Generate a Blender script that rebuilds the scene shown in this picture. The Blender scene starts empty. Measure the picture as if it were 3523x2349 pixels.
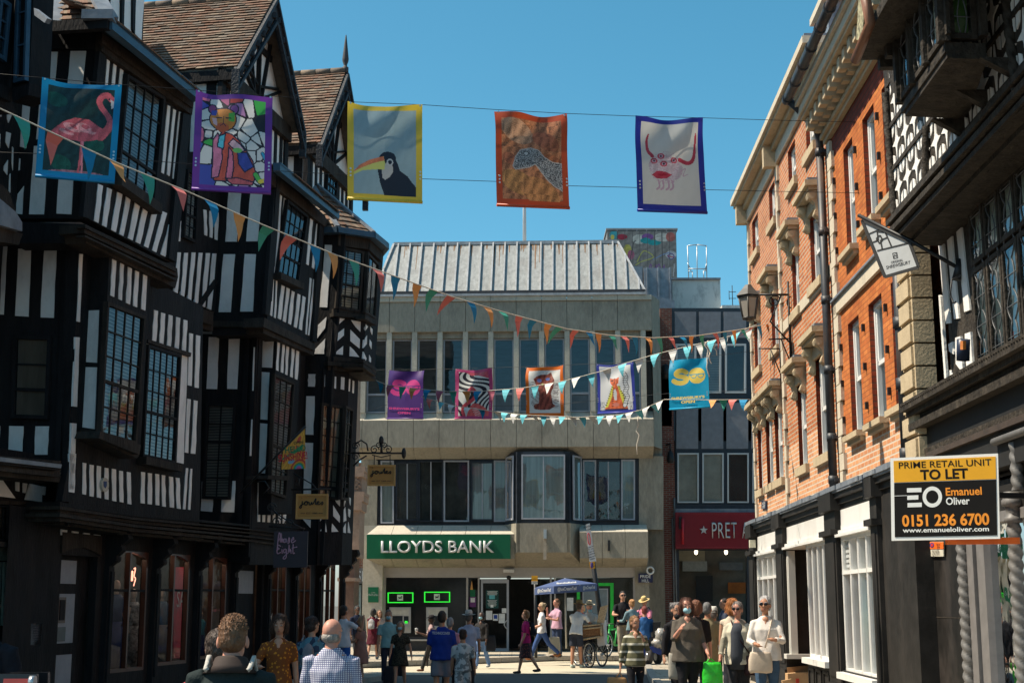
import bpy, bmesh, math, random
import numpy as np
from mathutils import Vector, Matrix
random.seed(7)
SC = bpy.context.scene
COL = SC.collection
rad = math.radians
# ------------------------------------------------------------------ camera
F, CX, CY = 4893.0, 1761.5, 1174.5        # photograph pixels, 50 mm lens
PITCH = rad(10.39); CAMZ = 1.72
cam = bpy.data.objects.new('camera', bpy.data.cameras.new('camera')); COL.objects.link(cam)
cam.location = (0, 0, CAMZ); cam.rotation_euler = (math.pi/2+PITCH, 0, 0)
cam.data.lens = 50; cam.data.sensor_width = 36; cam.data.clip_end = 3000
SC.camera = cam
# ------------------------------------------------------------------ light
SUN_EL, SUN_A = rad(56), rad(4)           # elevation; angle from -X towards the camera
sd = Vector((-math.cos(SUN_A)*math.cos(SUN_EL), -math.sin(SUN_A)*math.cos(SUN_EL), math.sin(SUN_EL)))
sun = bpy.data.objects.new('sun', bpy.data.lights.new('sun', 'SUN')); COL.objects.link(sun)
sun.data.energy = 5.0; sun.data.angle = rad(.5); sun.data.color = (1, .89, .72)
sun.rotation_euler = sd.to_track_quat('Z', 'Y').to_euler()
w = bpy.data.worlds.new('World'); SC.world = w; w.use_nodes = True
nt = w.node_tree; bg = nt.nodes['Background']
sky = nt.nodes.new('ShaderNodeTexSky'); sky.sky_type = 'NISHITA'; sky.sun_disc = False
sky.sun_elevation = SUN_EL; sky.sun_rotation = math.atan2(sd.x, sd.y)
sky.air_density = .8; sky.dust_density = 1.0; sky.ozone_density = 3.0
hs = nt.nodes.new('ShaderNodeHueSaturation'); hs.inputs["Hue"].default_value = .466; hs.inputs["Saturation"].default_value = 1.25
nt.links.new(sky.outputs[0], hs.inputs['Color']); nt.links.new(hs.outputs[0], bg.inputs['Color'])
bg.inputs['Strength'].default_value = .108
SC.view_settings.view_transform = 'Standard'; SC.view_settings.look = 'None'
SC.view_settings.exposure = 0.72; SC.view_settings.gamma = 1
SC.cycles.max_bounces = 8; SC.cycles.transparent_max_bounces = 12

# ------------------------------------------------------------------ pixel helpers (calibration of real planes)
CR = {0:(0,0,1/1.49787),1:(0,0,1.96),2:(600,0,1.96),3:(0,750,1.8443),4:(600,750,1.8453),5:(0,1550,1.9628),6:(600,1550,1.9627),
 7:(1200,1700,2.4157),8:(1750,1750,2.6171),9:(2150,1750,2.6171),10:(1200,700,1.96),11:(1900,700,1.96),12:(1200,1400,2.6138),
 13:(1900,1400,2.6138),14:(2450,0,1.7415),15:(2900,0,1.7416),16:(2450,850,1.8446),17:(2900,850,1.8443),18:(2500,1600,2.0933),
 19:(2950,1550,1.9616)}
def px(k, x, y):
    a = CR[k]; return (a[0]+x/a[2], a[1]+y/a[2])
sp, cp = math.sin(PITCH), math.cos(PITCH)
def ray(k, x, y):
    X, Y = px(k, x, y); a = (X-CX)/F; b = (CY-Y)/F
    return Vector((a, cp-b*sp, sp+b*cp))
def at(k, x, y, Y):
    r = ray(k, x, y); return Vector((0, 0, CAMZ))+r*(Y/r.y)
def hit(p, d, k, x, y):                    # where a plan line meets the sight line of a picture column
    r = ray(k, x, y); den = d[0]*r.y-d[1]*r.x
    s = (p[1]*r.x-p[0]*r.y)/den
    return (p[0]+d[0]*s, p[1]+d[1]*s)
def add2(p, d, s): return (p[0]+d[0]*s, p[1]+d[1]*s)

class MB:
    def __init__(s): s.v=[]; s.f=[]; s.m=[]; s.sm=[]
    def poly(s, pts, mi=0, sm=False):
        b=len(s.v); s.v += [Vector(p) for p in pts]; s.f.append(tuple(range(b,b+len(pts)))); s.m.append(mi); s.sm.append(sm)
    def prism(s, pts, vec, mi=0):
        pts=[Vector(p) for p in pts]; vec=Vector(vec); n=len(pts); b=len(s.v)
        nn=Vector((0,0,0))
        for i in range(n): nn += (pts[i]-pts[0]).cross(pts[(i+1)%n]-pts[0])
        if nn.dot(vec)>0: pts=pts[::-1]
        s.v += pts+[p+vec for p in pts]
        fs=[tuple(range(b,b+n)), tuple(range(b+2*n-1,b+n-1,-1))]
        for i in range(n):
            j=(i+1)%n; fs.append((b+j,b+i,b+n+i,b+n+j))
        s.f+=fs; s.m+=[mi]*len(fs); s.sm+=[False]*len(fs)
    def box(s, c, sz, mi=0, rz=0, rx=0, ry=0):
        R=Matrix.Rotation(rz,3,'Z')@Matrix.Rotation(ry,3,'Y')@Matrix.Rotation(rx,3,'X'); c=Vector(c)
        h=[Vector((x*sz[0]/2,y*sz[1]/2,-sz[2]/2)) for x,y in ((-1,-1),(1,-1),(1,1),(-1,1))]
        s.prism([c+R@p for p in h], R@Vector((0,0,sz[2])), mi)
    def beam(s, a, b, w, h, mi=0, up=(0,0,1)):
        a=Vector(a); b=Vector(b); d=(b-a).normalized(); up=Vector(up)
        if abs(d.dot(up))>.98: up=Vector((0,1,0))
        x=d.cross(up).normalized(); y=x.cross(d)
        s.prism([a+x*i*w/2+y*j*h/2 for i,j in ((-1,-1),(1,-1),(1,1),(-1,1))], b-a, mi)
    def tube(s, pts, r, n=8, mi=0, cap=True, sq=None, sm=True):
        pts=[Vector(p) for p in pts]; N=len(pts)
        if not hasattr(r,'__len__'): r=[r]*N
        b=len(s.v); ref=None
        for i,p in enumerate(pts):
            d=(pts[min(i+1,N-1)]-pts[max(i-1,0)])
            d=d.normalized() if d.length>1e-9 else Vector((0,0,1))
            if ref is None:
                ref=Vector((1,0,0)) if abs(d.x)<.8 else Vector((0,1,0))
            x=(ref-d*ref.dot(d)).normalized(); y=d.cross(x); ref=x
            ri=r[i]; ra,rb=(ri if hasattr(ri,'__len__') else (ri,ri))
            for k in range(n):
                t=2*math.pi*k/n; s.v.append(p+x*math.cos(t)*ra+y*math.sin(t)*rb)
        for i in range(N-1):
            for k in range(n):
                s.f.append((b+i*n+k,b+i*n+(k+1)%n,b+(i+1)*n+(k+1)%n,b+(i+1)*n+k)); s.m.append(mi); s.sm.append(sm)
        if cap:
            s.f.append(tuple(range(b+n-1,b-1,-1))); s.f.append(tuple(range(b+(N-1)*n,b+N*n))); s.m+=[mi]*2; s.sm+=[False]*2
    def ell(s, c, r, mi=0, n=12, m=8, rot=None):
        c=Vector(c); b=len(s.v); R=rot or Matrix.Identity(3)
        s.v.append(c+R@Vector((0,0,r[2])))
        for i in range(1,m):
            p=math.pi*i/m
            for k in range(n):
                t=2*math.pi*k/n; s.v.append(c+R@Vector((r[0]*math.sin(p)*math.cos(t),r[1]*math.sin(p)*math.sin(t),r[2]*math.cos(p))))
        s.v.append(c+R@Vector((0,0,-r[2]))); e=len(s.v)-1; c0=len(s.f)
        for k in range(n):
            s.f.append((b,b+1+k,b+1+(k+1)%n)); s.f.append((e,b+1+(m-2)*n+(k+1)%n,b+1+(m-2)*n+k))
            for i in range(m-2):
                a=b+1+i*n; s.f.append((a+k,a+n+k,a+n+(k+1)%n,a+(k+1)%n))
        s.m+=[mi]*(len(s.f)-c0); s.sm+=[True]*(len(s.f)-c0)
    def lathe(s, c, prof, n=16, mi=0, sq=1):
        c=Vector(c); s.tube([c+Vector((0,0,z)) for r,z in prof],[(r,r*sq) for r,z in prof],n,mi)
    def mesh(s, name, mats, off=Vector((0,0,0))):
        me=bpy.data.meshes.new(name); off=Vector(off)
        me.from_pydata([v-off for v in s.v],[],s.f)
        for m in (mats if isinstance(mats,(list,tuple)) else [mats]): me.materials.append(m)
        me.polygons.foreach_set('material_index',s.m); me.polygons.foreach_set('use_smooth',s.sm)
        me.update()
        uv=me.uv_layers.new(name='UVMap').data      # metres, box projected
        V=s.v
        for p in me.polygons:
            nn=p.normal
            if abs(nn.z)>.75: tx,ty=Vector((1,0,0)),Vector((0,1,0))
            else:
                tx=Vector((-nn.y,nn.x,0)).normalized(); ty=nn.cross(tx)
            for li in p.loop_indices:
                q=V[me.loops[li].vertex_index]; uv[li].uv=(q.dot(tx),q.dot(ty))
        return me
    def build(s, name, mats, parent=None, off=None):
        if off is None: off = parent_off(parent)
        o=bpy.data.objects.new(name, s.mesh(name,mats,off)); COL.objects.link(o)
        if parent: o.parent=parent
        return o
def parent_off(p):
    v=Vector((0,0,0))
    while p is not None: v+=p.location; p=p.parent
    return v
def parts(mb,name,mats,parent,off=None):
    """each separate piece of the mesh becomes a part of its own"""
    n=len(mb.v); r=list(range(n))
    def fd(x):
        while r[x]!=x: r[x]=r[r[x]]; x=r[x]
        return x
    for f in mb.f:
        for q in f[1:]: r[fd(q)]=fd(f[0])
    g={}
    for i,f in enumerate(mb.f): g.setdefault(fd(f[0]),[]).append(i)
    for ids in g.values():
        m=MB(); mp={}
        for i in ids:
            fl=[]
            for q in mb.f[i]:
                if q not in mp: mp[q]=len(m.v); m.v.append(mb.v[q])
                fl.append(mp[q])
            m.f.append(tuple(fl)); m.m.append(mb.m[i]); m.sm.append(mb.sm[i])
        m.build(name,mats,parent,off)
def tag(o, label=None, cat=None, group=None, kind=None):
    if label: o['label']=label
    if cat: o['category']=cat
    if group: o['group']=group
    if kind: o['kind']=kind
    return o
def thing(name, label, cat, loc, group=None, rz=0):
    o=bpy.data.objects.new(name,None); COL.objects.link(o); o.location=loc; o.rotation_euler=(0,0,rz); o.empty_display_size=.2
    return tag(o,label,cat,group)

class Face:                                   # a vertical plane a->b (plan), normal towards the street
    def __init__(s,a,b,k=0):
        s.a=Vector((a[0],a[1],0)); s.b=Vector((b[0],b[1],0)); s.u=(s.b-s.a).normalized(); s.L=(s.b-s.a).length
        s.n=Vector((s.u.y,-s.u.x,0)); s.k=k
        if s.n.dot(-s.a)<0: s.n=-s.n
    def P(s,q,t=0):
        r=ray(s.k,q[0],q[1]); c=Vector((0,0,CAMZ)); t=q[2] if len(q)>2 else t
        e=((s.a+s.n*t-c).dot(s.n))/r.dot(s.n); return c+r*e
    def uz(s,q,t=0):
        p=s.P(q,t); return ((p-s.a).dot(s.u), p.z)
    def L3(s,u,z,t=0): return s.a+s.u*u+s.n*t+Vector((0,0,z))
    def pr(s,mb,pts,t1,t0,mi=0): mb.prism([s.P(q,t1) for q in pts],s.n*(t0-t1),mi)
    def rect(s,mb,r,t1,t0,mi=0): s.pr(mb,[(r[0],r[1]),(r[2],r[1]),(r[2],r[3]),(r[0],r[3])],t1,t0,mi)
    def sheet(s,mb,pts,mi=0,t=0): mb.poly([s.P(q,t) for q in pts],mi)
    def band(s,mb,top,bot,t1,t0,mi=0):
        for i in range(len(top)-1): s.pr(mb,[top[i],top[i+1],bot[i+1],bot[i]],t1,t0,mi)
    def lbox(s,mb,u0,u1,z0,z1,t0,t1,mi=0):
        mb.prism([s.L3(u0,z0,t1),s.L3(u1,z0,t1),s.L3(u1,z1,t1),s.L3(u0,z1,t1)],s.n*(t0-t1),mi)
    def white(s,mb,qs,mi=1,t=.012,jit=2.5):       # hand-cut plaster panels on dark timber
        for q in qs:
            tl,tr,br,bl=q; pl=[];pr=[]
            for i in range(5):
                f=i/4; pl.append((tl[0]+(bl[0]-tl[0])*f+random.uniform(-jit,jit)*(0<i<4),tl[1]+(bl[1]-tl[1])*f))
                pr.append((tr[0]+(br[0]-tr[0])*f+random.uniform(-jit,jit)*(0<i<4),tr[1]+(br[1]-tr[1])*f))
            L=[s.P(p,t) for p in pl]; R=[s.P(p,t) for p in pr]
            for i in range(4): mb.prism([L[i],R[i],R[i+1],L[i+1]],s.n*-.03,mi)
    def stripes(s,mb,tl,tr,br,bl,n,fr=.5,mi=1,t=.012,jit=2.5):
        w=1/(n+(n+1)*(1-fr)/fr); g=w*(1-fr)/fr; qs=[]
        lp=lambda a,b,f:(a[0]+(b[0]-a[0])*f,a[1]+(b[1]-a[1])*f)
        for i in range(n):
            f0=g+i*(w+g)+random.uniform(-.1,.1)*w; f1=f0+w*random.uniform(.9,1.1)
            e0,e1=random.uniform(0,.02),random.uniform(.98,1)
            a,b=lp(tl,tr,f0),lp(bl,br,f0); c,d=lp(tl,tr,f1),lp(bl,br,f1)
            qs.append((lp(a,b,e0),lp(c,d,e0),lp(c,d,e1),lp(a,b,e1)))
        s.white(mb,qs,mi,t,jit)
def wallholes(mb,f,u0,u1,z0,z1,holes,depth,mi=0,mj=None,t=0):
    mj=mi if mj is None else mj
    us=sorted({u0,u1}|{h[0] for h in holes}|{h[1] for h in holes}); zs=sorted({z0,z1}|{h[2] for h in holes}|{h[3] for h in holes})
    us=[u for u in us if u0<=u<=u1]; zs=[z for z in zs if z0<=z<=z1]
    for i in range(len(us)-1):
        for j in range(len(zs)-1):
            um,zm=(us[i]+us[i+1])/2,(zs[j]+zs[j+1])/2
            if any(h[0]<um<h[1] and h[2]<zm<h[3] for h in holes): continue
            mb.poly([f.L3(us[i],zs[j],t),f.L3(us[i+1],zs[j],t),f.L3(us[i+1],zs[j+1],t),f.L3(us[i],zs[j+1],t)],mi)
    for a,b,c,d in holes:
        q=[(a,c),(b,c),(b,d),(a,d)]
        for i in range(4):
            e,g=q[i],q[(i+1)%4]; mb.poly([f.L3(*e,t),f.L3(*g,t),f.L3(*g,t-depth),f.L3(*e,t-depth)],mj)

# ------------------------------------------------------------------ materials
MC={}
def newmat(name):
    m=bpy.data.materials.new(name); m.use_nodes=True; t=m.node_tree; b=t.nodes['Principled BSDF']; return m,t,b
def nd(t,typ,**kw):
    n=t.nodes.new(typ)
    for k,v in kw.items(): setattr(n,k,v)
    return n
def coord(t,sc=(1,1,1),which='Object'):
    c=nd(t,'ShaderNodeTexCoord'); m=nd(t,'ShaderNodeMapping'); m.inputs['Scale'].default_value=sc
    t.links.new(c.outputs[which],m.inputs[0]); return m.outputs[0]
def c4(c): return (c[0],c[1],c[2],1)
def mulc(c,f): return tuple(min(1,x*f) for x in c)
def M(name,col,rough=.7,var=.18,scale=6,bump=0,bs=40,metal=0,spec=.4,st=(1,1,1),dirt=None,dsc=1.5):
    if name in MC: return MC[name]
    m,t,b=newmat(name); L=t.links.new
    v=coord(t,st); no=nd(t,'ShaderNodeTexNoise'); no.inputs['Scale'].default_value=scale; no.inputs['Detail'].default_value=4; no.inputs['Roughness'].default_value=.65
    L(v,no.inputs['Vector'])
    cr=nd(t,'ShaderNodeValToRGB'); e=cr.color_ramp.elements
    e[0].position=.3; e[1].position=.7; e[0].color=c4(mulc(col,1-var)); e[1].color=c4(mulc(col,1+var)); L(no.outputs[0],cr.inputs[0])
    out=cr.outputs[0]
    if dirt:
        n2=nd(t,'ShaderNodeTexNoise'); n2.inputs['Scale'].default_value=dsc; n2.inputs['Detail'].default_value=6; n2.inputs['Roughness'].default_value=.7
        L(coord(t,(1,1,.45)),n2.inputs['Vector'])
        r2=nd(t,'ShaderNodeValToRGB'); r2.color_ramp.elements[0].position=.5; r2.color_ramp.elements[1].position=.8; L(n2.outputs[0],r2.inputs[0])
        mx=nd(t,'ShaderNodeMixRGB'); L(r2.outputs[0],mx.inputs[0]); L(out,mx.inputs[1]); mx.inputs[2].default_value=c4(dirt); out=mx.outputs[0]
    L(out,b.inputs['Base Color']); b.inputs['Roughness'].default_value=rough; b.inputs['Metallic'].default_value=metal; b.inputs['Specular IOR Level'].default_value=spec
    if bump:
        n3=nd(t,'ShaderNodeTexNoise'); n3.inputs['Scale'].default_value=bs; n3.inputs['Detail'].default_value=3; L(v,n3.inputs['Vector'])
        bp=nd(t,'ShaderNodeBump'); bp.inputs['Strength'].default_value=bump; bp.inputs['Distance'].default_value=.02; L(n3.outputs[0],bp.inputs['Height']); L(bp.outputs[0],b.inputs['Normal'])
    MC[name]=m; return m
def brickmat(name,c1,c2,mortar,bw=.225,bh=.075,ms=.012,dirt=None,bias=0):
    if name in MC: return MC[name]
    m,t,b=newmat(name); L=t.links.new; v=coord(t,(1,1,1),'UV')
    br=nd(t,'ShaderNodeTexBrick'); br.inputs['Scale'].default_value=1; br.inputs['Brick Width'].default_value=bw; br.inputs['Row Height'].default_value=bh
    br.inputs['Mortar Size'].default_value=ms; br.inputs['Mortar Smooth'].default_value=.2; br.inputs['Bias'].default_value=bias
    br.inputs['Color1'].default_value=c4(c1); br.inputs['Color2'].default_value=c4(c2); br.inputs['Mortar'].default_value=c4(mortar); L(v,br.inputs['Vector'])
    n2=nd(t,'ShaderNodeTexNoise'); n2.inputs['Scale'].default_value=1.1; n2.inputs['Detail'].default_value=7; n2.inputs['Roughness'].default_value=.7; L(v,n2.inputs['Vector'])
    mx=nd(t,'ShaderNodeMixRGB',blend_type='MULTIPLY'); mx.inputs[0].default_value=1; L(br.outputs[0],mx.inputs[1])
    r=nd(t,'ShaderNodeValToRGB'); r.color_ramp.elements[0].position=.3; r.color_ramp.elements[1].position=.65
    r.color_ramp.elements[0].color=c4(dirt or (.7,.66,.62)); r.color_ramp.elements[1].color=(1.0,1.0,1.0,1); L(n2.outputs[0],r.inputs[0]); L(r.outputs[0],mx.inputs[2])
    L(mx.outputs[0],b.inputs['Base Color']); b.inputs['Roughness'].default_value=.85; b.inputs['Specular IOR Level'].default_value=.25
    bp=nd(t,'ShaderNodeBump'); bp.inputs['Strength'].default_value=.5; bp.inputs['Distance'].default_value=.01; bp.invert=True; L(br.outputs['Fac'],bp.inputs['Height']); L(bp.outputs[0],b.inputs['Normal'])
    MC[name]=m; return m
def glassmat(name,tint=(.75,.8,.82),refl=.16,wob=.02,fk=1):
    if name in MC: return MC[name]
    m,t,b=newmat(name); L=t.links.new; t.nodes.remove(b); o=t.nodes['Material Output']
    tr=nd(t,'ShaderNodeBsdfTransparent'); tr.inputs[0].default_value=c4(tint); g=nd(t,'ShaderNodeBsdfGlossy'); g.inputs['Roughness'].default_value=.02; g.inputs[0].default_value=(.9,.95,1,1)
    fr=nd(t,'ShaderNodeFresnel'); fr.inputs[0].default_value=1.5; ad=nd(t,'ShaderNodeMath',operation='ADD'); ad.use_clamp=True; ad.inputs[1].default_value=refl; fm_=nd(t,'ShaderNodeMath',operation='MULTIPLY'); fm_.inputs[1].default_value=fk; L(fr.outputs[0],fm_.inputs[0]); L(fm_.outputs[0],ad.inputs[0])
    no=nd(t,'ShaderNodeTexNoise'); no.inputs['Scale'].default_value=2.2; L(coord(t),no.inputs['Vector']); bp=nd(t,'ShaderNodeBump'); bp.inputs['Strength'].default_value=wob*4; bp.inputs['Distance'].default_value=.1; L(no.outputs[0],bp.inputs['Height'])
    L(bp.outputs[0],g.inputs['Normal'])
    mx=nd(t,'ShaderNodeMixShader'); L(ad.outputs[0],mx.inputs[0]); L(tr.outputs[0],mx.inputs[1]); L(g.outputs[0],mx.inputs[2]); L(mx.outputs[0],o.inputs[0])
    MC[name]=m; return m
def slatmat(name,c1,c2,per=.05,axis='Z'):
    if name in MC: return MC[name]
    m,t,b=newmat(name); L=t.links.new
    wv=nd(t,'ShaderNodeTexWave',bands_direction='Y' if axis=='Z' else 'X'); wv.inputs['Scale'].default_value=.314/per; wv.inputs['Distortion'].default_value=.6; L(coord(t,(1,1,1),'UV'),wv.inputs['Vector'])
    no=nd(t,'ShaderNodeTexNoise'); no.inputs['Scale'].default_value=1.7; L(coord(t),no.inputs['Vector'])
    cr=nd(t,'ShaderNodeValToRGB'); e=cr.color_ramp.elements; e[0].color=c4(c2); e[1].color=c4(c1); e[0].position=.1; e[1].position=.45; L(wv.outputs[0],cr.inputs[0])
    mx=nd(t,'ShaderNodeMixRGB',blend_type='MULTIPLY'); mx.inputs[0].default_value=.7; L(cr.outputs[0],mx.inputs[1]); L(no.outputs[0],mx.inputs[2])
    L(mx.outputs[0],b.inputs['Base Color']); b.inputs['Roughness'].default_value=.7; MC[name]=m; return m
def emit(name,col,st):
    if name in MC: return MC[name]
    m,t,b=newmat(name); b.inputs['Base Color'].default_value=c4(col); b.inputs['Emission Color'].default_value=c4(col); b.inputs['Emission Strength'].default_value=st; MC[name]=m; return m
def vcol(name='painted_cloth',rough=.45):
    if name in MC: return MC[name]
    m,t,b=newmat(name); a=nd(t,'ShaderNodeVertexColor',layer_name='Col'); t.links.new(a.outputs[0],b.inputs['Base Color']); b.inputs['Roughness'].default_value=rough; b.inputs['Specular IOR Level'].default_value=.5
    tl=nd(t,'ShaderNodeBsdfTranslucent'); t.links.new(a.outputs[0],tl.inputs[0]); mx=nd(t,'ShaderNodeMixShader'); mx.inputs[0].default_value=.35; t.links.new(b.outputs[0],mx.inputs[1]); t.links.new(tl.outputs[0],mx.inputs[2]); t.links.new(mx.outputs[0],t.nodes['Material Output'].inputs[0])
    MC[name]=m; return m
timber=M('black_timber',(.013,.0125,.014),.75,.4,5,.6,30,spec=.16,st=(1,1,.25),dirt=(.026,.022,.02))
timberb=M('weathered_timber',(.030,.024,.020),.78,.5,5,.7,30,spec=.16,st=(1,1,.25),dirt=(.062,.05,.04))
plaster=M('white_plaster',(.80,.775,.75),.8,.05,4,.25,25,spec=.2,dirt=(.50,.48,.46))
plasterw=M('creamy_plaster',(.74,.72,.68),.8,.05,4,.25,25,spec=.2,dirt=(.58,.54,.49))
lead=M('lead_sheet',(.16,.18,.21),.5,.25,5,.2,8,dirt=(.28,.29,.30))
bluegut=M('sky_tinted_gutter',(.035,.075,.12),.45,.2,5)  # blue of the reflected sky put into the gutter colour
glass=glassmat('window_glass',refl=.03,wob=.008,fk=.7); shopglass=glassmat('shop_glass',(.92,.94,.94),0,.006,.25)
blind=slatmat('slatted_blind',(.36,.32,.27),(.07,.062,.055),.055)
darkroom=M('dark_interior',(.028,.026,.026),.9,.3,2)
tiles=[M('clay_tile_%s'%n,c,.85,.25,9,.4,60,dirt=(.19,.15,.11)) for n,c in (('brown',(.135,.082,.054)),('red',(.16,.082,.052)),('grey',(.125,.095,.074)),('pale',(.20,.145,.10)))]
iron=M('black_iron',(.012,.012,.013),.5,.3,10)
concrete=None

def windowq(f,q,cols,rows,parent,frame=timber,bar=timber,back=None,split=None,t0=.012,fw=.055,bw=.022,sill=0,gl=None,name='window',dep=.07,sillmat=None):
    """q: outer corners tl,tr,br,bl in the face's picture crop"""
    tl,tr,br,bl=[f.P(p,t0+dep) for p in q]; n=f.n
    Q=lambda a,b:(tl*(1-a)+tr*a)*(1-b)+(bl*(1-a)+br*a)*b
    W=((tr-tl).length+(br-bl).length)/2; H=((bl-tl).length+(br-tr).length)/2
    off=parent_off(parent)
    mb=MB()
    def strip(a0,b0,a1,b1,tf,tb): mb.prism([Q(a0,b0)+n*(tf-dep),Q(a1,b0)+n*(tf-dep),Q(a1,b1)+n*(tf-dep),Q(a0,b1)+n*(tf-dep)],n*(tb-tf),0)
    fa,fb=fw/W,fw/H
    strip(0,0,1,fb,dep,0); strip(0,1-fb,1,1,dep,0); strip(0,fb,fa,1-fb,dep,0); strip(1-fa,fb,1,1-fb,dep,0)
    ba,bb=bw/W/2,bw/H/2; i0,i1,j0,j1=fa,1-fa,fb,1-fb
    hz=[j0+(j1-j0)*j/rows for j in range(1,rows)]
    for i in range(1,cols):
        a=i0+(i1-i0)*i/cols; strip(a-ba,j0,a+ba,j1,dep*.72,dep*.4)
    for j,b in enumerate(hz):
        k=2.1 if split==j+1 else 1
        strip(i0,b-bb*k,i1,b+bb*k,dep*.70+(.012 if k>1 else 0),dep*.41)
    o=mb.build(name,[frame],parent,off)
    g=MB(); g.poly([Q(i0,j0)+n*(-dep*.45),Q(i1,j0)+n*(-dep*.45),Q(i1,j1)+n*(-dep*.45),Q(i0,j1)+n*(-dep*.45)][::-1]); g.build('pane',[gl or glass],o,off)
    g=MB(); g.poly([Q(i0,j0)+n*(-dep*.93),Q(i1,j0)+n*(-dep*.93),Q(i1,j1)+n*(-dep*.93),Q(i0,j1)+n*(-dep*.93)][::-1]); g.build('blind' if back not in (None,darkroom) else 'dark_room',[back or darkroom],o,off)
    if sill:
        s=MB(); a=Q(-.05,1); b=Q(1.05,1); s.prism([a,b,b-Vector((0,0,sill)),a-Vector((0,0,sill))],n*.09); s.prism([a+n*.005,b+n*.005,b-n*dep,a-n*dep],Vector((0,0,-sill)))
        s.build('sill',[sillmat or timberb],o,off)
    return o
def tiled(mb,A,B,C,D,rows,cols,th=.02,mats=4,jit=.012):
    """A,B eave ends, C,D ridge ends (C above B); rows of overlapping clay tiles"""
    A,B,C,D=map(Vector,(A,B,C,D)); n=(B-A).cross(D-A).normalized()
    if n.z<0: n=-n
    mb.poly([A,B,C,D],0)
    for r in range(rows):
        f0,f1=r/rows-.004,(r+1.25)/rows
        for c in range(cols):
            o=(.5 if r%2 else 0); a0=max(0,(c+o-.5)/cols); a1=min(1,(c+o+.5)/cols)
            if a1-a0<1e-3: continue
            f1c=min(f1,1); jz=random.uniform(0,jit); js=random.uniform(-.006,.004)
            P=lambda a,f:(A*(1-a)+B*a)*(1-f)+(D*(1-a)+C*a)*f
            p=[P(a0+.01/cols,f0+js)+n*(th+.02+jz),P(a1-.01/cols,f0+js)+n*(th+.02+jz*random.uniform(.4,1)),P(a1-.01/cols,f1c)+n*.006,P(a0+.01/cols,f1c)+n*.006]
            mb.prism(p,-n*th,random.choices(range(mats),[5,4,4,1.4])[0])
def textmesh(s,size=1,bold=0,ext=0,shear=0,sx=1,sp=1,align='CENTER'):
    c=bpy.data.curves.new('lettering','FONT'); c.body=s; c.size=size; c.offset=bold; c.extrude=ext; c.shear=shear; c.space_character=sp; c.align_x=align; c.align_y='CENTER'; c.resolution_u=4
    o=bpy.data.objects.new('lettering',c); COL.objects.link(o); dg=bpy.context.evaluated_depsgraph_get(); me=bpy.data.meshes.new_from_object(o.evaluated_get(dg))
    bpy.data.objects.remove(o); bpy.data.curves.remove(c)
    return me
def text(s,origin,ux,uy,height=None,width=None,mat=None,parent=None,bold=.0,ext=.004,shear=0,sp=1,name='lettering',kind=None):
    """lettering fitted to a box: origin = centre, ux/uy unit directions, height = cap height box, width"""
    me=textmesh(s,1,bold,0,shear,1,sp); vs=np.array([v.co for v in me.vertices]); lo,hi=vs.min(0),vs.max(0); w0,h0=hi[0]-lo[0],hi[1]-lo[1]
    ky=height/h0 if height else width/w0; kx=width/w0 if width else ky
    ux=Vector(ux).normalized(); uy=Vector(uy).normalized(); nn=ux.cross(uy); off=parent_off(parent); org=Vector(origin)-off
    for v in me.vertices:
        x=(v.co.x-(lo[0]+hi[0])/2)*kx; y=(v.co.y-(lo[1]+hi[1])/2)*ky; v.co=org+ux*x+uy*y+nn*ext
    if ext>.006:
        bm=bmesh.new(); bm.from_mesh(me); r=bmesh.ops.extrude_face_region(bm,geom=bm.faces[:]); vv=[g for g in r['geom'] if isinstance(g,bmesh.types.BMVert)]
        bmesh.ops.translate(bm,verts=vv,vec=-nn*ext*.98); bmesh.ops.recalc_face_normals(bm,faces=bm.faces[:]); bm.to_mesh(me); bm.free()
    me.materials.clear(); me.materials.append(mat)
    for p in me.polygons: p.material_index=0
    me.name=name; o=bpy.data.objects.new(name,me); COL.objects.link(o)
    if parent: o.parent=parent
    return o
def strokes(lines,org,ux,uy,k,r,mat,parent,name='lettering',ext=.006):
    mb=MB(); ux=Vector(ux).normalized(); uy=Vector(uy).normalized(); nn=ux.cross(uy); org=Vector(org)
    for L in lines:
        mb.tube([org+ux*x*k+uy*y*k+nn*ext for x,y in L],r,6)
    return mb.build(name,[mat],parent)
# ================================================================== timber framed row on the left
LA=rad(10.6); Ld=(math.sin(LA),math.cos(LA)); Ln=(math.cos(LA),-math.sin(LA)); Lm=(-Ln[0],-Ln[1])
C1=at(1,595,1470,20.0); C1=(C1.x,C1.y)
C0=hit(C1,Lm,1,110,1440); C2=hit(C1,Ld,3,1075,270)
C3=hit(C1,Ld,4,590,620); C3b=hit(C3,Lm,4,262,600); C4=hit(C3,Ld,4,890,790)
tud=thing('timber_framed_building','long black and white timber framed building of jettied gabled bays with tiled gables','building',(C1[0]-4,C1[1]+6,0))
V3=lambda p,z:Vector((p[0],p[1],z))
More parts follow.
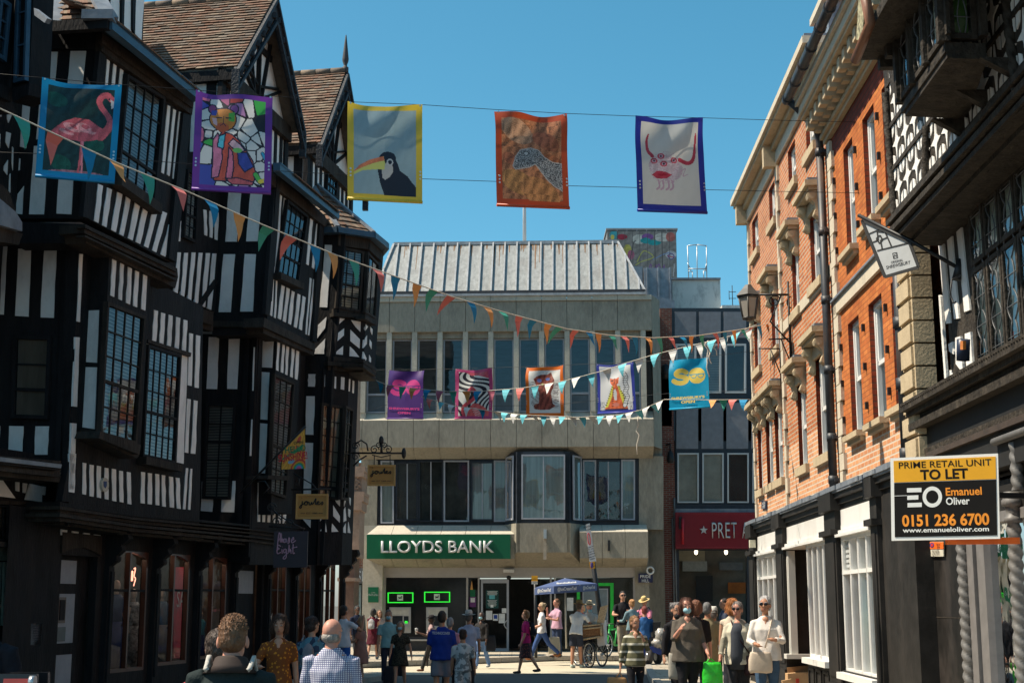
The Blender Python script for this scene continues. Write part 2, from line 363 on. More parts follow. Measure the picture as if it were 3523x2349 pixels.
# ---- top storey
wm=MB(); tm=[timber,plaster,timberb]
fF1=Face(C0,C1,1)                                   # flank facing the camera
fF1.pr(wm,[(40,120),(690,215),(590,1475),(60,1475)],0,-.2)
fF1.white(wm,[((190,330),(237,345),(175,1000),(120,985)),((297,350),(388,350),(330,945),(243,940)),((475,345),(580,345),(520,940),(420,940)),
 ((118,1310),(160,1255),(148,1445),(105,1440)),((228,985),(322,985),(295,1445),(195,1445)),((412,985),(505,985),(480,1445),(380,1440))])
fF1.band(wm,[(310,210),(690,205)],[(310,330),(690,330)],.06,0,0)
f1=Face(C1,C2,1)
f1.pr(wm,[(690,215),(1310,655),(1150,1770),(595,1475)],0,-.2)
f1.stripes(wm,(695,370),(862,462),(800,1190),(632,1180),3,.42)
f1.stripes(wm,(636,1225),(1225,1480),(1142,1750),(610,1480),9,.52)
f1.stripes(wm,(1108,690),(1250,775),(1205,1230),(1065,1150),3,.42)
f1.band(wm,[(690,225),(1310,668)],[(684,345),(1296,775)],.10,0,2)     # frieze under the gutter
f1.band(wm,[(688,262),(1306,702)],[(686,290),(1302,730)],.15,.09,2)
f1.pr(wm,[(672,345),(712,375),(610,1475),(560,1460)],.07,0,0)         # carved corner post
f1.pr(wm,[(1238,760),(1290,780),(1190,1770),(1140,1740)],.07,0,0)
f1.k=3
f1.band(wm,[(540,40),(1125,320)],[(535,95),(1130,375)],.10,-.3,2); f1.band(wm,[(535,95),(1130,375)],[(545,160),(1112,445)],.02,-.3,2)
fF1.k=3; fF1.band(wm,[(60,20),(545,40)],[(60,160),(545,160)],.05,-.4,0)
for j,(y0,y1) in enumerate(((52,62),(108,120))): f1.band(wm,[(540,y0),(1125,y0+282)],[(540,y1),(1125,y1+282)],.14,.0,2)
# recess between the bays
RC=Face(C3b,add2(C3b,Ld,-4.2),4)
rl=lambda u,z,t=0: V3(C3b,0)-RC.u*0
RC.pr(wm,[(-260,-420),(310,-420),(262,600),(-260,280)],0,-.2)
RC.stripes(wm,(165,-60),(300,-30),(290,150),(175,100),3,.5)
RC.stripes(wm,(0,215),(290,225),(255,600),(-20,470),6,.52)
RC.pr(wm,[(255,390),(285,400),(175,560),(150,545)],.03,0)             # curved brace
RC.band(wm,[(-30,520),(250,595)],[(-30,600),(245,680)],.25,0,2); RC.band(wm,[(-30,600),(245,670)],[(-30,640),(245,720)],.16,0,2)
RC.stripes(wm,(10,20),(60,20),(50,150),(10,150),1,.6)
# flank of the second bay
fF2=Face(C3b,C3,4)
fF2.pr(wm,[(285,-330),(655,-280),(588,640),(240,620)],0,-.2)
fF2.white(wm,[((345,-180),(425,-175),(395,150),(322,150)),((485,-175),(560,-170),(527,148),(455,148)),((312,230),(385,230),(357,597),(280,597)),((446,228),(517,230),(498,593),(417,593))])
fF2.band(wm,[(240,620),(575,632)],[(240,745),(575,738)],.12,-.3,0); fF2.band(wm,[(240,650),(575,660)],[(240,690),(575,690)],.18,.1,2)
f2=Face(C3,C4,4)
f2.pr(wm,[(660,-290),(960,-10),(890,800),(588,640)],0,-.2)
f2.stripes(wm,(640,-220),(725,-150),(685,375),(606,300),3,.46)
f2.stripes(wm,(618,290),(672,330),(655,650),(598,610),2,.5)
f2.stripes(wm,(665,415),(850,510),(826,725),(640,630),5,.52)
f2.stripes(wm,(845,-30),(945,40),(905,340),(820,280),2,.45); f2.stripes(wm,(850,370),(905,400),(865,755),(825,735),2,.5)
f2.pr(wm,[(640,-240),(668,-225),(606,620),(578,610)],.07,0); f2.pr(wm,[(925,20),(952,40),(905,790),(880,780)],.07,0)
f2.band(wm,[(572,632),(893,800)],[(565,690),(893,842)],.12,-.3,2); f2.band(wm,[(565,690),(893,842)],[(565,730),(885,872)],.05,-.3,2)
f2.k=2; f2.band(wm,[(660,1160),(1045,1490)],[(652,1240),(1030,1540)],.10,0,2)
# third flank
fq=add2(C4,Ld,.55); fF3=Face(fq,add2(fq,Ln,.6),4)
fF3.pr(wm,[(880,40),(1090,40),(1020,880),(860,880)],0,-.2)
fF3.white(wm,[((955,170),(1000,172),(970,567),(922,565)),((900,690),(965,628),(955,700),(900,770)),((890,835),(957,765),(950,862),(885,862))])
# octagonal corner bay
E1=hit(fq,Ln,4,985,890); E1=(E1[0],E1[1]-.05); D1=(math.sin(rad(55)),math.cos(rad(55))); E2=hit(E1,D1,4,1200,905); D2=(math.sin(rad(9)),math.cos(rad(9))); E3=hit(E2,D2,4,1278,968)
o1=Face(E1,E2,4); o2=Face(E2,E3,4)
o1.pr(wm,[(1045,85),(1250,105),(1200,905),(988,890)],0,-.2); o2.pr(wm,[(1245,110),(1330,190),(1272,965),(1200,905)],0,-.2)
o1.white(wm,[((1022,630),(1082,640),(1020,697),(1020,660)),((1018,745),(1078,700),(1076,745),(1014,800)),((1072,812),(1070,868),(1013,862),(1040,838)),
 ((1122,648),(1183,658),(1181,722),(1150,690)),((1118,708),(1178,770),(1176,828),(1117,780)),((1115,815),(1140,838),(1174,882),(1112,876))],jit=0)
o2.white(wm,[((1210,668),(1230,690),(1208,722),(1207,700)),((1204,775),(1224,745),(1222,800),(1200,825)),((1202,848),(1220,890),(1217,905),(1198,892)),
 ((1245,690),(1259,706),(1257,742),(1247,720)),((1241,770),(1253,790),(1252,832),(1240,806)),((1238,868),(1249,890),(1248,917),(1237,908))],jit=0)
for yy,t1,h in ((885,.08,28),(915,.16,28),(945,.08,28)): o1.band(wm,[(975,yy-8),(1212,yy+10)],[(975,yy+h-8),(1212,yy+h+8)],t1,-.3,2); o2.band(wm,[(1200,yy+8),(1280,yy+65)],[(1200,yy+h+5),(1280,yy+h+62)],t1,-.3,2)
for yy,t1 in ((575,.06),(598,.12)): o1.band(wm,[(1010,yy),(1222,yy+20)],[(1010,yy+24),(1222,yy+42)],t1,-.1,2); o2.band(wm,[(1214,yy+20),(1288,yy+60)],[(1212,yy+42),(1284,yy+85)],t1,-.1,2)
o1.band(wm,[(1045,85),(1250,108)],[(1040,175),(1240,200)],.10,0,2); o2.band(wm,[(1240,108),(1335,195)],[(1236,200),(1320,280)],.10,0,2)
wm.build('upper_wall',tm,tud)
# windows of the top storey
f1.k=1; windowq(f1,[(865,500),(1118,655),(1050,1372),(800,1190)],4,4,tud,back=blind,split=3,sill=.16,dep=.09)
RC.k=2; windowq(RC,[(95,1140),(172,1165),(150,1640),(66,1600)],2,6,tud,back=blind,split=4)
f2.k=2; windowq(f2,[(768,1345),(905,1455),(842,1908),(700,1842)],4,4,tud,back=darkroom,split=3,sill=.13,dep=.08)
windowq(o1,[(1052,180),(1208,212),(1185,600),(1022,570)],3,5,tud,back=blind,split=3,frame=timberb)
windowq(o2,[(1232,215),(1302,290),(1280,640),(1214,600)],2,1,tud,frame=timberb)

# ---- middle storey
W1=add2(C1,Ln,-.35); Wc=hit(W1,Ld,3,480,1000); w1=Face(Wc,add2(Wc,Ld,5),3)
wm=MB()
Wf=Face(add2(Wc,Ln,-2.3),Wc,3)                     # flank below, facing the camera
Wf.pr(wm,[(-250,150),(500,160),(430,1568),(-250,1568)],0,-.2)
Wf.white(wm,[((115,195),(195,197),(180,625),(95,620)),((280,200),(358,200),(340,633),(257,630)),((20,180),(45,180),(22,612),(-5,610)),((58,1318),(148,1320),(140,1500),(50,1497)),((225,1320),(310,1320),(300,1500),(218,1500)),((-60,1318),(0,1318),(-10,1490),(-70,1490))])
Wf.pr(wm,[(400,200),(432,200),(380,1568),(345,1568)],.06,0); Wf.pr(wm,[(455,200),(490,210),(425,1568),(395,1568)],.08,0)
w1.pr(wm,[(500,160),(1290,560),(1265,1950),(430,1950)],0,-.2)
w1.white(wm,[((507,228),(527,230),(508,660),(488,655)),((480,755),(507,757),(490,1197),(463,1193)),((455,1300),(487,1303),(470,1720),(440,1720))])
w1.stripes(wm,(955,575),(1215,655),(1205,860),(942,770),5,.5)
w1.white(wm,[((1147,868),(1190,880),(1166,1558),(1122,1548)),((1203,730),(1226,735),(1217,1065),(1192,1060)),((1246,742),(1272,748),(1262,1078),(1236,1074)),((1190,1145),(1211,1150),(1196,1490),(1173,1485)),((1232,1155),(1255,1160),(1240,1495),(1212,1492)),((934,785),(946,788),(918,1510),(906,1505))])
w1.band(wm,[(940,770),(1215,855)],[(940,790),(1210,880)],.07,0,2)
w1.k=5                                               # below the windows
w1.pr(wm,[(470,60),(900,130),(905,400),(418,340)],.004,-.1)
w1.white(wm,[((470,20),(515,20),(503,283),(466,277))]); w1.stripes(wm,(535,75),(905,150),(910,368),(532,290),7,.50)
w1.stripes(wm,(935,135),(1235,185),(1245,398),(930,350),6,.52); w1.stripes(wm,(1240,110),(1320,120),(1310,405),(1215,395),2,.4)
o=MB(); o.lathe((0,0,0),[(0,-.004),(.14,0),(.145,.03),(.11,.035),(.105,.02),(0,.02)],18); p=w1.P((712,232),.03); Rm=Matrix.Rotation(0,3,'Z')
bd=MB(); sx=[w1.P((712+24*math.cos(t),230+48*math.sin(t)),.05) for t in [i*math.pi/10 for i in range(20)]]; bd.prism(sx,w1.n*-.05,0)
sx=[w1.P((712+10*x,230+24*y),.056) for x,y in ((-1,-1),(1,-1),(1,.3),(0,1),(-1,.3))]; bd.prism(sx,w1.n*-.02,1)
bd.build('plaque',[M('cream_stone',(.45,.42,.35)),M('shield_blue',(.03,.06,.16))],tud)
# oriel one
Oc=add2(C1,Ln,-.06); Oa=hit(Oc,Ld,3,684,500); Ob=hit(Oc,Ld,3,943,600); oo=Face(Oa,Ob,3); of=Face(add2(Oa,Ln,-.42),Oa,3)
oo.pr(wm,[(694,225),(955,370),(890,1470),(640,1380)],0,-.35); of.pr(wm,[(545,225),(694,225),(640,1400),(500,1360)],0,-.2)
of.white(wm,[((550,234),(678,247),(672,480),(545,465)),((540,497),(633,508),(615,917),(527,912)),((530,945),(615,947),(600,1338),(515,1325))],jit=1)
oo.stripes(wm,(692,245),(958,365),(945,600),(678,485),5,.5)
oo.band(wm,[(640,1350),(895,1440)],[(625,1395),(885,1500)],.10,-.35,2); oo.band(wm,[(625,1395),(885,1500)],[(640,1420),(870,1525)],0,-.35,2); of.band(wm,[(505,1330),(640,1352)],[(505,1400),(640,1400)],.08,-.2,2)
# flank and second bay of the middle storey
Xc=hit(W1,Ld,4,512,1000); xf=Face(add2(Xc,Lm,1.55),Xc,4); x1=Face(Xc,add2(Xc,Ld,3.2),4)
xf.pr(wm,[(150,735),(540,740),(480,2180),(80,2180)],0,-.2)
xf.white(wm,[((218,755),(282,757),(270,1085),(203,1083)),((345,755),(415,755),(398,1085),(335,1083))])
xf.k=6; xf.white(wm,[((185,207),(267,207),(255,412),(178,405)),((330,203),(412,203),(403,415),(315,412))]); xf.k=4
xf.pr(wm,[(445,745),(478,745),(420,2100),(390,2100)],.06,0); xf.pr(wm,[(495,745),(525,745),(470,2150),(440,2150)],.08,0)
x1.pr(wm,[(535,740),(850,860),(800,2200),(475,2200)],0,-.2)
x1.white(wm,[((518,770),(533,772),(526,800),(512,830)),((512,820),(528,805),(520,1100),(503,1095)),((503,1170),(519,1175),(505,1512),(486,1508)),((776,1120),(786,1125),(772,1375),(762,1372))])
x1.k=6; x1.white(wm,[((520,130),(535,140),(525,470),(510,465))]); x1.stripes(wm,(545,205),(785,225),(768,492),(545,482),6,.5); x1.k=4
Pc=add2(C3,Ln,-.08); Pa=hit(Pc,Ld,4,640,900); Pb=hit(Pc,Ld,4,800,900); pp=Face(Pa,Pb,4); pf=Face(add2(Pa,Ln,-.45),Pa,4)
pp.pr(wm,[(648,755),(806,820),(745,1880),(615,1860)],0,-.35); pf.pr(wm,[(525,745),(648,755),(612,1880),(500,1880)],0,-.2)
pf.white(wm,[((540,755),(630,768),(620,950),(535,945)),((540,975),(603,980),(590,1280),(530,1275)),((527,1300),(590,1305),(575,1620),(515,1615))],jit=1)
pp.stripes(wm,(640,762),(808,838),(796,1035),(630,958),5,.5)
pp.k=6; pp.band(wm,[(635,165),(780,170)],[(630,190),(775,200)],.1,-.35,2); pp.k=4
# third flank, lower
fq2=add2(C4,Ld,.45); y3=Face(fq2,add2(fq2,Ln,.6),4)
y3.pr(wm,[(780,860),(1010,880),(940,2200),(770,2200)],0,-.2)
y3.white(wm,[((850,990),(895,990),(890,1070),(848,1068)),((837,1130),(890,1130),(882,1375),(832,1373)),((830,1425),(880,1427),(866,1770),(818,1765))])
y3.k=6; y3.white(wm,[((790,305),(835,350),(835,400),(790,370)),((800,470),(845,525),(780,500),(780,460)),((865,460),(920,465),(918,520),(900,500))],jit=0)
G1=hit(fq2,Ln,4,940,1100); G1=(G1[0],G1[1]-.03); G2=hit(G1,D1,4,1085,1120); G3=hit(G2,D2,4,1150,1170); g1=Face(G1,G2,4); g2=Face(G2,G3,4)
g1.pr(wm,[(945,960),(1110,980),(1060,2200),(905,2200)],0,-.2); g2.pr(wm,[(1100,980),(1168,1020),(1125,2200),(1060,2200)],0,-.2)
g1.white(wm,[((956,995),(976,1000),(974,1075),(953,1070)),((1007,1003),(1028,1008),(1026,1082),(1005,1078)),((1059,1008),(1081,1012),(1078,1090),(1056,1085))],jit=0); g2.white(wm,[((1105,1020),(1118,1022),(1114,1100),(1102,1096)),((1133,1030),(1143,1035),(1140,1112),(1130,1108))],jit=0)
for f in (g1,g2): f.k=6
g1.white(wm,[((1075,305),(1120,310),(1118,375),(1095,350)),((1073,368),(1118,440),(1117,485),(1073,440)),((1066,490),(1108,545),(1062,548),(1062,520)),((1022,485),(1030,548),(985,540),(1005,510)),((990,430),(1030,420),(985,475),(985,450))],jit=0)
g2.white(wm,[((1155,310),(1164,312),(1148,375),(1148,345)),((1145,400),(1155,380),(1162,470),(1144,480)),((1143,520),(1158,490),(1158,555),(1142,550)),((1182,315),(1192,320),(1190,370),(1183,350)),((1175,390),(1190,400),(1186,450),(1176,440)),((1172,540),(1176,480),(1190,555),(1172,552))],jit=0)
g1.band(wm,[(985,235),(1160,250)],[(985,262),(1160,275)],.07,0,0); g2.band(wm,[(1150,250),(1215,262)],[(1150,278),(1215,282)],.07,0,0)
wm.build('middle_wall',tm,tud)
Wf.k=3; windowq(Wf,[(82,742),(322,748),(300,1275),(66,1268)],1,3,tud,back=M('beige_curtain',(.20,.14,.10),.8,.3,2,st=(3,3,.5)),split=2)
w1.k=3; windowq(oo,[(686,528),(928,622),(870,1440),(640,1375)],4,5,tud,back=blind,split=3,frame=timberb,dep=.08)
windowq(w1,[(945,800),(1155,866),(1118,1562),(908,1515)],5,5,tud,back=blind,split=3,sill=.12)
xf.k=4; windowq(xf,[(200,1172),(392,1178),(352,1786),(172,1780)],2,5,tud,back=blind,split=2)
pp.k=4; x1.k=4; windowq(pp,[(638,985),(768,1045),(712,1780),(612,1745)],3,5,tud,back=blind,split=3,frame=timberb)
g1.k=4; g2.k=4; windowq(g1,[(936,1170),(1078,1195),(1042,1790),(910,1770)],3,6,tud,back=M('pale_curtain',(.33,.27,.20),.8,.35,1.6),frame=timberb); windowq(g2,[(1092,1190),(1140,1212),(1106,1792),(1060,1785)],2,6,tud,frame=timberb)

# ---- shop cornice and ground floor
gf=Face(W1,add2(W1,Ld,15),5)
cm=MB()
pts=[(395,0),(905,70),(1374,115),(1860,180)]      # running cornice, heights from the picture
def corn(y0,y1,t1,t0=-.5,mi=2):
    gf.k=5; gf.band(cm,[(405,y0),(915,y0+78),(1374,y0+122),(1690,y0+155),(2040,y0+205),(2215,y0+228)],[(405,y1),(915,y1+72),(1374,y1+112),(1690,y1+140),(2040,y1+180),(2215,y1+195)],t1,t0,mi)
corn(345,372,.02,mi=0); corn(372,395,.10); corn(395,420,.05); corn(420,445,.12); corn(445,475,.07); corn(475,500,-.05)
cm.build('shop_cornice',tm,tud)
S1=add2(W1,Ln,-.42); sf=Face(S1,add2(S1,Ld,15),5)
gm=MB()
# piers: (x0,x1) at the picture rows, straight timber posts
uend=sf.uz((2150,900))[0]; u_at=lambda k,x,y:(setattr(sf,'k',k),sf.uz((x,y))[0])[1]
ztop=3.05
opens=[]   # u0,u1,z0,z1 openings
def op(k,x0,x1,y0,y1,ytop=None):
    sf.k=k; a=sf.uz((x0,y1)); b=sf.uz((x1,y1)); return (a[0],b[0],min(a[1],b[1]) if y1<1560 else a[1],sf.uz(((x0+x1)/2,y0))[1])
door1=(u_at(5,395,1100),u_at(5,640,1100),.05,2.42)
door2=(u_at(6,425,1000),u_at(6,590,1000),.08,2.50)
wins=[(u_at(5,745,1100),u_at(5,985,1100),.62,2.55),(u_at(5,1062,1100),u_at(5,1270,1100),.66,2.56),(u_at(6,158,1100),u_at(6,345,1100),.70,2.56),(u_at(6,642,900),u_at(6,755,900),.72,2.6),(u_at(6,835,900),u_at(6,920,900),.74,2.6),(u_at(6,1005,900),u_at(6,1085,900),.76,2.6)]
holes=[door1,door2]+wins
wallholes(gm,sf,-.3,uend,-.2,ztop,holes,.12,0,0)
sf.k=5
for hx in (415,492,568,640): sf.pr(gm,[(hx,530+ (hx-415)*.15),(hx+40,535+(hx-415)*.15),(hx+36,572+(hx-415)*.15),(hx,568+(hx-415)*.15)],.02,0,1)
sf.k=6
for hx in (490,538,583): sf.pr(gm,[(hx,655),(hx+28,658),(hx+26,690),(hx,688)],.02,0,1)
for hx in (912,940,968,1035,1065,1095): sf.pr(gm,[(hx,680+(hx-900)*.05),(hx+16,681+(hx-900)*.05),(hx+15,700+(hx-900)*.05),(hx,700+(hx-900)*.05)],.02,0,1)
lip=M('cornice_lead_strip',(.30,.27,.22),.5,.2)
for a,b,h in ((445,770,490),(830,1090,548),(1140,1374,574)):
    sf.k=5; sf.pr(gm,[(a,h),(b,h+(b-a)*.13*(1 if a<500 else .5)),(b,h+12+(b-a)*.13*(1 if a<500 else .5)),(a,h+18)],.30,.2,3)
sf.k=6; sf.pr(gm,[(485,622),(655,630),(655,642),(485,636)],.30,.2,3)
# carved console brackets and pilasters
def console(k,x,y,zt=2.98):
    u=u_at(k,x,y); zb=2.28
    for (z0,z1,t,w) in ((2.80,zt,.42,.20),(2.62,2.80,.36,.17),(2.45,2.62,.26,.15),(2.28,2.45,.15,.12)):
        pr=[sf.L3(u-w/2,z0,-.02),sf.L3(u-w/2,z1,-.02),sf.L3(u-w/2,z1,t),sf.L3(u-w/2,(z0+z1)/2,t+.03),sf.L3(u-w/2,z0,t-.07)]; gm.prism(pr,sf.u*w,0)
    gm.tube([sf.L3(u-.11,2.88,.36),sf.L3(u+.11,2.88,.36)],.09,10,0); gm.tube([sf.L3(u-.09,2.40,.14),sf.L3(u+.09,2.40,.14)],.06,10,0)
    sf.lbox(gm,u-.09,u+.09,.0,2.28,0,.09,0); sf.lbox(gm,u-.05,u+.05,.5,2.2,.09,.12,0); sf.lbox(gm,u-.12,u+.12,-.1,.35,0,.14,0)
for k,x,y in ((5,700,1200),(5,1022,1200),(5,1310,1200),(6,385,1000),(6,615,950),(6,800,900),(6,962,900),(6,1122,900)): console(k,x,y)
gm.build('shopfront_wall',tm+[lip],tud)
# shop interior and displays
room=MB()
u0,u1=wins[0][0]-.3,uend-.1
room.prism([sf.L3(u0,.0,-1.9),sf.L3(u1,.0,-1.9),sf.L3(u1,2.9,-1.9),sf.L3(u0,2.9,-1.9)],sf.n*-.1,0)
room.prism([sf.L3(u0,.55,-.12),sf.L3(u1,.55,-.12),sf.L3(u1,.55,-1.9),sf.L3(u0,.55,-1.9)],Vector((0,0,-.1)),1)
room.prism([sf.L3(u0,2.9,-.35),sf.L3(u1,2.9,-.35),sf.L3(u1,2.9,-1.9),sf.L3(u0,2.9,-1.9)],Vector((0,0,.1)),0)
for wn in wins:
    q=(wn[0]+wn[1])/2
    for dq in (-.2,.25): room.tube([sf.L3(q+dq-.12,2.62,-.45),sf.L3(q+dq+.12,2.62,-.45)],.018,6,2)
for q in (u0-.05,uend-.2): sf.lbox(room,q,q+.05,0,3.0,-1.95,-.13,0)
room.build('shop_room',[M('shop_back_wall',(.085,.058,.045),.8,.6,1.6),M('display_floor',(.16,.13,.10)),emit('display_lamp',(1,.80,.58),30)],tud)
brown=M('varnished_brown_wood',(.075,.026,.016),.35,.3,7,st=(1,1,.2))
for i,wn in enumerate(wins):
    mb=MB(); a,b,c,dd=wn; fw=.055; zr=c+(dd-c)*.66
    for q in ((a,a+fw,c,dd),(b-fw,b,c,dd),((a+b)/2-fw/2,(a+b)/2+fw/2,c,dd),(a+fw,b-fw,c,c+fw)): sf.lbox(mb,*q,-.08,.0,0)
    sf.lbox(mb,a+fw,b-fw,zr,zr+.04,-.07,-.01,1)
    arch=[sf.L3(a+fw+(b-a-2*fw)*j/8,dd-.02-.10*(1-math.sin(math.pi*j/8)),-.002) for j in range(9)]
    mb.prism(arch+[sf.L3(b,dd,-.002),sf.L3(a,dd,-.002)],sf.n*-.06,0)
    o=mb.build('shop_window',[brown,timber],tud); g=MB(); g.poly([sf.L3(a+fw,c,-.05),sf.L3(b-fw,c,-.05),sf.L3(b-fw,dd,-.05),sf.L3(a+fw,dd,-.05)]); g.build('pane',[shopglass],o)
# doors
def doorset(dr,panelcols,name):
    mb=MB(); a,b,c,dd=dr
    sf.lbox(mb,a,b,c,dd,-.26,-.16,0); o=mb.build(name,[timber],tud)
    return o
o=doorset(door1,0,'door'); mb=MB(); a,b,c,dd=door1; wd=b-a
gp=M('grey_door_panel',(.26,.27,.30),.6,.1)
for z0,z1 in ((.1,.95),(1.12,1.85),(2.0,2.35)): sf.lbox(mb,a+.02,a+wd*.66,z0,z1,-.16,-.145,0)
mb.build('door_panels',[gp],o); mb=MB(); sf.lbox(mb,a+.22,a+.44,1.42,1.80,-.145,-.12,0); sf.lbox(mb,a+.25,a+.41,1.46,1.76,-.12,-.112,1); sf.lbox(mb,a+.05,a+.50,1.15,1.36,-.145,-.135,2); mb.build('door_plates',[brown,timber,M('slate_plate',(.06,.065,.07),.4)],o)
mb=MB(); L=[sf.L3(a-.06+(wd+.12)*j/10,2.44+.10*math.sin(math.pi*j/10),.03) for j in range(11)]; mb.prism(L+[sf.L3(b+.06,2.75,.03),sf.L3(a-.06,2.75,.03)],sf.n*-.12,0); mb.build('door_hood',[timberb],o)
o=doorset(door2,0,'door'); mb=MB(); a,b,c,dd=door2; wd=b-a; L=[sf.L3(a-.06+(wd+.12)*j/10,2.5+.08*math.sin(math.pi*j/10),.03) for j in range(11)]; mb.prism(L+[sf.L3(b+.06,2.75,.03),sf.L3(a-.06,2.75,.03)],sf.n*-.12,0); sf.lbox(mb,a+.1,b-.15,1.9,2.35,-.16,-.14,1); mb.build('door_hood',[timberb,gp],o)

# ---- roofs
def gutter(f,p,q,t,name='gutter',drop=.16):
    a=f.P(p,t); b=f.P(q,t); mb=MB(); mb.beam(a,b,.14,drop,0); mb.beam(a+Vector((0,0,drop/2)),b+Vector((0,0,drop/2)),.17,.03,0); return mb.build(name,[bluegut],tud)
f1.k=1; gutter(f1,(728,165),(1330,655),.42); f2.k=2; gutter(f2,(690,1130),(1092,1455),.40)
Gd=add2(C1,Ln,-.66); Gf=Face(Gd,add2(Gd,Ld,5),2)
carv=M('carved_bargeboard',(.022,.026,.034),.7,.5,30,1.0,25)
def gable(uL,uR,uA,zF,zA,zB,depth,rows,cols,over=.35,name='gable_roof'):
    uR=2*uA-uL
    A,B=Gf.L3(uL,zF,over),Gf.L3(uL,zF,-depth); Cc,D=Gf.L3(uA,zA,-depth),Gf.L3(uA,zA,over)
    mb=MB(); tiled(mb,A,B,Cc,D,rows,cols); r=mb.build(name,tiles,tud)
    mb=MB(); mb.prism([Gf.L3(uR,zF,over),Gf.L3(uR,zF,-depth),Cc,D],Vector((0,0,-.06)),0); mb.prism([A,B,Cc,D],Vector((0,0,-.05)),0)
    for k in range(int((depth+over)/.38)): mb.tube([Gf.L3(uA,zA+.03,over-k*.38),Gf.L3(uA,zA+.035,over-k*.38-.37)],.09,8,random.choice((0,1)))
    mb.build('ridge_tiles',[tiles[2],tiles[3]],r)
    mb=MB()                                     # bargeboards
    for s in (1,-1):
        uE=uA+s*(uR-uA)*1.04; zE=zF-.06
        p=[(uA,zA-.03),(uE,zE),(uE,zE-.30),(uA,zA-.46)]
        mb.prism([Gf.L3(u,z,over+.02) for u,z in p],Gf.n*-.07,0)
        for (q0,q1,th) in ((0,0,.05),(.36,.5,.04)):
            mb.beam(Gf.L3(uA,zA-.06-q1,over+.05),Gf.L3(uE,zE-.05-q0,over+.05),.06,th+.02,0)
        mb.box(Gf.L3(uE,zE-.3,over),(.14,.14,.5),0)
        for k in range(7):
            ff=(k+.5)/7; mb.box(Gf.L3(uA+(uE-uA)*ff,zA-.32+(zE-.22-zA+.32)*ff,over+.035),(.10,.10,.12),0,rz=.3)
    mb.build('bargeboard',[carv],r)
    mb=MB()                                     # gable wall
    mb.prism([Gf.L3(uL+.12,zB,0),Gf.L3(uR-.12,zB,0),Gf.L3(uR-.12,zF,0),Gf.L3(uA,zA-.1,0),Gf.L3(uL+.12,zF,0)],Gf.n*-.2,1)
    w=uR-uL; H=zA-zF
    for q in ((uL,uR,zF-.28,zF+.06,.12,2),(uL,uL+.2,zB,zF,.05,0),(uR-.2,uR,zB,zF,.05,0),(uL+.3*w,uR-.3*w,zF+.50*H,zF+.56*H,.05,0)): Gf.lbox(mb,q[0],q[1],q[2],q[3],-.05,q[4],q[5])
    mb.beam(Gf.L3(uA,zF,.02),Gf.L3(uA,zA-.1,.02),.06,.14,0,up=Gf.n)
    for s in (1,-1):
        for a,b in ((.12,.62),(.24,.30)): mb.beam(Gf.L3(uA+s*w*.05*a*4,zF+.05,.025),Gf.L3(uA+s*w*b*.55,zF+H*(.98-b*1.1),.025),.05,.10,0,up=Gf.n)
        mb.beam(Gf.L3(uA+s*.06,zF+H*.15,.02),Gf.L3(uA+s*w*.30,zF+H*.30,.02),.05,.1,0,up=Gf.n)
    x=uL+.32
    while x<uR-.25:
        Gf.lbox(mb,x,x+random.uniform(.13,.17),zB,zF-.28,-.05,.022,0); x+=.34
    # side wall under the eave, facing the camera
    S=Face(V3(Gf.L3(uL+.12,0,0),0)[:2],V3(Gf.L3(uL+.12,0,-depth),0)[:2])
    pts=[Gf.L3(uL+.12,zB,0),Gf.L3(uL+.12,zB,-depth),Gf.L3(uL+.12,zF,-depth),Gf.L3(uL+.12,zF,0)]; mb.prism(pts,Gf.u*.2,1)
    for tt,ww in ((-.12,.2),(-.62,.42),(-2.6,.3)):
        mb.prism([Gf.L3(uL+.10,zB,tt),Gf.L3(uL+.10,zB,tt-ww),Gf.L3(uL+.10,zF,tt-ww),Gf.L3(uL+.10,zF,tt)],Gf.u*.05,0)
    mb.prism([Gf.L3(uL-.02,zF-.26,over),Gf.L3(uL-.02,zF-.26,-depth),Gf.L3(uL-.02,zF-.05,-depth),Gf.L3(uL-.02,zF-.05,over)],Gf.u*.14,0)
    mb.build('gable_wall',tm,tud)
    return r
gable(6.21,9.9,8.12,11.93,14.2,10.1,8,26,44)
gr=gable(11.33,14.9,13.11,12.07,14.44,9.0,8,26,44)
Gf.k=2; windowq(Gf,[(1042,1075),(1110,1125),(1098,1345),(1030,1290)],3,4,tud,split=3)
mb=MB(); p=Gf.L3(13.11,14.45,.33); mb.lathe(p,[(.08,-.05),(.08,.10),(.045,.13),(.04,.16),(.075,.26),(.08,.32),(.05,.6),(.015,.92),(0,.96)],10); mb.build('roof_finial',[M('slate_finial',(.05,.05,.055))],gr)
# first gable, hidden above the frame: its front wall stands behind the first bay
mb=MB(); Gf.k=1
Gf.pr(mb,[(560,-320),(985,-320),(962,290),(560,60)],.1,-.2,0)
Gf.white(mb,[((748,-200),(838,-200),(812,165),(742,100)),((838,-200),(920,-200),(890,218),(838,175)),((924,-200),(985,-200),(955,275),(912,230))],t=.112)
for qx in (832,908): Gf.pr(mb,[(qx-10,-200),(qx+16,-200),(qx+2,240),(qx-12,200)],.15,.05,0)
mb.build('gable_wall',tm,tud)
windowq(Gf,[(665,-180),(760,-180),(742,70),(660,20)],2,3,tud,t0=.11)
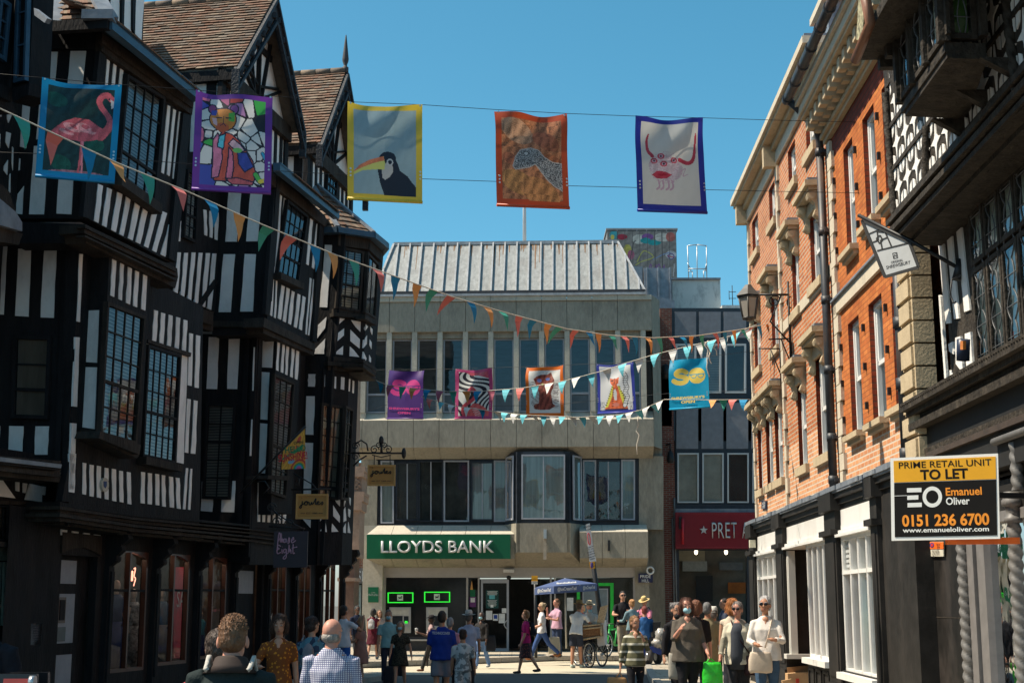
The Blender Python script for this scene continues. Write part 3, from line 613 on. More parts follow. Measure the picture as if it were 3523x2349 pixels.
# lean-to roofs behind the bay gutters
mb=MB(); e=.5
za=f1.P((728,165),.42).z+.05; za2=f2.P((690,1130),.40).z+.05; f1.k=1
for a,b in ((f1.L3(-.6,za,e),f1.L3(3.3,za+.05,e)),(f2.L3(-.1,za2,e),f2.L3(2.9,za2+.04,e))):
    mb=MB(); tiled(mb,a,b,b-f1.n*.9+Vector((0,0,.45)),a-f1.n*.9+Vector((0,0,.45)),5,20); mb.build('bay_roof',tiles,tud)
mb=MB(); zz=za                                            # hipped tile roof over the first flank
fF1.k=1
A=fF1.P((325,190),.55); B=fF1.P((735,165),.55); tiled(mb,A,B,fF1.P((600,-120),-.5),fF1.P((360,-140),-.5),9,16)
r=mb.build('hip_roof',tiles,tud)
mb=MB(); mb.beam(A,B,.12,.16,0); mb.build('gutter',[timber],tud)
mb=MB(); mb.beam(B+Vector((0,0,.1)),fF1.P((600,-120),-.5),.25,.06,0); mb.beam(A+Vector((0,0,.1)),fF1.P((380,-140),-.5),.35,.06,0); mb.box(B+Vector((-.15,0,.12)),(.45,.2,.14),0); mb.build('lead_flashing',[lead],r)
# octagon roof
mb=MB(); zo=o1.uz((1050,85),.3)[1]; p1,p2=o1.P((1035,75),.28),o1.P((1265,110),.28); p3=o2.P((1350,205),.28); p3.z=p2.z
p0=p1-Vector((Ln[0],Ln[1],0))*.9; p0.z=p1.z; p4=p3+Vector((Ld[0],Ld[1],0))*1.2-Vector((Ln[0],Ln[1],0))*.6; ap=(p2+p0)/2+Vector((-.9,1.6,1.75))
for a,b,cn in ((p0,p1,7),(p1,p2,8),(p2,p3,7),(p3,p4,8)): tiled(mb,a,b,ap+(b-a)*.03,ap-(b-a)*.03,11,cn)
r=mb.build('bay_roof',tiles,tud); mb=MB()
for a,b in ((p0,p1),(p1,p2),(p2,p3),(p3,p4)): mb.beam(a,b,.10,.13,0); mb.prism([a,b,ap-Vector((0,0,1.7))],Vector((0,0,-.05)),0)
for a in (p1,p2,p3): mb.beam(a+Vector((0,0,.08)),ap+Vector((0,0,.05)),.10,.05,1)
mb.build('gutter',[bluegut,lead],r)
# the mass of the house behind the front
mb=MB(); B0=add2(C1,Ln,-.9)
bb=Face(B0,add2(B0,Ld,14.2)); bb.lbox(mb,-.6,14.0,3.2,9.2,-9,-.9,0); bb.lbox(mb,-.6,14.0,0,3.2,-9,-3.2,0); bb.lbox(mb,-.6,5.9,9.2,12.2,-9,-1.2,0)
mb.build('rear_wall',[M('rear_render',(.2,.19,.18))],tud)
mb=MB(); q=bb.L3(6.0,13.9,-3.2); mb.box(q,(1.1,.9,2.2),0); mb.build('chimney',[brickmat('dark_chimney_brick',(.16,.06,.04),(.12,.05,.035),(.2,.18,.15))],tud)
# ================================================================== neighbouring shop at the left edge
A0=C0; nb=thing('oriel_shop_building','dark timbered corner building with leaded oriel windows and a shop below at far left','building',(C0[0]-3,C0[1]-3,0))
aF=Face(add2(A0,Ld,-5),add2(A0,Ln,0),1); wm=MB()
aF.pr(wm,[(-700,-500),(200,-100),(105,1450),(-700,1500)],0,-.3)
aF.white(wm,[((-5,690),(22,705),(8,790),(-8,760)),((50,745),(82,775),(58,830),(50,800)),((45,890),(75,900),(60,1000),(40,960)),((85,990),(92,1000),(88,1150),(82,1100)),((30,1120),(55,1080),(50,1180),(28,1150)),((135,1070),(158,1080),(150,1140),(128,1150)),((66,1180),(72,1170),(70,1300),(62,1290)),((-10,900),(4,905),(0,1000),(-10,980))],jit=0)
aF.lbox(wm,-6,5.2,6.2,9.9,-8,-.3,0); aF.lbox(wm,-6,5.2,0,6.2,-8,-.9,0)
wm.build('wall',tm,nb)
# oriels: angled bays
def oriel(k,pA,pB,pC,y0,y1,z_extra,tilt,pc):
    a=hit(add2(A0,Ln,.75),Ld,k,*pB); fa=Face(add2(a,Ld,-2.2),a,k); b=hit(a,(math.sin(LA-rad(58)),math.cos(LA-rad(58))),k,*pC); fb=Face(a,b,k)
    return fa,fb
fa,fb=oriel(1,(0,300),(88,300),(205,300),0,600,0,0,0)
wm=MB(); fa.pr(wm,[(-300,-300),(108,-300),(75,620),(-300,440)],0,-.3); fb.pr(wm,[(108,-300),(240,-300),(195,600),(75,640)],0,-.3)
fa.band(wm,[(-200,480),(78,600)],[(-200,560),(84,690)],.10,-.2,0); fb.band(wm,[(78,600),(200,560)],[(84,690),(190,640)],.10,-.2,0)
fa.band(wm,[(-200,560),(84,690)],[(-200,640),(110,770)],.02,-.3,0)
o=wm.build('oriel_wall',tm,nb)
windowq(fa,[(10,-20),(82,30),(45,420),(-25,370)],1,3,nb,frame=bluegut,bar=bluegut,dep=.06); windowq(fa,[(-90,-60),(-5,-20),(-35,365),(-110,330)],1,3,nb,frame=bluegut,dep=.06)
windowq(fb,[(108,-150),(190,-180),(165,540),(88,560)],1,3,nb,frame=bluegut,dep=.06)
mb=MB(); fb.pr(mb,[(228,55),(318,125),(300,155),(232,105)],.12,.05,0); mb.build('lead_valley',[lead],nb)
wm=MB(); fc=Face(add2(A0,Ld,-2.5),A0,1); p=[fc.P(q,.55) for q in ((-60,1180),(60,1290),(108,1430),(-60,1300))]
wm.prism(p,fc.n*-.6,0); q=[fc.P(x,.7) for x in ((-60,1290),(108,1430),(150,1500),(150,1560),(-60,1500))]; wm.prism(q,fc.n*-.7,1)
fc.k=3; q=[fc.P(x,.6) for x in ((-60,40),(145,100),(120,170),(-60,140))]; wm.prism(q,fc.n*-.6,0)
wm.build('oriel_roof',[timberb,lead],nb)
# shopfront below
sA=Face(add2(S1,Ld,-5),S1,5); wm=MB()
sA.pr(wm,[(-300,-60),(400,40),(330,1650),(-300,1650)],-.36,-.5,0); sA.pr(wm,[(-300,-60),(400,40),(392,345),(-300,330)],-.15,-.3,0); sA.pr(wm,[(205,345),(395,345),(330,1650),(170,1650)],-.15,-.3,0)
for j,(y0,y1,t) in enumerate(((0,28,.42),(28,55,.50),(55,75,.42),(75,100,.46),(100,135,.36))): sA.band(wm,[(-200,y0-5+20),(415,y0+70)],[(-200,y1-5+20),(400,y1+78)],t,-.2,2 if j!=1 else 0)
wm.build('shop_cornice',tm,nb)
mb=MB(); sA.band(mb,[(-200,18),(418,92)],[(-200,48),(412,118)],.53,.4,0); mb.build('lead_cap',[lead],nb)
wm=MB(); sA.white(wm,[((-60,195),(20,200),(105,320),(-60,300)),((110,210),(132,212),(132,275),(112,268)),((160,218),(186,222),(176,285),(160,282)),((205,222),(285,240),(285,345),(172,330)),((290,240),(312,242),(306,300),(292,296))],mi=1,t=-.13,jit=0)
sA.pr(wm,[(-200,330),(300,345),(296,372),(-200,352)],-.08,-.3,2); sA.pr(wm,[(-200,605),(250,620),(246,655),(-200,640)],-.05,-.3,2)
sA.pr(wm,[(228,370),(245,370),(240,620),(222,620)],-.08,-.3,0); sA.pr(wm,[(62,355),(84,355),(82,608),(60,606)],-.08,-.3,0); sA.pr(wm,[(185,650),(235,655),(205,1650),(160,1650)],-.05,-.3,0); sA.pr(wm,[(245,372),(335,372),(300,1650),(205,1650)],-.02,-.3,0)
wm.build('shopfront_wall',tm,nb)
windowq(sA,[(84,372),(226,376),(222,612),(82,606)],5,3,nb,t0=-.15,fw=.02,bw=.012,dep=.05,back=M('mottled_display',(.20,.13,.09),.8,.9,9)); windowq(sA,[(-90,366),(62,372),(60,606),(-90,600)],5,3,nb,t0=-.15,fw=.02,bw=.012,dep=.05,back=MC['mottled_display'])
mb=MB(); sA.pr(mb,[(-200,640),(185,650),(160,1500),(-200,1500)],-.33,-.34,0); o=mb.build('shop_window',[darkroom],nb)
mb=MB(); sA.pr(mb,[(-200,645),(116,650),(112,742),(-200,735)],-.26,-.30,0)
for x0,x1 in ((-60,-30),(-10,12),(30,62),(72,108)): sA.pr(mb,[(x0,750),(x1,752),(x1-14-(x1>60)*22,1180),(x0-14,1180)],-.27,-.30,0)
mb.build('display_boards',[M('pale_green_board',(.40,.44,.36),.6)],o); mb=MB(); sA.pr(mb,[(128,660),(148,660),(122,1000),(112,1000)],-.2,-.24,0); sA.pr(mb,[(-200,1470),(170,1480),(168,1510),(-200,1510)],-.15,-.24,0); mb.build('display_boards',[M('beige_trim',(.35,.27,.18))],o)
mb=MB(); sA.sheet(mb,[(-200,640),(185,650),(160,1500),(-200,1500)],0,-.17); mb.build('pane',[shopglass],o)
mb=MB(); sA.pr(mb,[(210,1165),(286,1168),(276,1312),(208,1310)],.0,-.03,0)
for j in range(9): sA.pr(mb,[(222,1185+j*11),(270-(j*7)%15,1186+j*11),(269-(j*7)%15,1190+j*11),(222,1189+j*11)],.004,-.002,1)
tag(mb.build('paper_notice',[M('paper',(.55,.56,.58),.7,.05),M('ink',(.08,.08,.1))]),'white printed paper notice stuck on the black pier left of the grey panelled door','notice')
# ================================================================== concrete bank at the end of the street
BR=rad(2.5); bd_=(math.cos(BR),-math.sin(BR)); bc=(0,47.0)
bglass=glassmat('bank_glass',(.7,.75,.75),.02,.003)
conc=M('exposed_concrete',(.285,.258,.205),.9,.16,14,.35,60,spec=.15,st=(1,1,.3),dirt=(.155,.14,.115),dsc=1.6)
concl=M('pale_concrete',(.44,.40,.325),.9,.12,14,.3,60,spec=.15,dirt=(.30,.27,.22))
zinc=M('weathered_zinc',(.27,.28,.275),.55,.28,3,.15,6,metal=.1,spec=.5,st=(3,3,.25),dirt=(.20,.19,.18),dsc=1.2)
rust=M('rust_streak',(.20,.11,.055),.8,.4,9,st=(1,1,.3))
bnk=thing('bank_building','grey concrete bank with a ribbed zinc mansard roof closing the street','building',(0,50,0))
def bf(t=0,k=12):
    n=Vector((-math.sin(BR),-math.cos(BR))); return Face(add2(bc,n,t),add2(add2(bc,n,t),bd_,5),k)
B=bf()
XS=[1250.5+87.55*i for i in range(12)]                       # pilaster axes, photograph pixels
CR[99]=(0,0,1); K=lambda x,y:(x,y)
B.k=99
uX=[B.uz((x,1200))[0] for x in XS]; du=(uX[-1]-uX[0])/11
zof=lambda y,t=0:(setattr(B,'k',99),B.uz((1760,y),t)[1])[1]
uL,uR=uX[0]-.22,uX[-1]+.30
z_par1,z_par0=zof(1019),zof(1037); z_sp=zof(1139); z_wb=zof(1414); z_sl=zof(1443); z_lo=zof(1537)
mb=MB()
# upper panels with open joints
for i in range(-1,11):
    a=uX[i] if i>=0 else uX[0]-.18; b=uX[i+1] if i<10 else uR
    if i==-1: b=uX[0]
    g=.007
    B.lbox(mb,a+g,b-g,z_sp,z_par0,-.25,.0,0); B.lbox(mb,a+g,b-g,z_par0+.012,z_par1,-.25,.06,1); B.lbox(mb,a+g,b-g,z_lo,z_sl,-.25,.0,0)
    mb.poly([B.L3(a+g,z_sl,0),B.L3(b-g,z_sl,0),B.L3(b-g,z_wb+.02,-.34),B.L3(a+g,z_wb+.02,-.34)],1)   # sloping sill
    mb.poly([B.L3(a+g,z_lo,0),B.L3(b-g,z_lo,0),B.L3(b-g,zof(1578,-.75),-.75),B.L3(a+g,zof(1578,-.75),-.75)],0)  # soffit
B.lbox(mb,uL+.05,uR-.02,z_lo+.02,z_par1-.02,-1.2,-.36,2)
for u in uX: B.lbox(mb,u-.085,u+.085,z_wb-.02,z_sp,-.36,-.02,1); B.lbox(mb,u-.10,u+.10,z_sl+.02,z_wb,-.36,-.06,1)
B.lbox(mb,uX[0],uX[-1],z_sp-.20,z_sp,-.36,-.16,0)
# right return and side
Rr=[B.L3(uR,z_lo,0),B.L3(uR,z_par1,0),B.L3(uR+.32,z_par1,-.9),B.L3(uR+.32,z_lo,-.9)]; mb.poly(Rr,0)
B.lbox(mb,uR-.2,uR+.32,0,z_par1,-6,-.9,0); B.lbox(mb,uL-.3,uR+.2,z_lo,z_par1-.1,-9,-1.2,0)
mb.build('upper_wall',[conc,concl,M('joint_dark',(.05,.045,.04))],bnk)
# upper windows
alu=M('grey_aluminium',(.32,.33,.36),.4,.1); spand=M('blue_grey_panel',(.08,.10,.115),.35,.15); dkblind=M('grey_louvre_blind',(.055,.065,.065),.5,.5,1.3,st=(1,1,6))
z1=z_sp-.21; zm=zof(1356,-.3)
for i in range(11):
    a,b=uX[i]+.095,uX[i+1]-.095; f=MB(); w=.05
    for q in ((a,a+w,z_wb,z1),(b-w,b,z_wb,z1),(a+w,b-w,z1-w,z1),(a+w,b-w,zm-.02,zm+.05),(a+w,b-w,z_wb,z_wb+w)): B.lbox(f,*q,-.35,-.27,0)
    if i in (9,): B.lbox(f,a+w,b-w,zm+.95,zm+.98,-.34,-.29,0)
    o=f.build('window',[alu],bnk); f=MB(); B.lbox(f,a+w,b-w,z_wb+w,zm-.02,-.352,-.315,0); f.build('spandrel_panel',[spand],o)
    f=MB(); f.poly([B.L3(a+w,zm+.05,-.30),B.L3(b-w,zm+.05,-.30),B.L3(b-w,z1-w,-.30),B.L3(a+w,z1-w,-.30)]); f.build('pane',[bglass],o)
    f=MB(); f.poly([B.L3(a+w,zm+.05,-.352),B.L3(b-w,zm+.05,-.352),B.L3(b-w,z1-w,-.352),B.L3(a+w,z1-w,-.352)]); f.build('blind',[dkblind],o)
# mansard
mb=MB(); zb,zt=zof(1005,.05),zof(838,-1.3); uA,uB=B.uz((1287,1008),.05)[0],B.uz((2218,996),.05)[0]
uTa=B.uz((1355,845),-1.3)[0]; uTb=B.uz((2125,828),-1.3)[0]
P0,P1,P2,P3=B.L3(uA,zb,.05),B.L3(uB,zb,.05),B.L3(uTb,zt,-1.3),B.L3(uTa,zt,-1.3)
mb.poly([P0,P1,P2,P3],0); mb.poly([P1,B.L3(uB,zb,-8),B.L3(uTb,zt,-7),P2],0); mb.poly([B.L3(uA,zb,-8),P0,P3,B.L3(uTa,zt,-7)],0); mb.poly([P3,P2,B.L3(uTb,zt,-7),B.L3(uTa,zt,-7)],0)
mroof=mb
nr=(P1-P0).cross(P3-P0).normalized()
if nr.y>0: nr=-nr
mb=MB()
N=22
for i in range(N):
    u=uA+(uB-uA)*(i+.55)/N
    if u<uTa-.01: e=(u-uA)/(uTa-uA)
    elif u>uTb+.01: e=(uB-u)/(uB-uTb)
    else: e=1
    if e<.08: continue
    a=B.L3(u,zb,.05); b=B.L3(u,zb+(zt-zb)*e,.05-1.35*e); mb.beam(a+nr*.03,b+nr*.03,.05,.09,0,up=nr)
for a,b in ((P0,P3),(P1,P2)): mb.beam(a+nr*.02,b+nr*.02,.07,.09,0,up=nr)
mb.beam(P3+Vector((0,0,.02)),P2+Vector((0,0,.02)),.12,.12,0); mb.beam(P0,P1,.14,.10,1); B.lbox(mb,uA-.02,uB+.03,zb-.13,zb-.02,-.2,.12,0)
mb.build('roof_seams',[M('zinc_seam',(.33,.34,.35),.5,.25,6),M('gutter_dark',(.05,.05,.055))],bnk)
mb=mroof; random.seed(11)
for i in range(75):
    u=uTa+(uTb-uTa)*random.random(); l=random.choice((.08,.1,.15,.2,.4))*random.uniform(.4,1.3); wd=random.uniform(.012,.03); e0=.985
    q=lambda uu,e:B.L3(uu,zb+(zt-zb)*e,.05-1.35*e)+nr*.004
    mb.poly([q(u-wd,e0),q(u+wd,e0),q(u+wd*.5,e0-l),q(u-wd*.4,e0-l)],1)
mb.build('mansard_roof',[zinc,rust],bnk)
# first floor glazing band
dkfr=M('navy_window_frame',(.022,.027,.036),.4,.3,5); tF=-.75; Bk=bf(); Bk.k=12
curt=M('pale_vertical_blind',(.30,.32,.30),.8,.25,1.2,st=(9,1,.4)); refl=M('dim_office',(.05,.048,.045),.8,.7,1.0)
mb=MB(); Bk.pr(mb,[(245,455),(1450,465),(1440,1060),(245,1060)],tF-.1,tF-.3,0); Bk.k=13; Bk.pr(mb,[(180,440),(790,450),(785,1060),(180,1060)],tF-.1,tF-.3,0)
Bk.rect(mb,(780,440,1000,1100),tF,tF-.5,1)
Bk.k=12; Bk.pr(mb,[(105,370),(170,450),(260,480),(250,1070),(140,1070)],tF-.02,tF-.5,1); mb.build('first_floor_wall',[dkfr,conc],bnk)
def pane(f,k,r,t,back,nm='window',fr=None,mull=None,trim=.03):
    f.k=k; m=MB(); x0,y0,x1,y1=r; s=14
    for q in ((x0,y0,x0+s,y1),(x1-s,y0,x1,y1),(x0+s,y0,x1-s,y0+s),(x0+s,y1-s,x1-s,y1)): f.rect(m,q,t+.06,t,0)
    if mull: f.rect(m,(mull-5,y0+s,mull+5,y1-s),t+.05,t,1); 
    o=m.build(nm,[fr or dkfr,alu],bnk); g=MB(); f.sheet(g,[(x0+s,y0+s),(x1-s,y0+s),(x1-s,y1-s),(x0+s,y1-s)],0,t+.03); g.build('pane',[bglass],o)
    g=MB(); f.sheet(g,[(x0+s,y0+s),(x1-s,y0+s),(x1-s,y1-s),(x0+s,y1-s)],0,t+.004); g.build('blind' if back is curt else 'dark_room',[back],o); return o
for r,b,m_ in (((285,480,405,1045),curt,None),((420,495,620,1020),refl,525),((625,478,850,1030),refl,738),((852,478,1082,1030),refl,None),((1098,490,1300,1020),curt,1200),((1304,478,1425,1030),curt,None)): pane(Bk,12,r,tF-.08,b,mull=m_,fr=alu if m_ is None else None)
for r,b,m_ in (((275,475,395,1020),refl,None),((405,475,620,1020),refl,504),((620,470,745,1015),curt,None)): pane(Bk,13,r,tF-.08,b,mull=m_,fr=alu if m_ is None else None)
# central bay
tC=.02; Ba=Bk.P; Bk.k=12
cL,cR=Bk.uz((1512,700),tC)[0],Bk.uz((1985,700),tC)[0]; zc1,zc0=Bk.uz((1750,398),tC)[1],Bk.uz((1750,1045),tC)[1]
mb=MB(); Bk.lbox(mb,cL,cR,zc0,zc1,tF,tC,0)
for s,u in ((-1,cL),(1,cR)): mb.prism([Bk.L3(u,zc0,tC),Bk.L3(u,zc1,tC),Bk.L3(u+s*.42,zc1,tF),Bk.L3(u+s*.42,zc0,tF)],Bk.u*(-s*.2),0)
mb.build('bay_frame',[dkfr],bnk)
o=pane(Bk,12,(1552,425,1945,1008),tC,curt,mull=1750,fr=alu)
for s,u in ((-1,cL),(1,cR)):
    a=Bk.L3(u+s*.06,0,tC); b=Bk.L3(u+s*.40,0,tF+.05); fc_=Face((a.x,a.y),(b.x,b.y),12); m=MB()
    o=MB(); q=[(.04,.36)]
    L=fc_.L; zz0,zz1=zc0+.12,zc1-.12
    for z0_,z1_,a0,a1 in ((zz0,zz1,.10,.16),(zz0,zz1,L-.14,L-.08),(zz1-.06,zz1,.16,L-.14),(zz0,zz0+.06,.16,L-.14)): fc_.lbox(m,a0,a1,z0_,z1_,.0,.05,0)
    o=m.build('window',[alu],bnk); g=MB(); g.poly([fc_.L3(.16,zz0+.06,.03),fc_.L3(L-.14,zz0+.06,.03),fc_.L3(L-.14,zz1-.06,.03),fc_.L3(.16,zz1-.06,.03)]); g.build('pane',[bglass],o)
    g=MB(); g.poly([fc_.L3(.16,zz0+.06,.012),fc_.L3(L-.14,zz0+.06,.012),fc_.L3(L-.14,zz1-.06,.012),fc_.L3(.16,zz1-.06,.012)]); g.build('blind',[curt],o)
# canopy over the ground floor
mb=MB(); zS1,zS0=zof(1400+1140/2.6138,.05),zof(1400+1360/2.6138,.05); tS=.05; tG=-.95
uSa=Bk.uz((160,1200),tS)[0]; uSb=Bk.uz((1520,1200),tS)[0]; zt_=Bk.uz((700,1062),tF)[1]; zgf=Bk.uz((700,1438),tG)[1]
Bk.k=13; uDa,uDb=Bk.uz((245,1200),tS)[0],Bk.uz((862,1200),tS)[0]; zD1,zD0=Bk.uz((600,1120),tS)[1],Bk.uz((600,1356),tS)[1]
def chunk(a,b,z1,z0,zt,zg,t,n,ba=0,bb=0):
    for i in range(n):
        p,q=a+(b-a)*i/n+.006,a+(b-a)*(i+1)/n-.006
        Bk.lbox(mb,p,q,z0,z1,tF,t,0)
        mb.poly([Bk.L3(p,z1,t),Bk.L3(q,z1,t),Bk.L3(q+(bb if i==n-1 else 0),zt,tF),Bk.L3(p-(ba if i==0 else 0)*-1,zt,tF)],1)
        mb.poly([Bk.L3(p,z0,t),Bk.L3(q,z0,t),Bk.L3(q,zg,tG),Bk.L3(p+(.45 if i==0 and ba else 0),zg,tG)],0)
chunk(uSa,uSb-.1,zS1,zS0,zt_,zgf,tS,6,ba=.25); chunk(uDa,uDb,zD1,zD0,zt_,zgf,tS,3)
zc_b=Bk.uz((0,1305),tC+.25)[1]; Bk.k=12; zc_b=Bk.uz((1750,1305),tC+.2)[1]
t2=tC+.2; Bk.lbox(mb,cL-.02,cR+.02,zc_b,zc0+.0,tF,t2,0)
for s,u in ((-1,cL),(1,cR)): mb.prism([Bk.L3(u,zc_b,t2),Bk.L3(u,zc0,t2),Bk.L3(u+s*.45,zc0,tF),Bk.L3(u+s*.45,zc_b,tF)],Bk.u*(-s*.1),0)
mb.poly([Bk.L3(cL,zc_b,t2),Bk.L3(cR,zc_b,t2),Bk.L3(cR,zgf,tG),Bk.L3(cL,zgf,tG)],0)
for s,u in ((-1,cL),(1,cR)): mb.poly([Bk.L3(u,zc_b,t2),Bk.L3(u+s*.45,zc_b,tF),Bk.L3(u+s*.45,zgf,tG),Bk.L3(u,zgf,tG)],0)
Bk.lbox(mb,uSa+.3,uDb+.2,zgf-.02,zt_,-3,tG,0)
Bk.k=7; uP=Bk.uz((120,900),tG)[0]; uQ=Bk.uz((285,900),tG)[0]
Bk.lbox(mb,uP,uQ,0,zS0+.35,-2,tG+.25,1); Bk.lbox(mb,uP+.02,uQ-.02,zS0+.35,zt_,-2,tG+.2,1)
Bk.k=8; uW0=Bk.uz((1142,900),tG)[0]; Bk.lbox(mb,uW0,uR+.32,0,zt_,-3,tG+.05,0)
mb.build('canopy_wall',[conc,concl],bnk)
# ground floor
gfm=MB(); grey=M('grey_fascia_metal',(.34,.32,.30),.5,.06); Bk.k=7
uq=Bk.uz((285,900),tG)[0]; z_f0=Bk.uz((700,690),tG)[1]; PZ=.155
Bk.lbox(gfm,uq,uW0,z_f0,zgf,-1.6,tG-.02,0)
for x0,x1 in ((285,304),(975,990),(1072,1085)): Bk.lbox(gfm,Bk.uz((x0,900),tG)[0],Bk.uz((x1,900),tG)[0],PZ,z_f0,tG-.2,tG,0)
Bk.k=8
for x0,x1 in ((372,388),(410,424),(1124,1142)): Bk.lbox(gfm,Bk.uz((x0,900),tG)[0],Bk.uz((x1,900),tG)[0],PZ,z_f0,tG-.2,tG,0)
gfm.build('ground_floor_fascia',[grey],bnk)
gb=MB(); black=M('black_glass_panel',(.012,.014,.016),.12,.2); Bk.k=7
Bk.lbox(gb,uq,Bk.uz((980,900),tG)[0],.62,z_f0,tG-.2,tG-.08,0); Bk.lbox(gb,uq,Bk.uz((980,900),tG)[0],PZ,.60,tG-.2,tG-.10,1)
gb.build('black_glazed_wall',[black,M('black_plinth',(.03,.03,.032),.5)],bnk)
mb=MB(); Bk.rect(mb,(285,1202,980,1216),tG-.03,tG-.1,0); mb.build('steel_rail',[M('steel',(.5,.5,.5),.3,.05,metal=.8)],bnk)
neon=emit('green_lit_frame',(.03,.85,.05),.45)
steel=M('atm_steel',(.42,.42,.41),.35,.05,metal=.6); scr=M('atm_cream',(.42,.40,.34),.5)
for x,bx,by in ((0,(322,813,535,901),(402,832,450,880)),(306,(626,807,841,896),(708,826,756,875))):
    mb=MB(); x0,y0,x1,y1=bx
    for q in ((x0,y0,x1,y0+8),(x0,y1-8,x1,y1),(x0,y0+8,x0+8,y1-8),(x1-8,y0+8,x1,y1-8)): Bk.rect(mb,q,tG+.0,tG-.08,0)
    o=mb.build('lit_frame',[neon],bnk); mb=MB(); Bk.rect(mb,by,tG-.06,tG-.08,0); cxp,cyp=(by[0]+by[2])/2,(by[1]+by[3])/2
    Bk.pr(mb,[(cxp+a,cyp+b) for a,b in ((-16,-6),(-8,-3),(6,-3),(10,-14),(17,-12),(13,-2),(12,4),(20,10),(8,8),(-4,8),(-14,16),(-10,7),(-13,2))],tG-.055,tG-.06,1); mb.build('horse_emblem',[M('white_plate',(.6,.6,.58)),M('emblem_black',(.02,.02,.02))],o)
    mb=MB(); x0=337+x
    Bk.rect(mb,(x0,936,x0+178,1150),tG+.02,tG-.1,0); Bk.rect(mb,(x0+18,952,x0+160,1000),tG+.03,tG,1); Bk.rect(mb,(x0+25,1008,x0+110,1090),tG+.028,tG,2); Bk.rect(mb,(x0+120,1010,x0+160,1060),tG+.028,tG,2); Bk.rect(mb,(x0+128,1050,x0+152,1070),tG+.034,tG,3); Bk.rect(mb,(x0+20,1095,x0+160,1110),tG+.08,tG,0)
    mb.build('cash_machine',[steel,scr,M('screen_black',(.015,.02,.025),.2),neon],bnk)
# glazed bay, door, opening
dk=M('lobby_dark',(.02,.018,.016),.9)
mb=MB(); Bk.k=7; Bk.rect(mb,(985,690,1075,1310),tG-1.2,tG-1.25,0); Bk.lbox(mb,uq,uW0,PZ,z_f0,-4.2,-4.1,0)
Bk.lbox(mb,uq,uW0,PZ-.02,PZ,-4.2,tG-.2,1); mb.build('lobby',[dk,M('lobby_floor',(.06,.04,.03),.4)],bnk)
mb=MB(); Bk.rect(mb,(992,694,1072,1300),tG-.1,tG-.12,0); o=mb.build('side_light',[shopglass],bnk)
mb=MB(); Bk.rect(mb,(1004,850,1058,935),tG-.09,tG-.1,0); Bk.rect(mb,(1008,790,1050,850),tG-.09,tG-.1,1); Bk.pr(mb,[(1010,790),(1022,715),(1032,790)],tG-.09,tG-.1,2); Bk.rect(mb,(1012,858,1048,895),tG-.085,tG-.09,3); mb.build('window_stickers',[M('purple_sticker',(.12,.03,.14)),M('green_sticker',(.0,.13,.05)),M('orange_flame',(.7,.35,.1)),MC['white_plate']],o)
mb=MB(); x0,y0,x1,y1=1098,706,1330,1308
for q in ((x0,y0,x0+16,y1),(x1-18,y0,x1,y1),(x0+16,y0,x1-18,y0+30),(x0+16,y1-30,x1-18,y1)): Bk.rect(mb,q,tG+.05,tG-.02,0)
o=mb.build('glass_door',[alu],bnk); mb=MB(); Bk.sheet(mb,[(x0+16,y0+30),(x1-18,y0+30),(x1-18,y1-30),(x0+16,y1-30)],0,tG+.01); mb.build('pane',[shopglass],o)
mb=MB(); Bk.rect(mb,(1140,795,1244,945),tG+.02,tG+.012,0); Bk.rect(mb,(1140,965,1192,1040),tG+.02,tG+.012,1); Bk.rect(mb,(1198,992,1240,1048),tG+.02,tG+.012,1); Bk.rect(mb,(1246,990,1298,1068),tG+.02,tG+.012,1); Bk.rect(mb,(1272,945,1310,985),tG+.02,tG+.012,1); Bk.rect(mb,(1205,1000,1234,1032),tG+.024,tG+.02,2)
for j in range(4): Bk.rect(mb,(1150+(j%2)*4,803+j*9,1236-(j*5)%9,807+j*9),tG+.024,tG+.02,1)
for j in range(6): Bk.rect(mb,(1152+(j%3)*5,878+j*9,1232-(j*7)%12,881+j*9),tG+.024,tG+.02,1)
Bk.rect(mb,(1168,835,1214,868),tG+.024,tG+.02,3); Bk.rect(mb,(1178,917,1202,938),tG+.024,tG+.02,1); mb.build('door_posters',[M('dark_green_poster',(.008,.06,.055)),M('white_paper',(.62,.62,.6)),M('sign_blue',(.02,.06,.3)),M('turquoise_mask',(.1,.4,.45))],o)
mb=MB(); mb.tube([Bk.P((1275+15-40*math.sin(math.pi*j/8)*0-28*math.sin(math.pi*j/8)+30,1040+80*j/8),tG+.1) for j in range(9)],.018,6); mb.build('door_handle',[steel],o)
mb=MB(); Bk.k=8; Bk.rect(mb,(390,620,410,1290),tG-.08,tG-.1,0); Bk.rect(mb,(280,622,372,1290),tG-.08,tG-.1,0); Bk.rect(mb,(424,620,1124,1290),tG-.08,tG-.1,0); o=mb.build('shop_window',[shopglass],bnk)
mb=MB(); grn=M('bright_green_vinyl',(.02,.50,.05),.5)
for q in ((614,665,642,1080),(800,665,945,692),(915,692,945,1090)): Bk.rect(mb,q,tG-.06,tG-.08,0)
Bk.rect(mb,(665,715,895,1050),tG-.07,tG-.1,1); Bk.rect(mb,(675,725,885,1040),tG-.065,tG-.1,2); Bk.rect(mb,(525,798,582,915),tG-.06,tG-.08,3); mb.build('window_vinyl',[grn,alu,M('pale_blue_poster',(.16,.20,.22)),MC['white_paper']],o)
mb=MB(); Bk.lbox(mb,Bk.uz((424,900),tG)[0],uW0,PZ,z_f0,tG-.9,tG-.85,0); mb.build('window_back',[M('beige_display',(.05,.047,.036),.8,.4,1)],bnk)
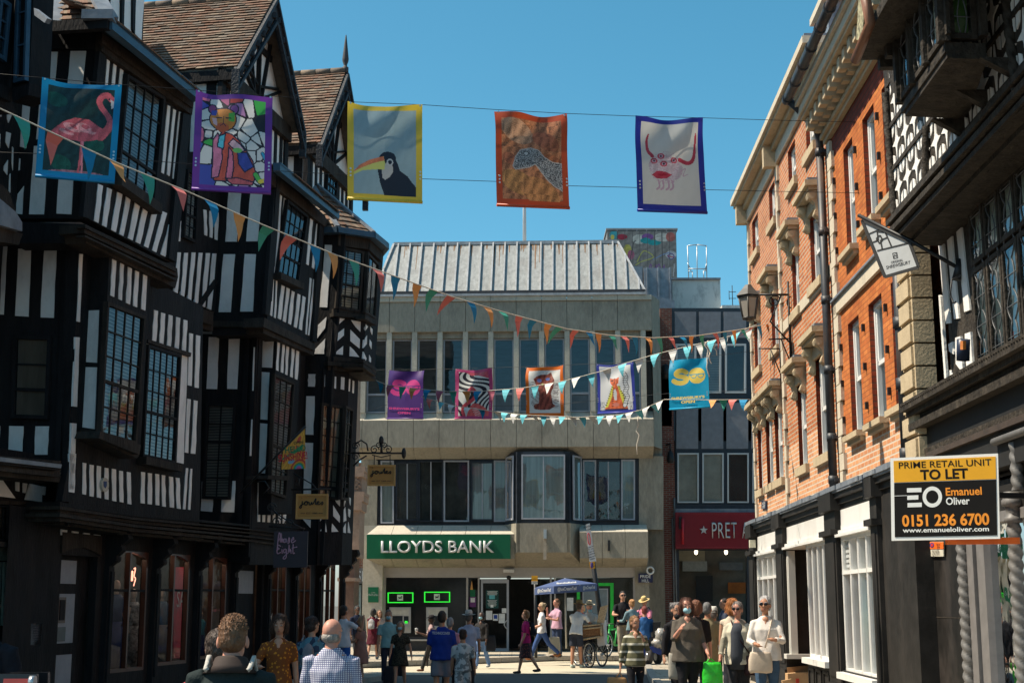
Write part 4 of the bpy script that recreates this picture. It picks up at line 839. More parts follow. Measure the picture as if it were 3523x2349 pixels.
# bank sign
sg=MB(); Bk.k=12; Bk.pr(sg,[(161,1145),(1452,1145),(1452,1362),(161,1362)],tS+.16,tS,0); gsign=M('bank_green',(.0,.105,.045),.45,.06)
so=tag(sg.build('bank_sign',[gsign]),'long green fascia sign reading LLOYDS BANK in raised white letters','sign')
a=Bk.P((292,1315),tS+.16); b=Bk.P((1308,1315),tS+.16); c=Bk.P((800,1255),tS+.165); h=(Bk.P((800,1203),tS)-Bk.P((800,1311),tS)).length
text('LLOYDS BANK',c,Bk.u,(0,0,1),h,(b-a).length,M('raised_white_letter',(.62,.62,.60),.4,.03),so,bold=.012,ext=.10)
# small fixtures on the front
def plate(nm,k,r,f,t,m,label,cat,th=.03):
    q=MB(); f.k=k; f.rect(q,r,t,t-th,0); return tag(q.build(nm,[m]),label,cat)
p=plate('wall_plaque',7,(160,770,246,896),Bk,tG+.28,gsign,'small green bank plaque on the concrete pier','plaque')
for j,w_ in ((815,10),(828,24),(838,28)): text('LLOYDS' if j==815 else ('PRIDE HILL' if j==828 else 'SHREWSBURY'),Bk.P((202,j),tG+.283),Bk.u,(0,0,1),.022,w_*.013,M('white_print',(.6,.6,.58)),p,ext=.003)
# ================================================================== brick houses on the right
RA=rad(1.75); Rd=(math.sin(RA),math.cos(RA)); RP=at(9,1165,1470,32); RP=(RP.x,RP.y); Rm_=(-Rd[0],-Rd[1])
R=Face(RP,add2(RP,Rm_,20),18)
brA=brickmat('mottled_red_brick',(.56,.185,.062),(.38,.105,.038),(.45,.38,.28),.235,.078,.013,dirt=(.72,.66,.60))
brP=brickmat('pale_patched_brick',(.66,.33,.16),(.50,.20,.09),(.58,.50,.40),.235,.078,.013,dirt=(.85,.8,.75),bias=-.1)
brB=brickmat('orange_brick',(.60,.20,.05),(.46,.125,.03),(.34,.11,.035),.225,.072,.008,dirt=(.62,.57,.52))
brJ=brickmat('rubbed_shaded_brick',(.26,.045,.020),(.19,.032,.015),(.12,.04,.025),.24,.085,.012,dirt=(.6,.55,.5))  # rubbed jamb brick; its dark tone also paints the cornice shadow
stone=M('buff_sandstone',(.45,.36,.235),.85,.12,7,.3,30,spec=.2,dirt=(.34,.27,.18))
stonel=M('pale_painted_stone',(.53,.465,.36),.8,.08,5,.2,30,spec=.2,dirt=(.46,.40,.30))
wpaint=M('white_gloss_paint',(.74,.73,.70),.35,.04,6,dirt=(.6,.57,.52))
pipeM=M('grey_iron_pipe',(.028,.032,.038),.5,.3,6,dirt=(.16,.075,.035))
sdark=M('charcoal_shopfront_paint',(.020,.0185,.017),.6,.3,5,.1,20,spec=.15,dirt=(.045,.04,.036))
hb=thing('brick_townhouse','tall mottled red brick house with scrolled stone window hoods above the white mullioned shopfront','building',(RP[0]+3,RP[1]-5,0))
ob=thing('brick_townhouse','bright orange brick house with bracketed cornice between the mottled brick house and timbered house','building',(RP[0]+3,RP[1]-13,0))
def sash(f,u0,u1,z0,z1,par,dep=.12,mat=None):
    m=MB(); w=.06; zm=(z0+z1)/2
    for q in ((u0,u0+w,z0,z1),(u1-w,u1,z0,z1),(u0+w,u1-w,z1-w,z1),(u0+w,u1-w,z0,z0+w)): f.lbox(m,*q,-dep-.06,-dep+.05,0)
    f.lbox(m,u0+w,u1-w,zm-.03,zm+.03,-dep-.05,-dep+.03,0); um=(u0+u1)/2; f.lbox(m,um-.012,um+.012,z0+w,z1-w,-dep-.04,-dep+.02,0)
    f.lbox(m,u0+w,u0+w+.04,zm,z1-w,-dep-.04,-dep+.03,0); f.lbox(m,u1-w-.04,u1-w,zm,z1-w,-dep-.04,-dep+.03,0)
    o=m.build('window',[mat or wpaint],par); g=MB(); g.poly([f.L3(u0,z0,-dep-.01),f.L3(u1,z0,-dep-.01),f.L3(u1,z1,-dep-.01),f.L3(u0,z1,-dep-.01)]); g.build('pane',[glass],o)
    g=MB(); g.poly([f.L3(u0,z0,-dep-.09),f.L3(u1,z0,-dep-.09),f.L3(u1,z1,-dep-.09),f.L3(u0,z1,-dep-.09)]); g.build('blind',[blind],o); return o
holes=[(8.6,9.6,4.06,5.66),(6.75,7.6,4.06,5.5),(4.05,4.95,4.06,5.5),(2.85,3.70,4.06,5.5),(1.65,2.25,4.06,5.5),
 (8.6,9.5,6.92,8.1),(6.7,7.4,6.85,8.0),(4.1,4.9,6.62,7.75),(1.6,2.5,6.62,7.75),(8.6,9.4,9.22,9.95),(6.7,7.5,9.2,9.92),(4.3,5.05,9.13,9.9),(1.8,2.7,9.12,9.9)]
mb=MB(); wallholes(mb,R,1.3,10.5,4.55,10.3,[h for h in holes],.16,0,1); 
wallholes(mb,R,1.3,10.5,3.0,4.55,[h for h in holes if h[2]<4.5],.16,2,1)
mb.v=mb.v  # far gable end and back
R.lbox(mb,1.3,10.5,0,10.6,-9,-.5,0); R.lbox(mb,1.3,1.33,3,10.3,-.5,0,0)
mb.build('wall',[brA,brJ,brP],hb)
for h in holes: sash(R,h[0],h[1],h[2],h[3],hb)
mb=MB()
for h in holes: R.lbox(mb,h[0]-.14,h[1]+.14,h[2]-.15,h[2],-.16,.07,0)
for h in holes[:8]:
    if h[1]>10: continue
for z0,z1 in ((6.72,6.92),): R.lbox(mb,5.6,10.5,z0,z1,-.1,.03,1)
parts(mb,'window_sill',[stone,stonel],hb)
def hood(h,par):
    m=MB(); u0,u1,z=h[0]-.16,h[1]+.16,h[3]+.30
    R.lbox(m,u0-.04,u1+.04,z,z+.09,-.1,.25,0); R.lbox(m,u0,u1,z+.09,z+.14,-.1,.20,1); R.lbox(m,u0+.02,u1-.02,z-.06,z,-.1,.19,0); R.lbox(m,u0+.05,u1-.05,h[3]+.02,z-.08,-.1,.05,0)
    for u in (u0+.13,u1-.13):                                  # scrolled consoles
        pts=[(.18,z-.08),(.21,z-.14),(.19,z-.20),(.13,z-.23),(.09,z-.28),(.07,z-.36),(.10,z-.43),(.09,z-.48),(.04,z-.52),(0,z-.52),(0,z-.06)]
        m.prism([R.L3(u-.08,zz,t) for t,zz in pts],R.u*.16,0)
        m.tube([R.L3(u-.10,z-.15,.13),R.L3(u+.10,z-.15,.13)],.062,10,0); m.tube([R.L3(u-.095,z-.45,.06),R.L3(u+.095,z-.45,.06)],.045,10,0)
    m.build('window_hood',[stone,lead],par)
for h in holes[:4]+[holes[4]]+holes[5:9]: hood(h,hb)
def quoins(u,z0,z1,par,f=R,wl=.30,ws=.18,hh=.30,side=1,t=.05,mat=None):
    m=MB(); z=z0; k=0
    while z<z1-.05:
        w_=wl if k%2 else ws; f.lbox(m,u,u+side*w_,z+.008,min(z+hh,z1)-.008,-.1,t,0); z+=hh; k+=1
    m.build('quoins',[mat or stonel],par)
quoins(1.26,3.2,10.2,hb,wl=.22,ws=.12); quoins(5.40,3.4,10.2,hb,wl=.26,ws=.14)
mb=MB()
R.lbox(mb,1.2,10.6,10.05,10.30,-.2,.06,0); R.lbox(mb,1.10,10.55,10.30,10.42,-.2,.14,1); R.lbox(mb,1.05,10.55,10.42,10.50,-.2,.30,1); R.lbox(mb,1.0,10.55,10.50,10.62,-.2,.36,0)
R.lbox(mb,1.0,10.55,10.62,10.66,-.2,.33,2)
for u in (1.2,5.4): R.lbox(mb,u,u+.2,10.0,10.42,-.1,.28,1)
mb.build('eaves_cornice',[stonel,stone,lead],hb)
mb=MB(); R.lbox(mb,8.9,9.9,10.62,11.5,-1.2,-.2,0); R.lbox(mb,8.8,10.0,11.5,11.62,-1.3,-.1,1); mb.build('chimney',[lead,stonel],hb)
# orange house
nh=[(11.35,12.1,4.1,5.76),(12.75,13.55,4.1,5.76),(14.08,14.85,4.12,5.76),(11.55,12.2,6.76,8.38),(12.9,13.62,6.8,8.38),(14.1,14.8,6.8,8.38)]
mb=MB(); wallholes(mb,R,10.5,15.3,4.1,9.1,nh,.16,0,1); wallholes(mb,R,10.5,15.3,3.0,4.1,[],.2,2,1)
R.lbox(mb,10.5,15.3,8.5,8.95,-.1,.004,1)  # cornice's cast shadow painted as a dark red brick band
R.lbox(mb,10.5,15.3,0,9.6,-9,-.5,0); mb.build('wall',[brB,brJ,brP],ob)
for h in nh: sash(R,*h,ob,dep=.12)
mb=MB()
for h in nh: R.lbox(mb,h[0]-.12,h[1]+.12,h[2]-.08,h[2],-.17,.13,0); R.lbox(mb,h[0]-.08,h[1]+.08,h[2]-.14,h[2]-.08,-.1,.07,0)
R.lbox(mb,10.55,15.3,6.05,6.25,-.1,.05,1); R.lbox(mb,10.55,15.3,6.25,6.28,-.1,.09,2); parts(mb,'window_sill',[stone,stonel,lead],ob)
quoins(10.55,3.4,8.8,ob,wl=.34,ws=.22,hh=.26)
m=MB(); z=3.35; k=0                                             # big rusticated quoins at the near end
while z<6.3:
    w_=.62 if k%2 else .42; c=R.L3(15.3-.12,z,0); R.lbox(m,15.32-w_*.55,15.32+.35,z+.012,z+.258,-.1,.14,0); R.lbox(m,15.32-w_*.55+.03,15.3+.32,z+.03,z+.24,.1,.17,0); z+=.27; k+=1
m.build('quoins',[stone],ob)
mb=MB()
for z0,z1,t,mi in ((8.83,8.90,.08,0),(8.90,8.97,.13,0),(8.97,9.22,.10,0),(9.22,9.28,.42,0),(9.28,9.42,.46,1),(9.42,9.52,.52,1)): R.lbox(mb,10.45,15.6,z0,z1,-.2,t,mi)
u=10.55
while u<15.4: R.lbox(mb,u,u+.17,9.02,9.2,.08,.36,0); R.lbox(mb,u+.01,u+.16,8.98,9.02,.08,.24,0); u+=.36
mb.build('cornice',[stone,stonel],ob)
mb=MB(); mb.tube([R.L3(10.4,9.58,.62),R.L3(15.6,9.58,.62)],.075,10,0)
for u in [10.5+.7*i for i in range(8)]: mb.tube([R.L3(u,9.58,.62),R.L3(u+.06,9.58,.62)],.09,10,0)
mb.tube([R.L3(10.5,9.55,.6),R.L3(10.5,9.4,.45),R.L3(10.35,9.1,.14),R.L3(10.3,8.9,.10),R.L3(10.28,8.6,.10)],.06,10,0); mb.tube([R.L3(10.28,8.7,.10),R.L3(10.28,3.35,.10)],.065,10,0)
for z in (8.7,7.4,6.3,5.2,4.15,3.5): mb.tube([R.L3(10.28,z,.10),R.L3(10.28,z+.12,.10)],.077,10,0); R.lbox(mb,10.16,10.4,z+.03,z+.08,0,.1,0)
mb.build('downpipe',[pipeM],ob)
mb=MB(); p=R.L3(14.98,6.4,.12); mb.tube([p,R.L3(14.98,3.3,.12)],.07,10,0)
for z in (5.0,4.25,3.4): mb.tube([R.L3(14.98,z,.12),R.L3(14.98,z+.14,.12)],.09,10,0); R.lbox(mb,14.86,15.1,z+.03,z+.08,0,.12,0)
mb.build('downpipe',[pipeM],ob)
mb=MB(); random.seed(4)                                          # small iron wall ties and bosses
for u in (10.9,12.45,13.85): 
    for z in (4.4,4.95,5.5,7.0,7.55,8.1): mb.box(R.L3(u+random.uniform(-.03,.03),z,.02),(.05,.05,.10),0)
parts(mb,'wall_tie',[iron],ob)
# ---- white mullioned shopfront under both houses
sh=thing('shopfront','long white mullioned shopfront with charcoal piers under the brick houses','shopfront',(RP[0],RP[1]-8,0))
ts=.14; R.k=18
mb=MB(); zg=3.28
for z0,z1,t,mi in ((3.06,3.14,.14,0),(3.14,3.22,.18,0),(3.22,3.30,.23,0),(3.30,3.36,.26,1)): R.lbox(mb,1.4,15.2,z0,z1,-.2,t,mi)
random.seed(5); u=1.4
while u<15.1: 
    w_=random.uniform(.35,.7); R.lbox(mb,u,min(u+w_,15.2)-.01,3.33,3.385+random.uniform(0,.02),-.1,.27+random.uniform(0,.03),1); u+=w_
mb.build('gutter_cornice',[sdark,lead],sh)
uz=lambda x,y,t=ts:R.uz((x,y),t)[0]
P=[(uz(195,900),uz(232,900)),(uz(400,1100),uz(452,1100)),(uz(765,1100),uz(848,1100)),(uz(1100,900),uz(1150,900))]
for a,b in P:
    mb=MB()
    R.lbox(mb,a,b,.1,3.06,-.3,ts+.08,0); R.lbox(mb,a-.03,b+.03,.1,.55,-.3,ts+.12,0); R.lbox(mb,a-.04,b+.04,2.70,2.78,-.3,ts+.16,0); R.lbox(mb,a-.05,b+.05,3.06,3.32,-.3,ts+.15,0); R.lbox(mb,a+.08,b-.08,.65,2.6,-.3,ts+.10,0); mb.build('pier',[sdark],sh)
mb=MB(); R.lbox(mb,P[3][1],15.3,.1,3.06,-.3,ts+.02,0); mb.build('end_panel',[sdark],sh)
mb=MB()
for i in range(3):
    a,b=P[i][1],P[i+1][0]; R.lbox(mb,a,b,2.76,3.06,-.2,ts+.0,0); R.lbox(mb,a,b,2.66,2.70,-.2,ts+.10,0); R.lbox(mb,a,b,2.70,2.76,-.2,ts+.05,0)
parts(mb,'fascia_panel',[wpaint],sh)
dimwhite=M('shop_interior_white',(.50,.49,.45),.8,.05,2)
def mull(a,b,z0,z1,n,ztr,par,d=.13,name='shop_window'):
    m=MB(); w=.055
    for j in range(n+1):
        u=a+(b-a-w)*j/n; R.lbox(m,u,u+w,z0,z1,ts-.14,ts+.02,0); R.lbox(m,u+.012,u+w-.012,z0,z1,ts+.02,ts+.03,0)
    for z in [z0,z1-w]+([ztr] if ztr else []): R.lbox(m,a,b,z,z+w,ts-.13,ts+.03,0)
    R.lbox(m,a-.06,b+.06,z0-.09,z0,-.2,ts+.16,0); o=m.build(name,[wpaint],par)
    g=MB(); g.poly([R.L3(a,z0,ts-.012),R.L3(b,z0,ts-.012),R.L3(b,z1,ts-.012),R.L3(a,z1,ts-.012)]); g.build('pane',[shopglass],o); return o
w1_=mull(P[0][1],P[1][0],.80,2.66,4,2.18,sh)
um=uz(600,1000); w2_=mull(um,P[2][0],.84,2.66,4,None,sh)
w3_=mull(P[2][1]+.12,P[3][0],.74,2.66,4,2.12,sh)
mb=MB(); 
for k in range(6): R.lbox(mb,P[2][1]+.2,P[2][1]+.62,2.22+k*.07,2.26+k*.07,ts-.1,ts-.02,0)
mb.build('louvre_vent',[wpaint],w3_)
# entrance recess: splayed white window and door
mb=MB(); a=P[1][1]
for q in ((a,a+.10),(a+.14,a+.22)): R.lbox(mb,q[0],q[1],.82,2.64,ts-.10,ts+.02,0)
R.lbox(mb,a,a+.3,.74,.82,-.2,ts+.12,0)
R.lbox(mb,a+.3,um,.15,2.66,-1.3,-1.25,0)
o=mb.build('entrance_recess',[dimwhite],sh); mb=MB()
for (u,z0,z1,mi,w_) in ((um-.28,1.55,1.80,0,.2),(um-.26,1.22,1.42,1,.16),(um-.26,1.10,1.20,0,.16)): R.lbox(mb,u,u+w_,z0,z1,-1.25,-1.235,mi)
mb.tube([R.L3(um-.2,.5,-1.1),R.L3(um-.2,.9,-1.1)],.07,10,1); mb.build('wall_notices',[M('notice_green',(.08,.30,.12)),M('notice_red',(.5,.04,.02))],o)
for i,(a,b) in enumerate(((P[0][1],P[1][0]),(P[1][1],um),(um,P[2][0]),(P[2][1],P[3][0]))):
    mb=MB(); t=ts+.06 if i!=1 else -.2; R.lbox(mb,a,b,.1,.76,-.3,t,0)
    n=3; 
    for j in range(n):
        c0,c1=a+(b-a)*(j+.12)/n,a+(b-a)*(j+.88)/n
        for q in ((c0,c1,.64,.68),(c0,c1,.20,.24),(c0,c0+.04,.24,.64),(c1-.04,c1,.24,.64)): R.lbox(mb,*q,t,t+.025,0)
    mb.build('stallriser',[sdark],sh)
mb=MB(); R.lbox(mb,P[0][0],P[3][1],.1,3.0,-2.2,-2.1,0); R.lbox(mb,P[0][0],P[3][1],.1,.14,-2.1,0,1); R.lbox(mb,P[0][0],P[3][1],2.8,2.85,-2.1,-.2,0); mb.build('shop_interior',[M('dim_shop_wall',(.18,.17,.15),.8,.5,.9),M('shop_floor',(.14,.12,.10))],sh)
mb=MB(); b=P[3][0]-.06; R.lbox(mb,b-.95,b,.80,2.10,ts-.22,ts-.2,0)
col=[(1.55,2.05,1),(1.35,1.55,2),(1.0,1.3,3),(.82,.95,4)]
for z0,z1,mi in col: R.lbox(mb,b-.9,b-.02,z0,z1,ts-.2,ts-.195,mi)
for (u,z,w_,h_,mi) in ((.45,1.75,.14,.42,5),(.42,1.5,.2,.4,6),(.4,1.1,.12,.3,7),(.7,1.15,.14,.26,4)): R.lbox(mb,b-u-w_,b-u,z-h_/2,z+h_/2,ts-.195,ts-.19,mi)
mb.build('window_poster',[MC['white_paper'],M('poster_sky',(.05,.42,.62)),M('poster_green',(.10,.30,.06)),M('poster_cream',(.45,.40,.32)),M('poster_navy',(.03,.06,.13)),M('poster_tan',(.25,.13,.08)),M('poster_blue',(.08,.25,.45)),M('poster_red',(.55,.08,.04))],w3_)
q=MB(); q.box(R.P((185,565),ts+.1),(.12,.1,.16),0); tag(q.build('alarm_box',[M('cream_plastic',(.6,.56,.42))]),'cream alarm box on the far end of the white shopfront fascia','alarm box')
q=MB(); R.k=16; 
mbp=MB(); R.k=18; R.rect(mbp,(250,255,285,315),.03,0,0); s_=tag(mbp.build('street_sign',[M('navy_sign',(.012,.018,.05),.4)]),'small navy street name plate on the brick corner above the shop gutter','sign')
text('HIGH',R.P((268,272),.035),R.u,(0,0,1),.06,.4,MC['white_print'],s_,ext=.003); text('STREET',R.P((268,298),.035),R.u,(0,0,1),.06,.42,MC['white_print'],s_,ext=.003)

# ================================================================== carved timber house at the right edge
tb=thing('carved_timber_house','black timbered house with carved quatrefoil panels and a leaded oriel window at the right edge','building',(RP[0]+3,RP[1]-18,0))
T=R
twood=M('carved_dark_oak',(.030,.024,.018),.75,.55,9,1.0,22,spec=.25,dirt=(.075,.062,.047),dsc=6)
tj=.42; T2=Face(add2(RP,(R.n.x,R.n.y),tj),add2(add2(RP,(R.n.x,R.n.y),tj),Rm_,20),15)
mb=MB()
T2.pr(mb,[(215,-400),(1500,-400),(1500,250),(1085,640),(312,1360),(240,400)],0,-.3,0)
tm2=[twood,plasterw]
def quatre(k,cx,cy,s,lean=0):
    """one carved panel: a cross of plaster lights left by four curved braces"""
    sh_=lambda x,y:(cx+x*s+y*s*lean*.0,cy+y*s*1.75-x*s*.95)
    star=[(-.13,-.62),(.13,-.60),(.20,-.20),(.52,-.16),(.50,.14),(.20,.20),(.15,.62),(-.13,.64),(-.20,.18),(-.52,.14),(-.5,-.16),(-.19,-.22)]
    T2.pr(mb,[sh_(x,y) for x,y in star],.012,-.01,1)
    for sx in (-1,1):
        for sy in (-1,1):
            T2.pr(mb,[sh_(sx*.66,sy*.92),sh_(sx*.40,sy*.95),sh_(sx*.34,sy*.55),sh_(sx*.64,sy*.40)],.012,-.01,1)
T2.k=15
for cx,cy,s in ((333,690,44),(375,1080,0),(385,1110,62),(450,1010,62),(562,900,64),(720,760,60),(805,700,50),(300,480,40),(340,900,50),(430,830,46),(885,80,60),(950,440,86),(1060,330,84),(1070,130,74),(930,250,60),(985,600,50),(650,830,55)):
    pass
zr=6.10
q0=T2.uz((312,1352))[0]
for j in range(8):
    for i in range(20):
        cu,cz=q0+.30+i*.40,zr+.26+j*.52
        star=[(r*math.cos(a),r*1.22*math.sin(a)) for a,r in ((k*math.pi/6,(.185,.062,.062)[k%3]) for k in range(12))]
        mb.prism([T2.L3(cu+x,cz+y,.012) for x,y in star],T2.n*-.03,1)
        for sx in (-1,1):
            for sy in (-1,1): mb.prism([T2.L3(cu+sx*x,cz+sy*y,.012) for x,y in ((.175,.235),(.075,.235),(.105,.14),(.175,.105))],T2.n*-.03,1)
    T2.lbox(mb,q0,q0+9,zr+j*.52-.025,zr+j*.52+.025,0,.03,0)
for x in (505,985,1075):                                         # rope-carved posts
    pass
mb.build('upper_wall',tm2,tb)
def rope(f,pts,r,nm,par,pitch=.16,mat=None,n=9,lobes=3):
    m=MB(); A,Bq=Vector(pts[0]),Vector(pts[1]); L=(Bq-A).length; d=(Bq-A).normalized(); x=d.orthogonal().normalized(); y=d.cross(x); N=int(L/.02); b=len(m.v); K_=18
    for i in range(N+1):
        z=L*i/N
        for k in range(K_):
            th=2*math.pi*k/K_; rr=r*(1+.42*abs(math.sin(lobes/2*th*1.0+math.pi*z/pitch))-.25); m.v.append(A+d*z+(x*math.cos(th)+y*math.sin(th))*rr)
    for i in range(N):
        for k in range(K_): m.f.append((i*K_+k,i*K_+(k+1)%K_,(i+1)*K_+(k+1)%K_,(i+1)*K_+k)); m.m.append(0); m.sm.append(True)
    return m.build(nm,[mat or twood],par)
for a,b in (((500,760),(500,1150)),((968,-100),(1040,560)),((255,560),(312,1330))): rope(T2,[T2.P(a,.03),T2.P(b,.03)],.042,'carved_post',tb)
mb=MB()
ju=T2.uz((312,1352))[0]
for z1,z0,t in ((6.03,5.97,.10),(5.97,5.93,.02),(5.93,5.87,.08),(5.87,5.84,-.03),(5.84,5.79,.03),(5.79,5.74,-.14)): T2.lbox(mb,ju-.02,ju+13,z0,z1,-.56,t,0)
mb.build('carved_jetty_beam',[twood],tb)
mb=MB(); T2.pr(mb,[(260,300),(330,-60),(330,560),(290,560)],.28,-.1,0); es=T2.uz((70,362),.92); T2.lbox(mb,es[0],es[0]+12,es[1],es[1]+.10,-.3,.92,0)
for i in range(2): T2.lbox(mb,es[0]+.02+i*.3,es[0]+.12+i*.3,es[1]-.12,es[1],-.1,.70,0); T2.lbox(mb,es[0]+.02+i*.3,es[0]+.12+i*.3,es[1]-.36,es[1]-.12,-.1,.26,0)
parts(mb,'eaves_bracket',[twood],tb)
mb=MB(); mb.tube([T2.P((105,-160),1.0),T2.P((165,140),1.0),T2.P((75,360),1.0)],.05,8,0); mb.build('gutter',[M('copper_brown_pipe',(.20,.09,.05),.5,.3)],tb)
mb=MB(); T2.pr(mb,[(95,-60),(130,-60),(118,240),(80,240)],1.02,.98,0); mb.build('pierced_bargeboard',[M('gilded_fretwork',(.30,.27,.16),.7,.9,26)],tb)
# oriel window
uA_=T2.uz((330,560),.55)[0]; oz0=T2.uz((605,560),.55)[1]
O0=T2.P((345,600),.60); O1=T2.P((612,345),.60); zb_=O0.z*.5+O1.z*.5
ofc=Face((O0.x,O0.y),(O1.x,O1.y),15); c2=hit((O1.x,O1.y),(1,0.12),15,860,330); osd=Face((O1.x,O1.y),c2,15)
mb=MB(); L=ofc.L; back=[Vector((p[0]+.75,p[1],0)) for p in ((O0.x,O0.y),(O1.x,O1.y))]
q=[Vector((O0.x,O0.y,zb_)),Vector((O1.x,O1.y,zb_)),Vector((c2[0],c2[1],zb_)),Vector((O0.x+.65,O0.y+.1,zb_))]
mb.prism(q,Vector((0,0,-.045)),0); mb.prism([p-Vector((0,0,.045))+((q[2]-p)*.05) for p in q],Vector((0,0,-.05)),0); mb.prism([p+Vector((0,0,.0))+((q[2]-p)*.02) for p in q],Vector((0,0,.05)),0)
for f in (0,.5,1): 
    a=q[1]*(1-f)+q[0]*f; mb.prism([a+Vector((.30,0,-.09)),a+Vector((.80,0,-.09)),a+Vector((.80,0,-.62)),a+Vector((.70,0,-.5)),a+Vector((.58,0,-.25))],Vector((0,.09,0)),0)
mb.build('oriel_base',[twood],tb)
lead_l=M('leaded_bar',(.10,.10,.10),.5)
def leaded(f,u0,u1,z0,z1,par,t=0,n=2,back=None,curvy=True,frame=None,gl=None):
    m=MB(); w=.05
    for q in ((u0,u0+w,z0,z1),(u1-w,u1,z0,z1),(u0+w,u1-w,z0,z0+w),(u0+w,u1-w,z1-w,z1)): f.lbox(m,*q,t-.05,t+.014,0)
    o=m.build('window',[frame or twood],par); g=MB(); g.poly([f.L3(u0+w,z0+w,t),f.L3(u1-w,z0+w,t),f.L3(u1-w,z1-w,t),f.L3(u0+w,z1-w,t)]); g.build('pane',[gl or glass],o)
    g=MB(); g.poly([f.L3(u0+w,z0+w,t-.05),f.L3(u1-w,z0+w,t-.05),f.L3(u1-w,z1-w,t-.05),f.L3(u0+w,z1-w,t-.05)]); g.build('dark_room',[back or darkroom],o)
    m=MB(); z=z0+w; um=(u0+u1)/2; hw=(u1-u0)/2-w; k=0
    while z<z1-w-.1:
        for s in (-1,1):
            p=[f.L3(um+s*hw*(.25+.75*abs(math.sin(math.pi*(j/6)))*.8*(1 if k%2 else .5)),z+.30*j/6,t+.004) for j in range(7)]; m.tube(p,.006,5,0)
        m.tube([f.L3(um-hw,z+.15,t+.004),f.L3(um+hw,z+.15,t+.004)],.006,5,0); z+=.30; k+=1
    m.build('leading',[lead_l],o); return o
for i in range(3): leaded(ofc,L*(.03+i*.325),L*(.03+i*.325)+L*.30,zb_+.07,zb_+2.6,tb,0,back=M('pale_sheen_back',(.66,.64,.52),.8,.5,3),gl=glassmat('leaded_glass',(.96,.98,.95),.0,.015))  # pale backing stands in for sky reflected in the oriel glass
leaded(osd,osd.L*.12,osd.L*.80,zb_+.08,zb_+2.6,tb,0,back=M('green_leaded_glass',(.10,.20,.05),.3,.3,4))
mb=MB()
for i in range(4): ofc.lbox(mb,L*(i*.325)-.02,L*(i*.325)+.06,zb_+.05,zb_+2.7,-.05,.05,0)
osd.lbox(mb,0,osd.L*.1,zb_+.1,zb_+2.7,-.05,.06,0); osd.lbox(mb,osd.L*.82,osd.L,zb_+.1,zb_+2.7,-.05,.06,0); mb.build('oriel_posts',[twood],tb)
# storey below the jetty
mb=MB(); T.k=15; T.k=17
a0=T.uz((606,300))[0]; a1=24.0; zc=T.uz((500,1010))[1]
T.lbox(mb,a0-.1,a1,3.9,6.75,-.4,-.12,0); T.lbox(mb,a0-.2,a1,0,9.5,-8,-.9,0)
T.white(mb,[((600,-60),(632,-70),(680,482),(652,487)),((655,-90),(687,-100),(735,452),(705,457)),((715,-130),(748,-140),(804,399),(769,412))],jit=2,t=-.10)
T.white(mb,[((668,615),(695,600),(702,680),(672,660)),((712,575),(745,565),(760,800),(715,740)),((772,550),(808,538),(826,810),(786,830)),((676,780),(720,900),(690,912),(682,905)),((606,305),(618,310),(662,925),(650,930))],jit=1,t=-.095)
T.k=15; T.white(mb,[((505,1392),(720,1215),(720,1262),(560,1400))],t=-.05,jit=0)
mb.build('middle_wall',tm2,tb)
T.k=17; wz0,wz1=4.05,6.3; ux=T.uz((805,400),0)[0]
for i in range(6):
    u0=ux+i*.50; 
    for z0,z1 in ((4.02,5.14),(5.18,5.76)): leaded(T,u0,u0+.47,z0,z1,tb,-.05,back=M('leaded_sheen_back',(.66,.64,.52),.8,.5,3),gl=glassmat('leaded_glass',(.96,.98,.95),.0,.015))  # backing coloured pale for the brightness reflected in these panes
mb=MB()
for (z0,z1,t) in ((3.86,3.92,.20),(3.92,3.99,.27),(3.78,3.86,.12),(3.70,3.78,.18)): T.lbox(mb,15.35,24,z0,z1,-.3,t,0)
u=15.4
while u<24: mb.tube([T.L3(u,3.985,.25),T.L3(u+.05,4.0,.27)],.022,5,0); u+=.075
T.lbox(mb,15.5,24,3.0,3.70,-.3,.05,1); T.lbox(mb,15.6,24,3.40,3.46,-.2,.09,0)
mb.build('shop_cornice',[twood,M('matt_black_fascia',(.012,.0115,.011),.7,.3,4)],tb)
mb=MB()
for j in range(7): T.lbox(mb,15.75,24,3.34-j*.075,3.40-j*.075,-.3,.10-j*.055+.0,0)
mb.build('cove_moulding',[M('brown_stained_cove',(.06,.040,.028),.4,.3,5)],tb)
# ground floor front
T.k=19; uu=lambda x,y,t=0:T.uz((x,y),t)[0]
mb=MB(); T.lbox(mb,15.2,24,2.6,2.9,-.6,-.05,0); T.lbox(mb,uu(400,1000),uu(705,1000),.1,2.65,-.3,-.05,1); T.lbox(mb,uu(155,1000),uu(268,1000),.1,2.8,-.4,.05,0); T.lbox(mb,uu(372,1000),uu(402,1000),.1,2.7,-.3,.02,2)
T.lbox(mb,uu(402,1000)+.12,uu(705,1000)-.2,1.55,1.56,-.05,-.045,2)
mb.build('shopfront_wall',[sdark,M('scuffed_black_board',(.013,.012,.011),.5,.5,3,spec=.2,dirt=(.06,.05,.045)),twood],tb)
mb=MB(); T.lbox(mb,uu(270,1000),uu(372,1000),.1,2.3,-.45,-.40,0); 
for z in (.35,.85,1.35,1.85): T.lbox(mb,uu(285,1000),uu(368,1000),z,z+.36,-.40,-.37,0)
T.lbox(mb,uu(270,1000),uu(372,1000),2.3,2.36,-.42,-.3,0)
o=mb.build('blue_door',[M('blue_grey_door',(.06,.085,.14),.4,.15,5)],tb); mb=MB(); mb.tube([T.L3(uu(350,1200),1.0,-.36),T.L3(uu(352,1200),1.0,-.28),T.L3(uu(352,1200),1.3,-.28),T.L3(uu(350,1200),1.3,-.36)],.014,6,0); mb.build('door_handle',[M('brass',(.6,.4,.15),.3,metal=.9)],o)
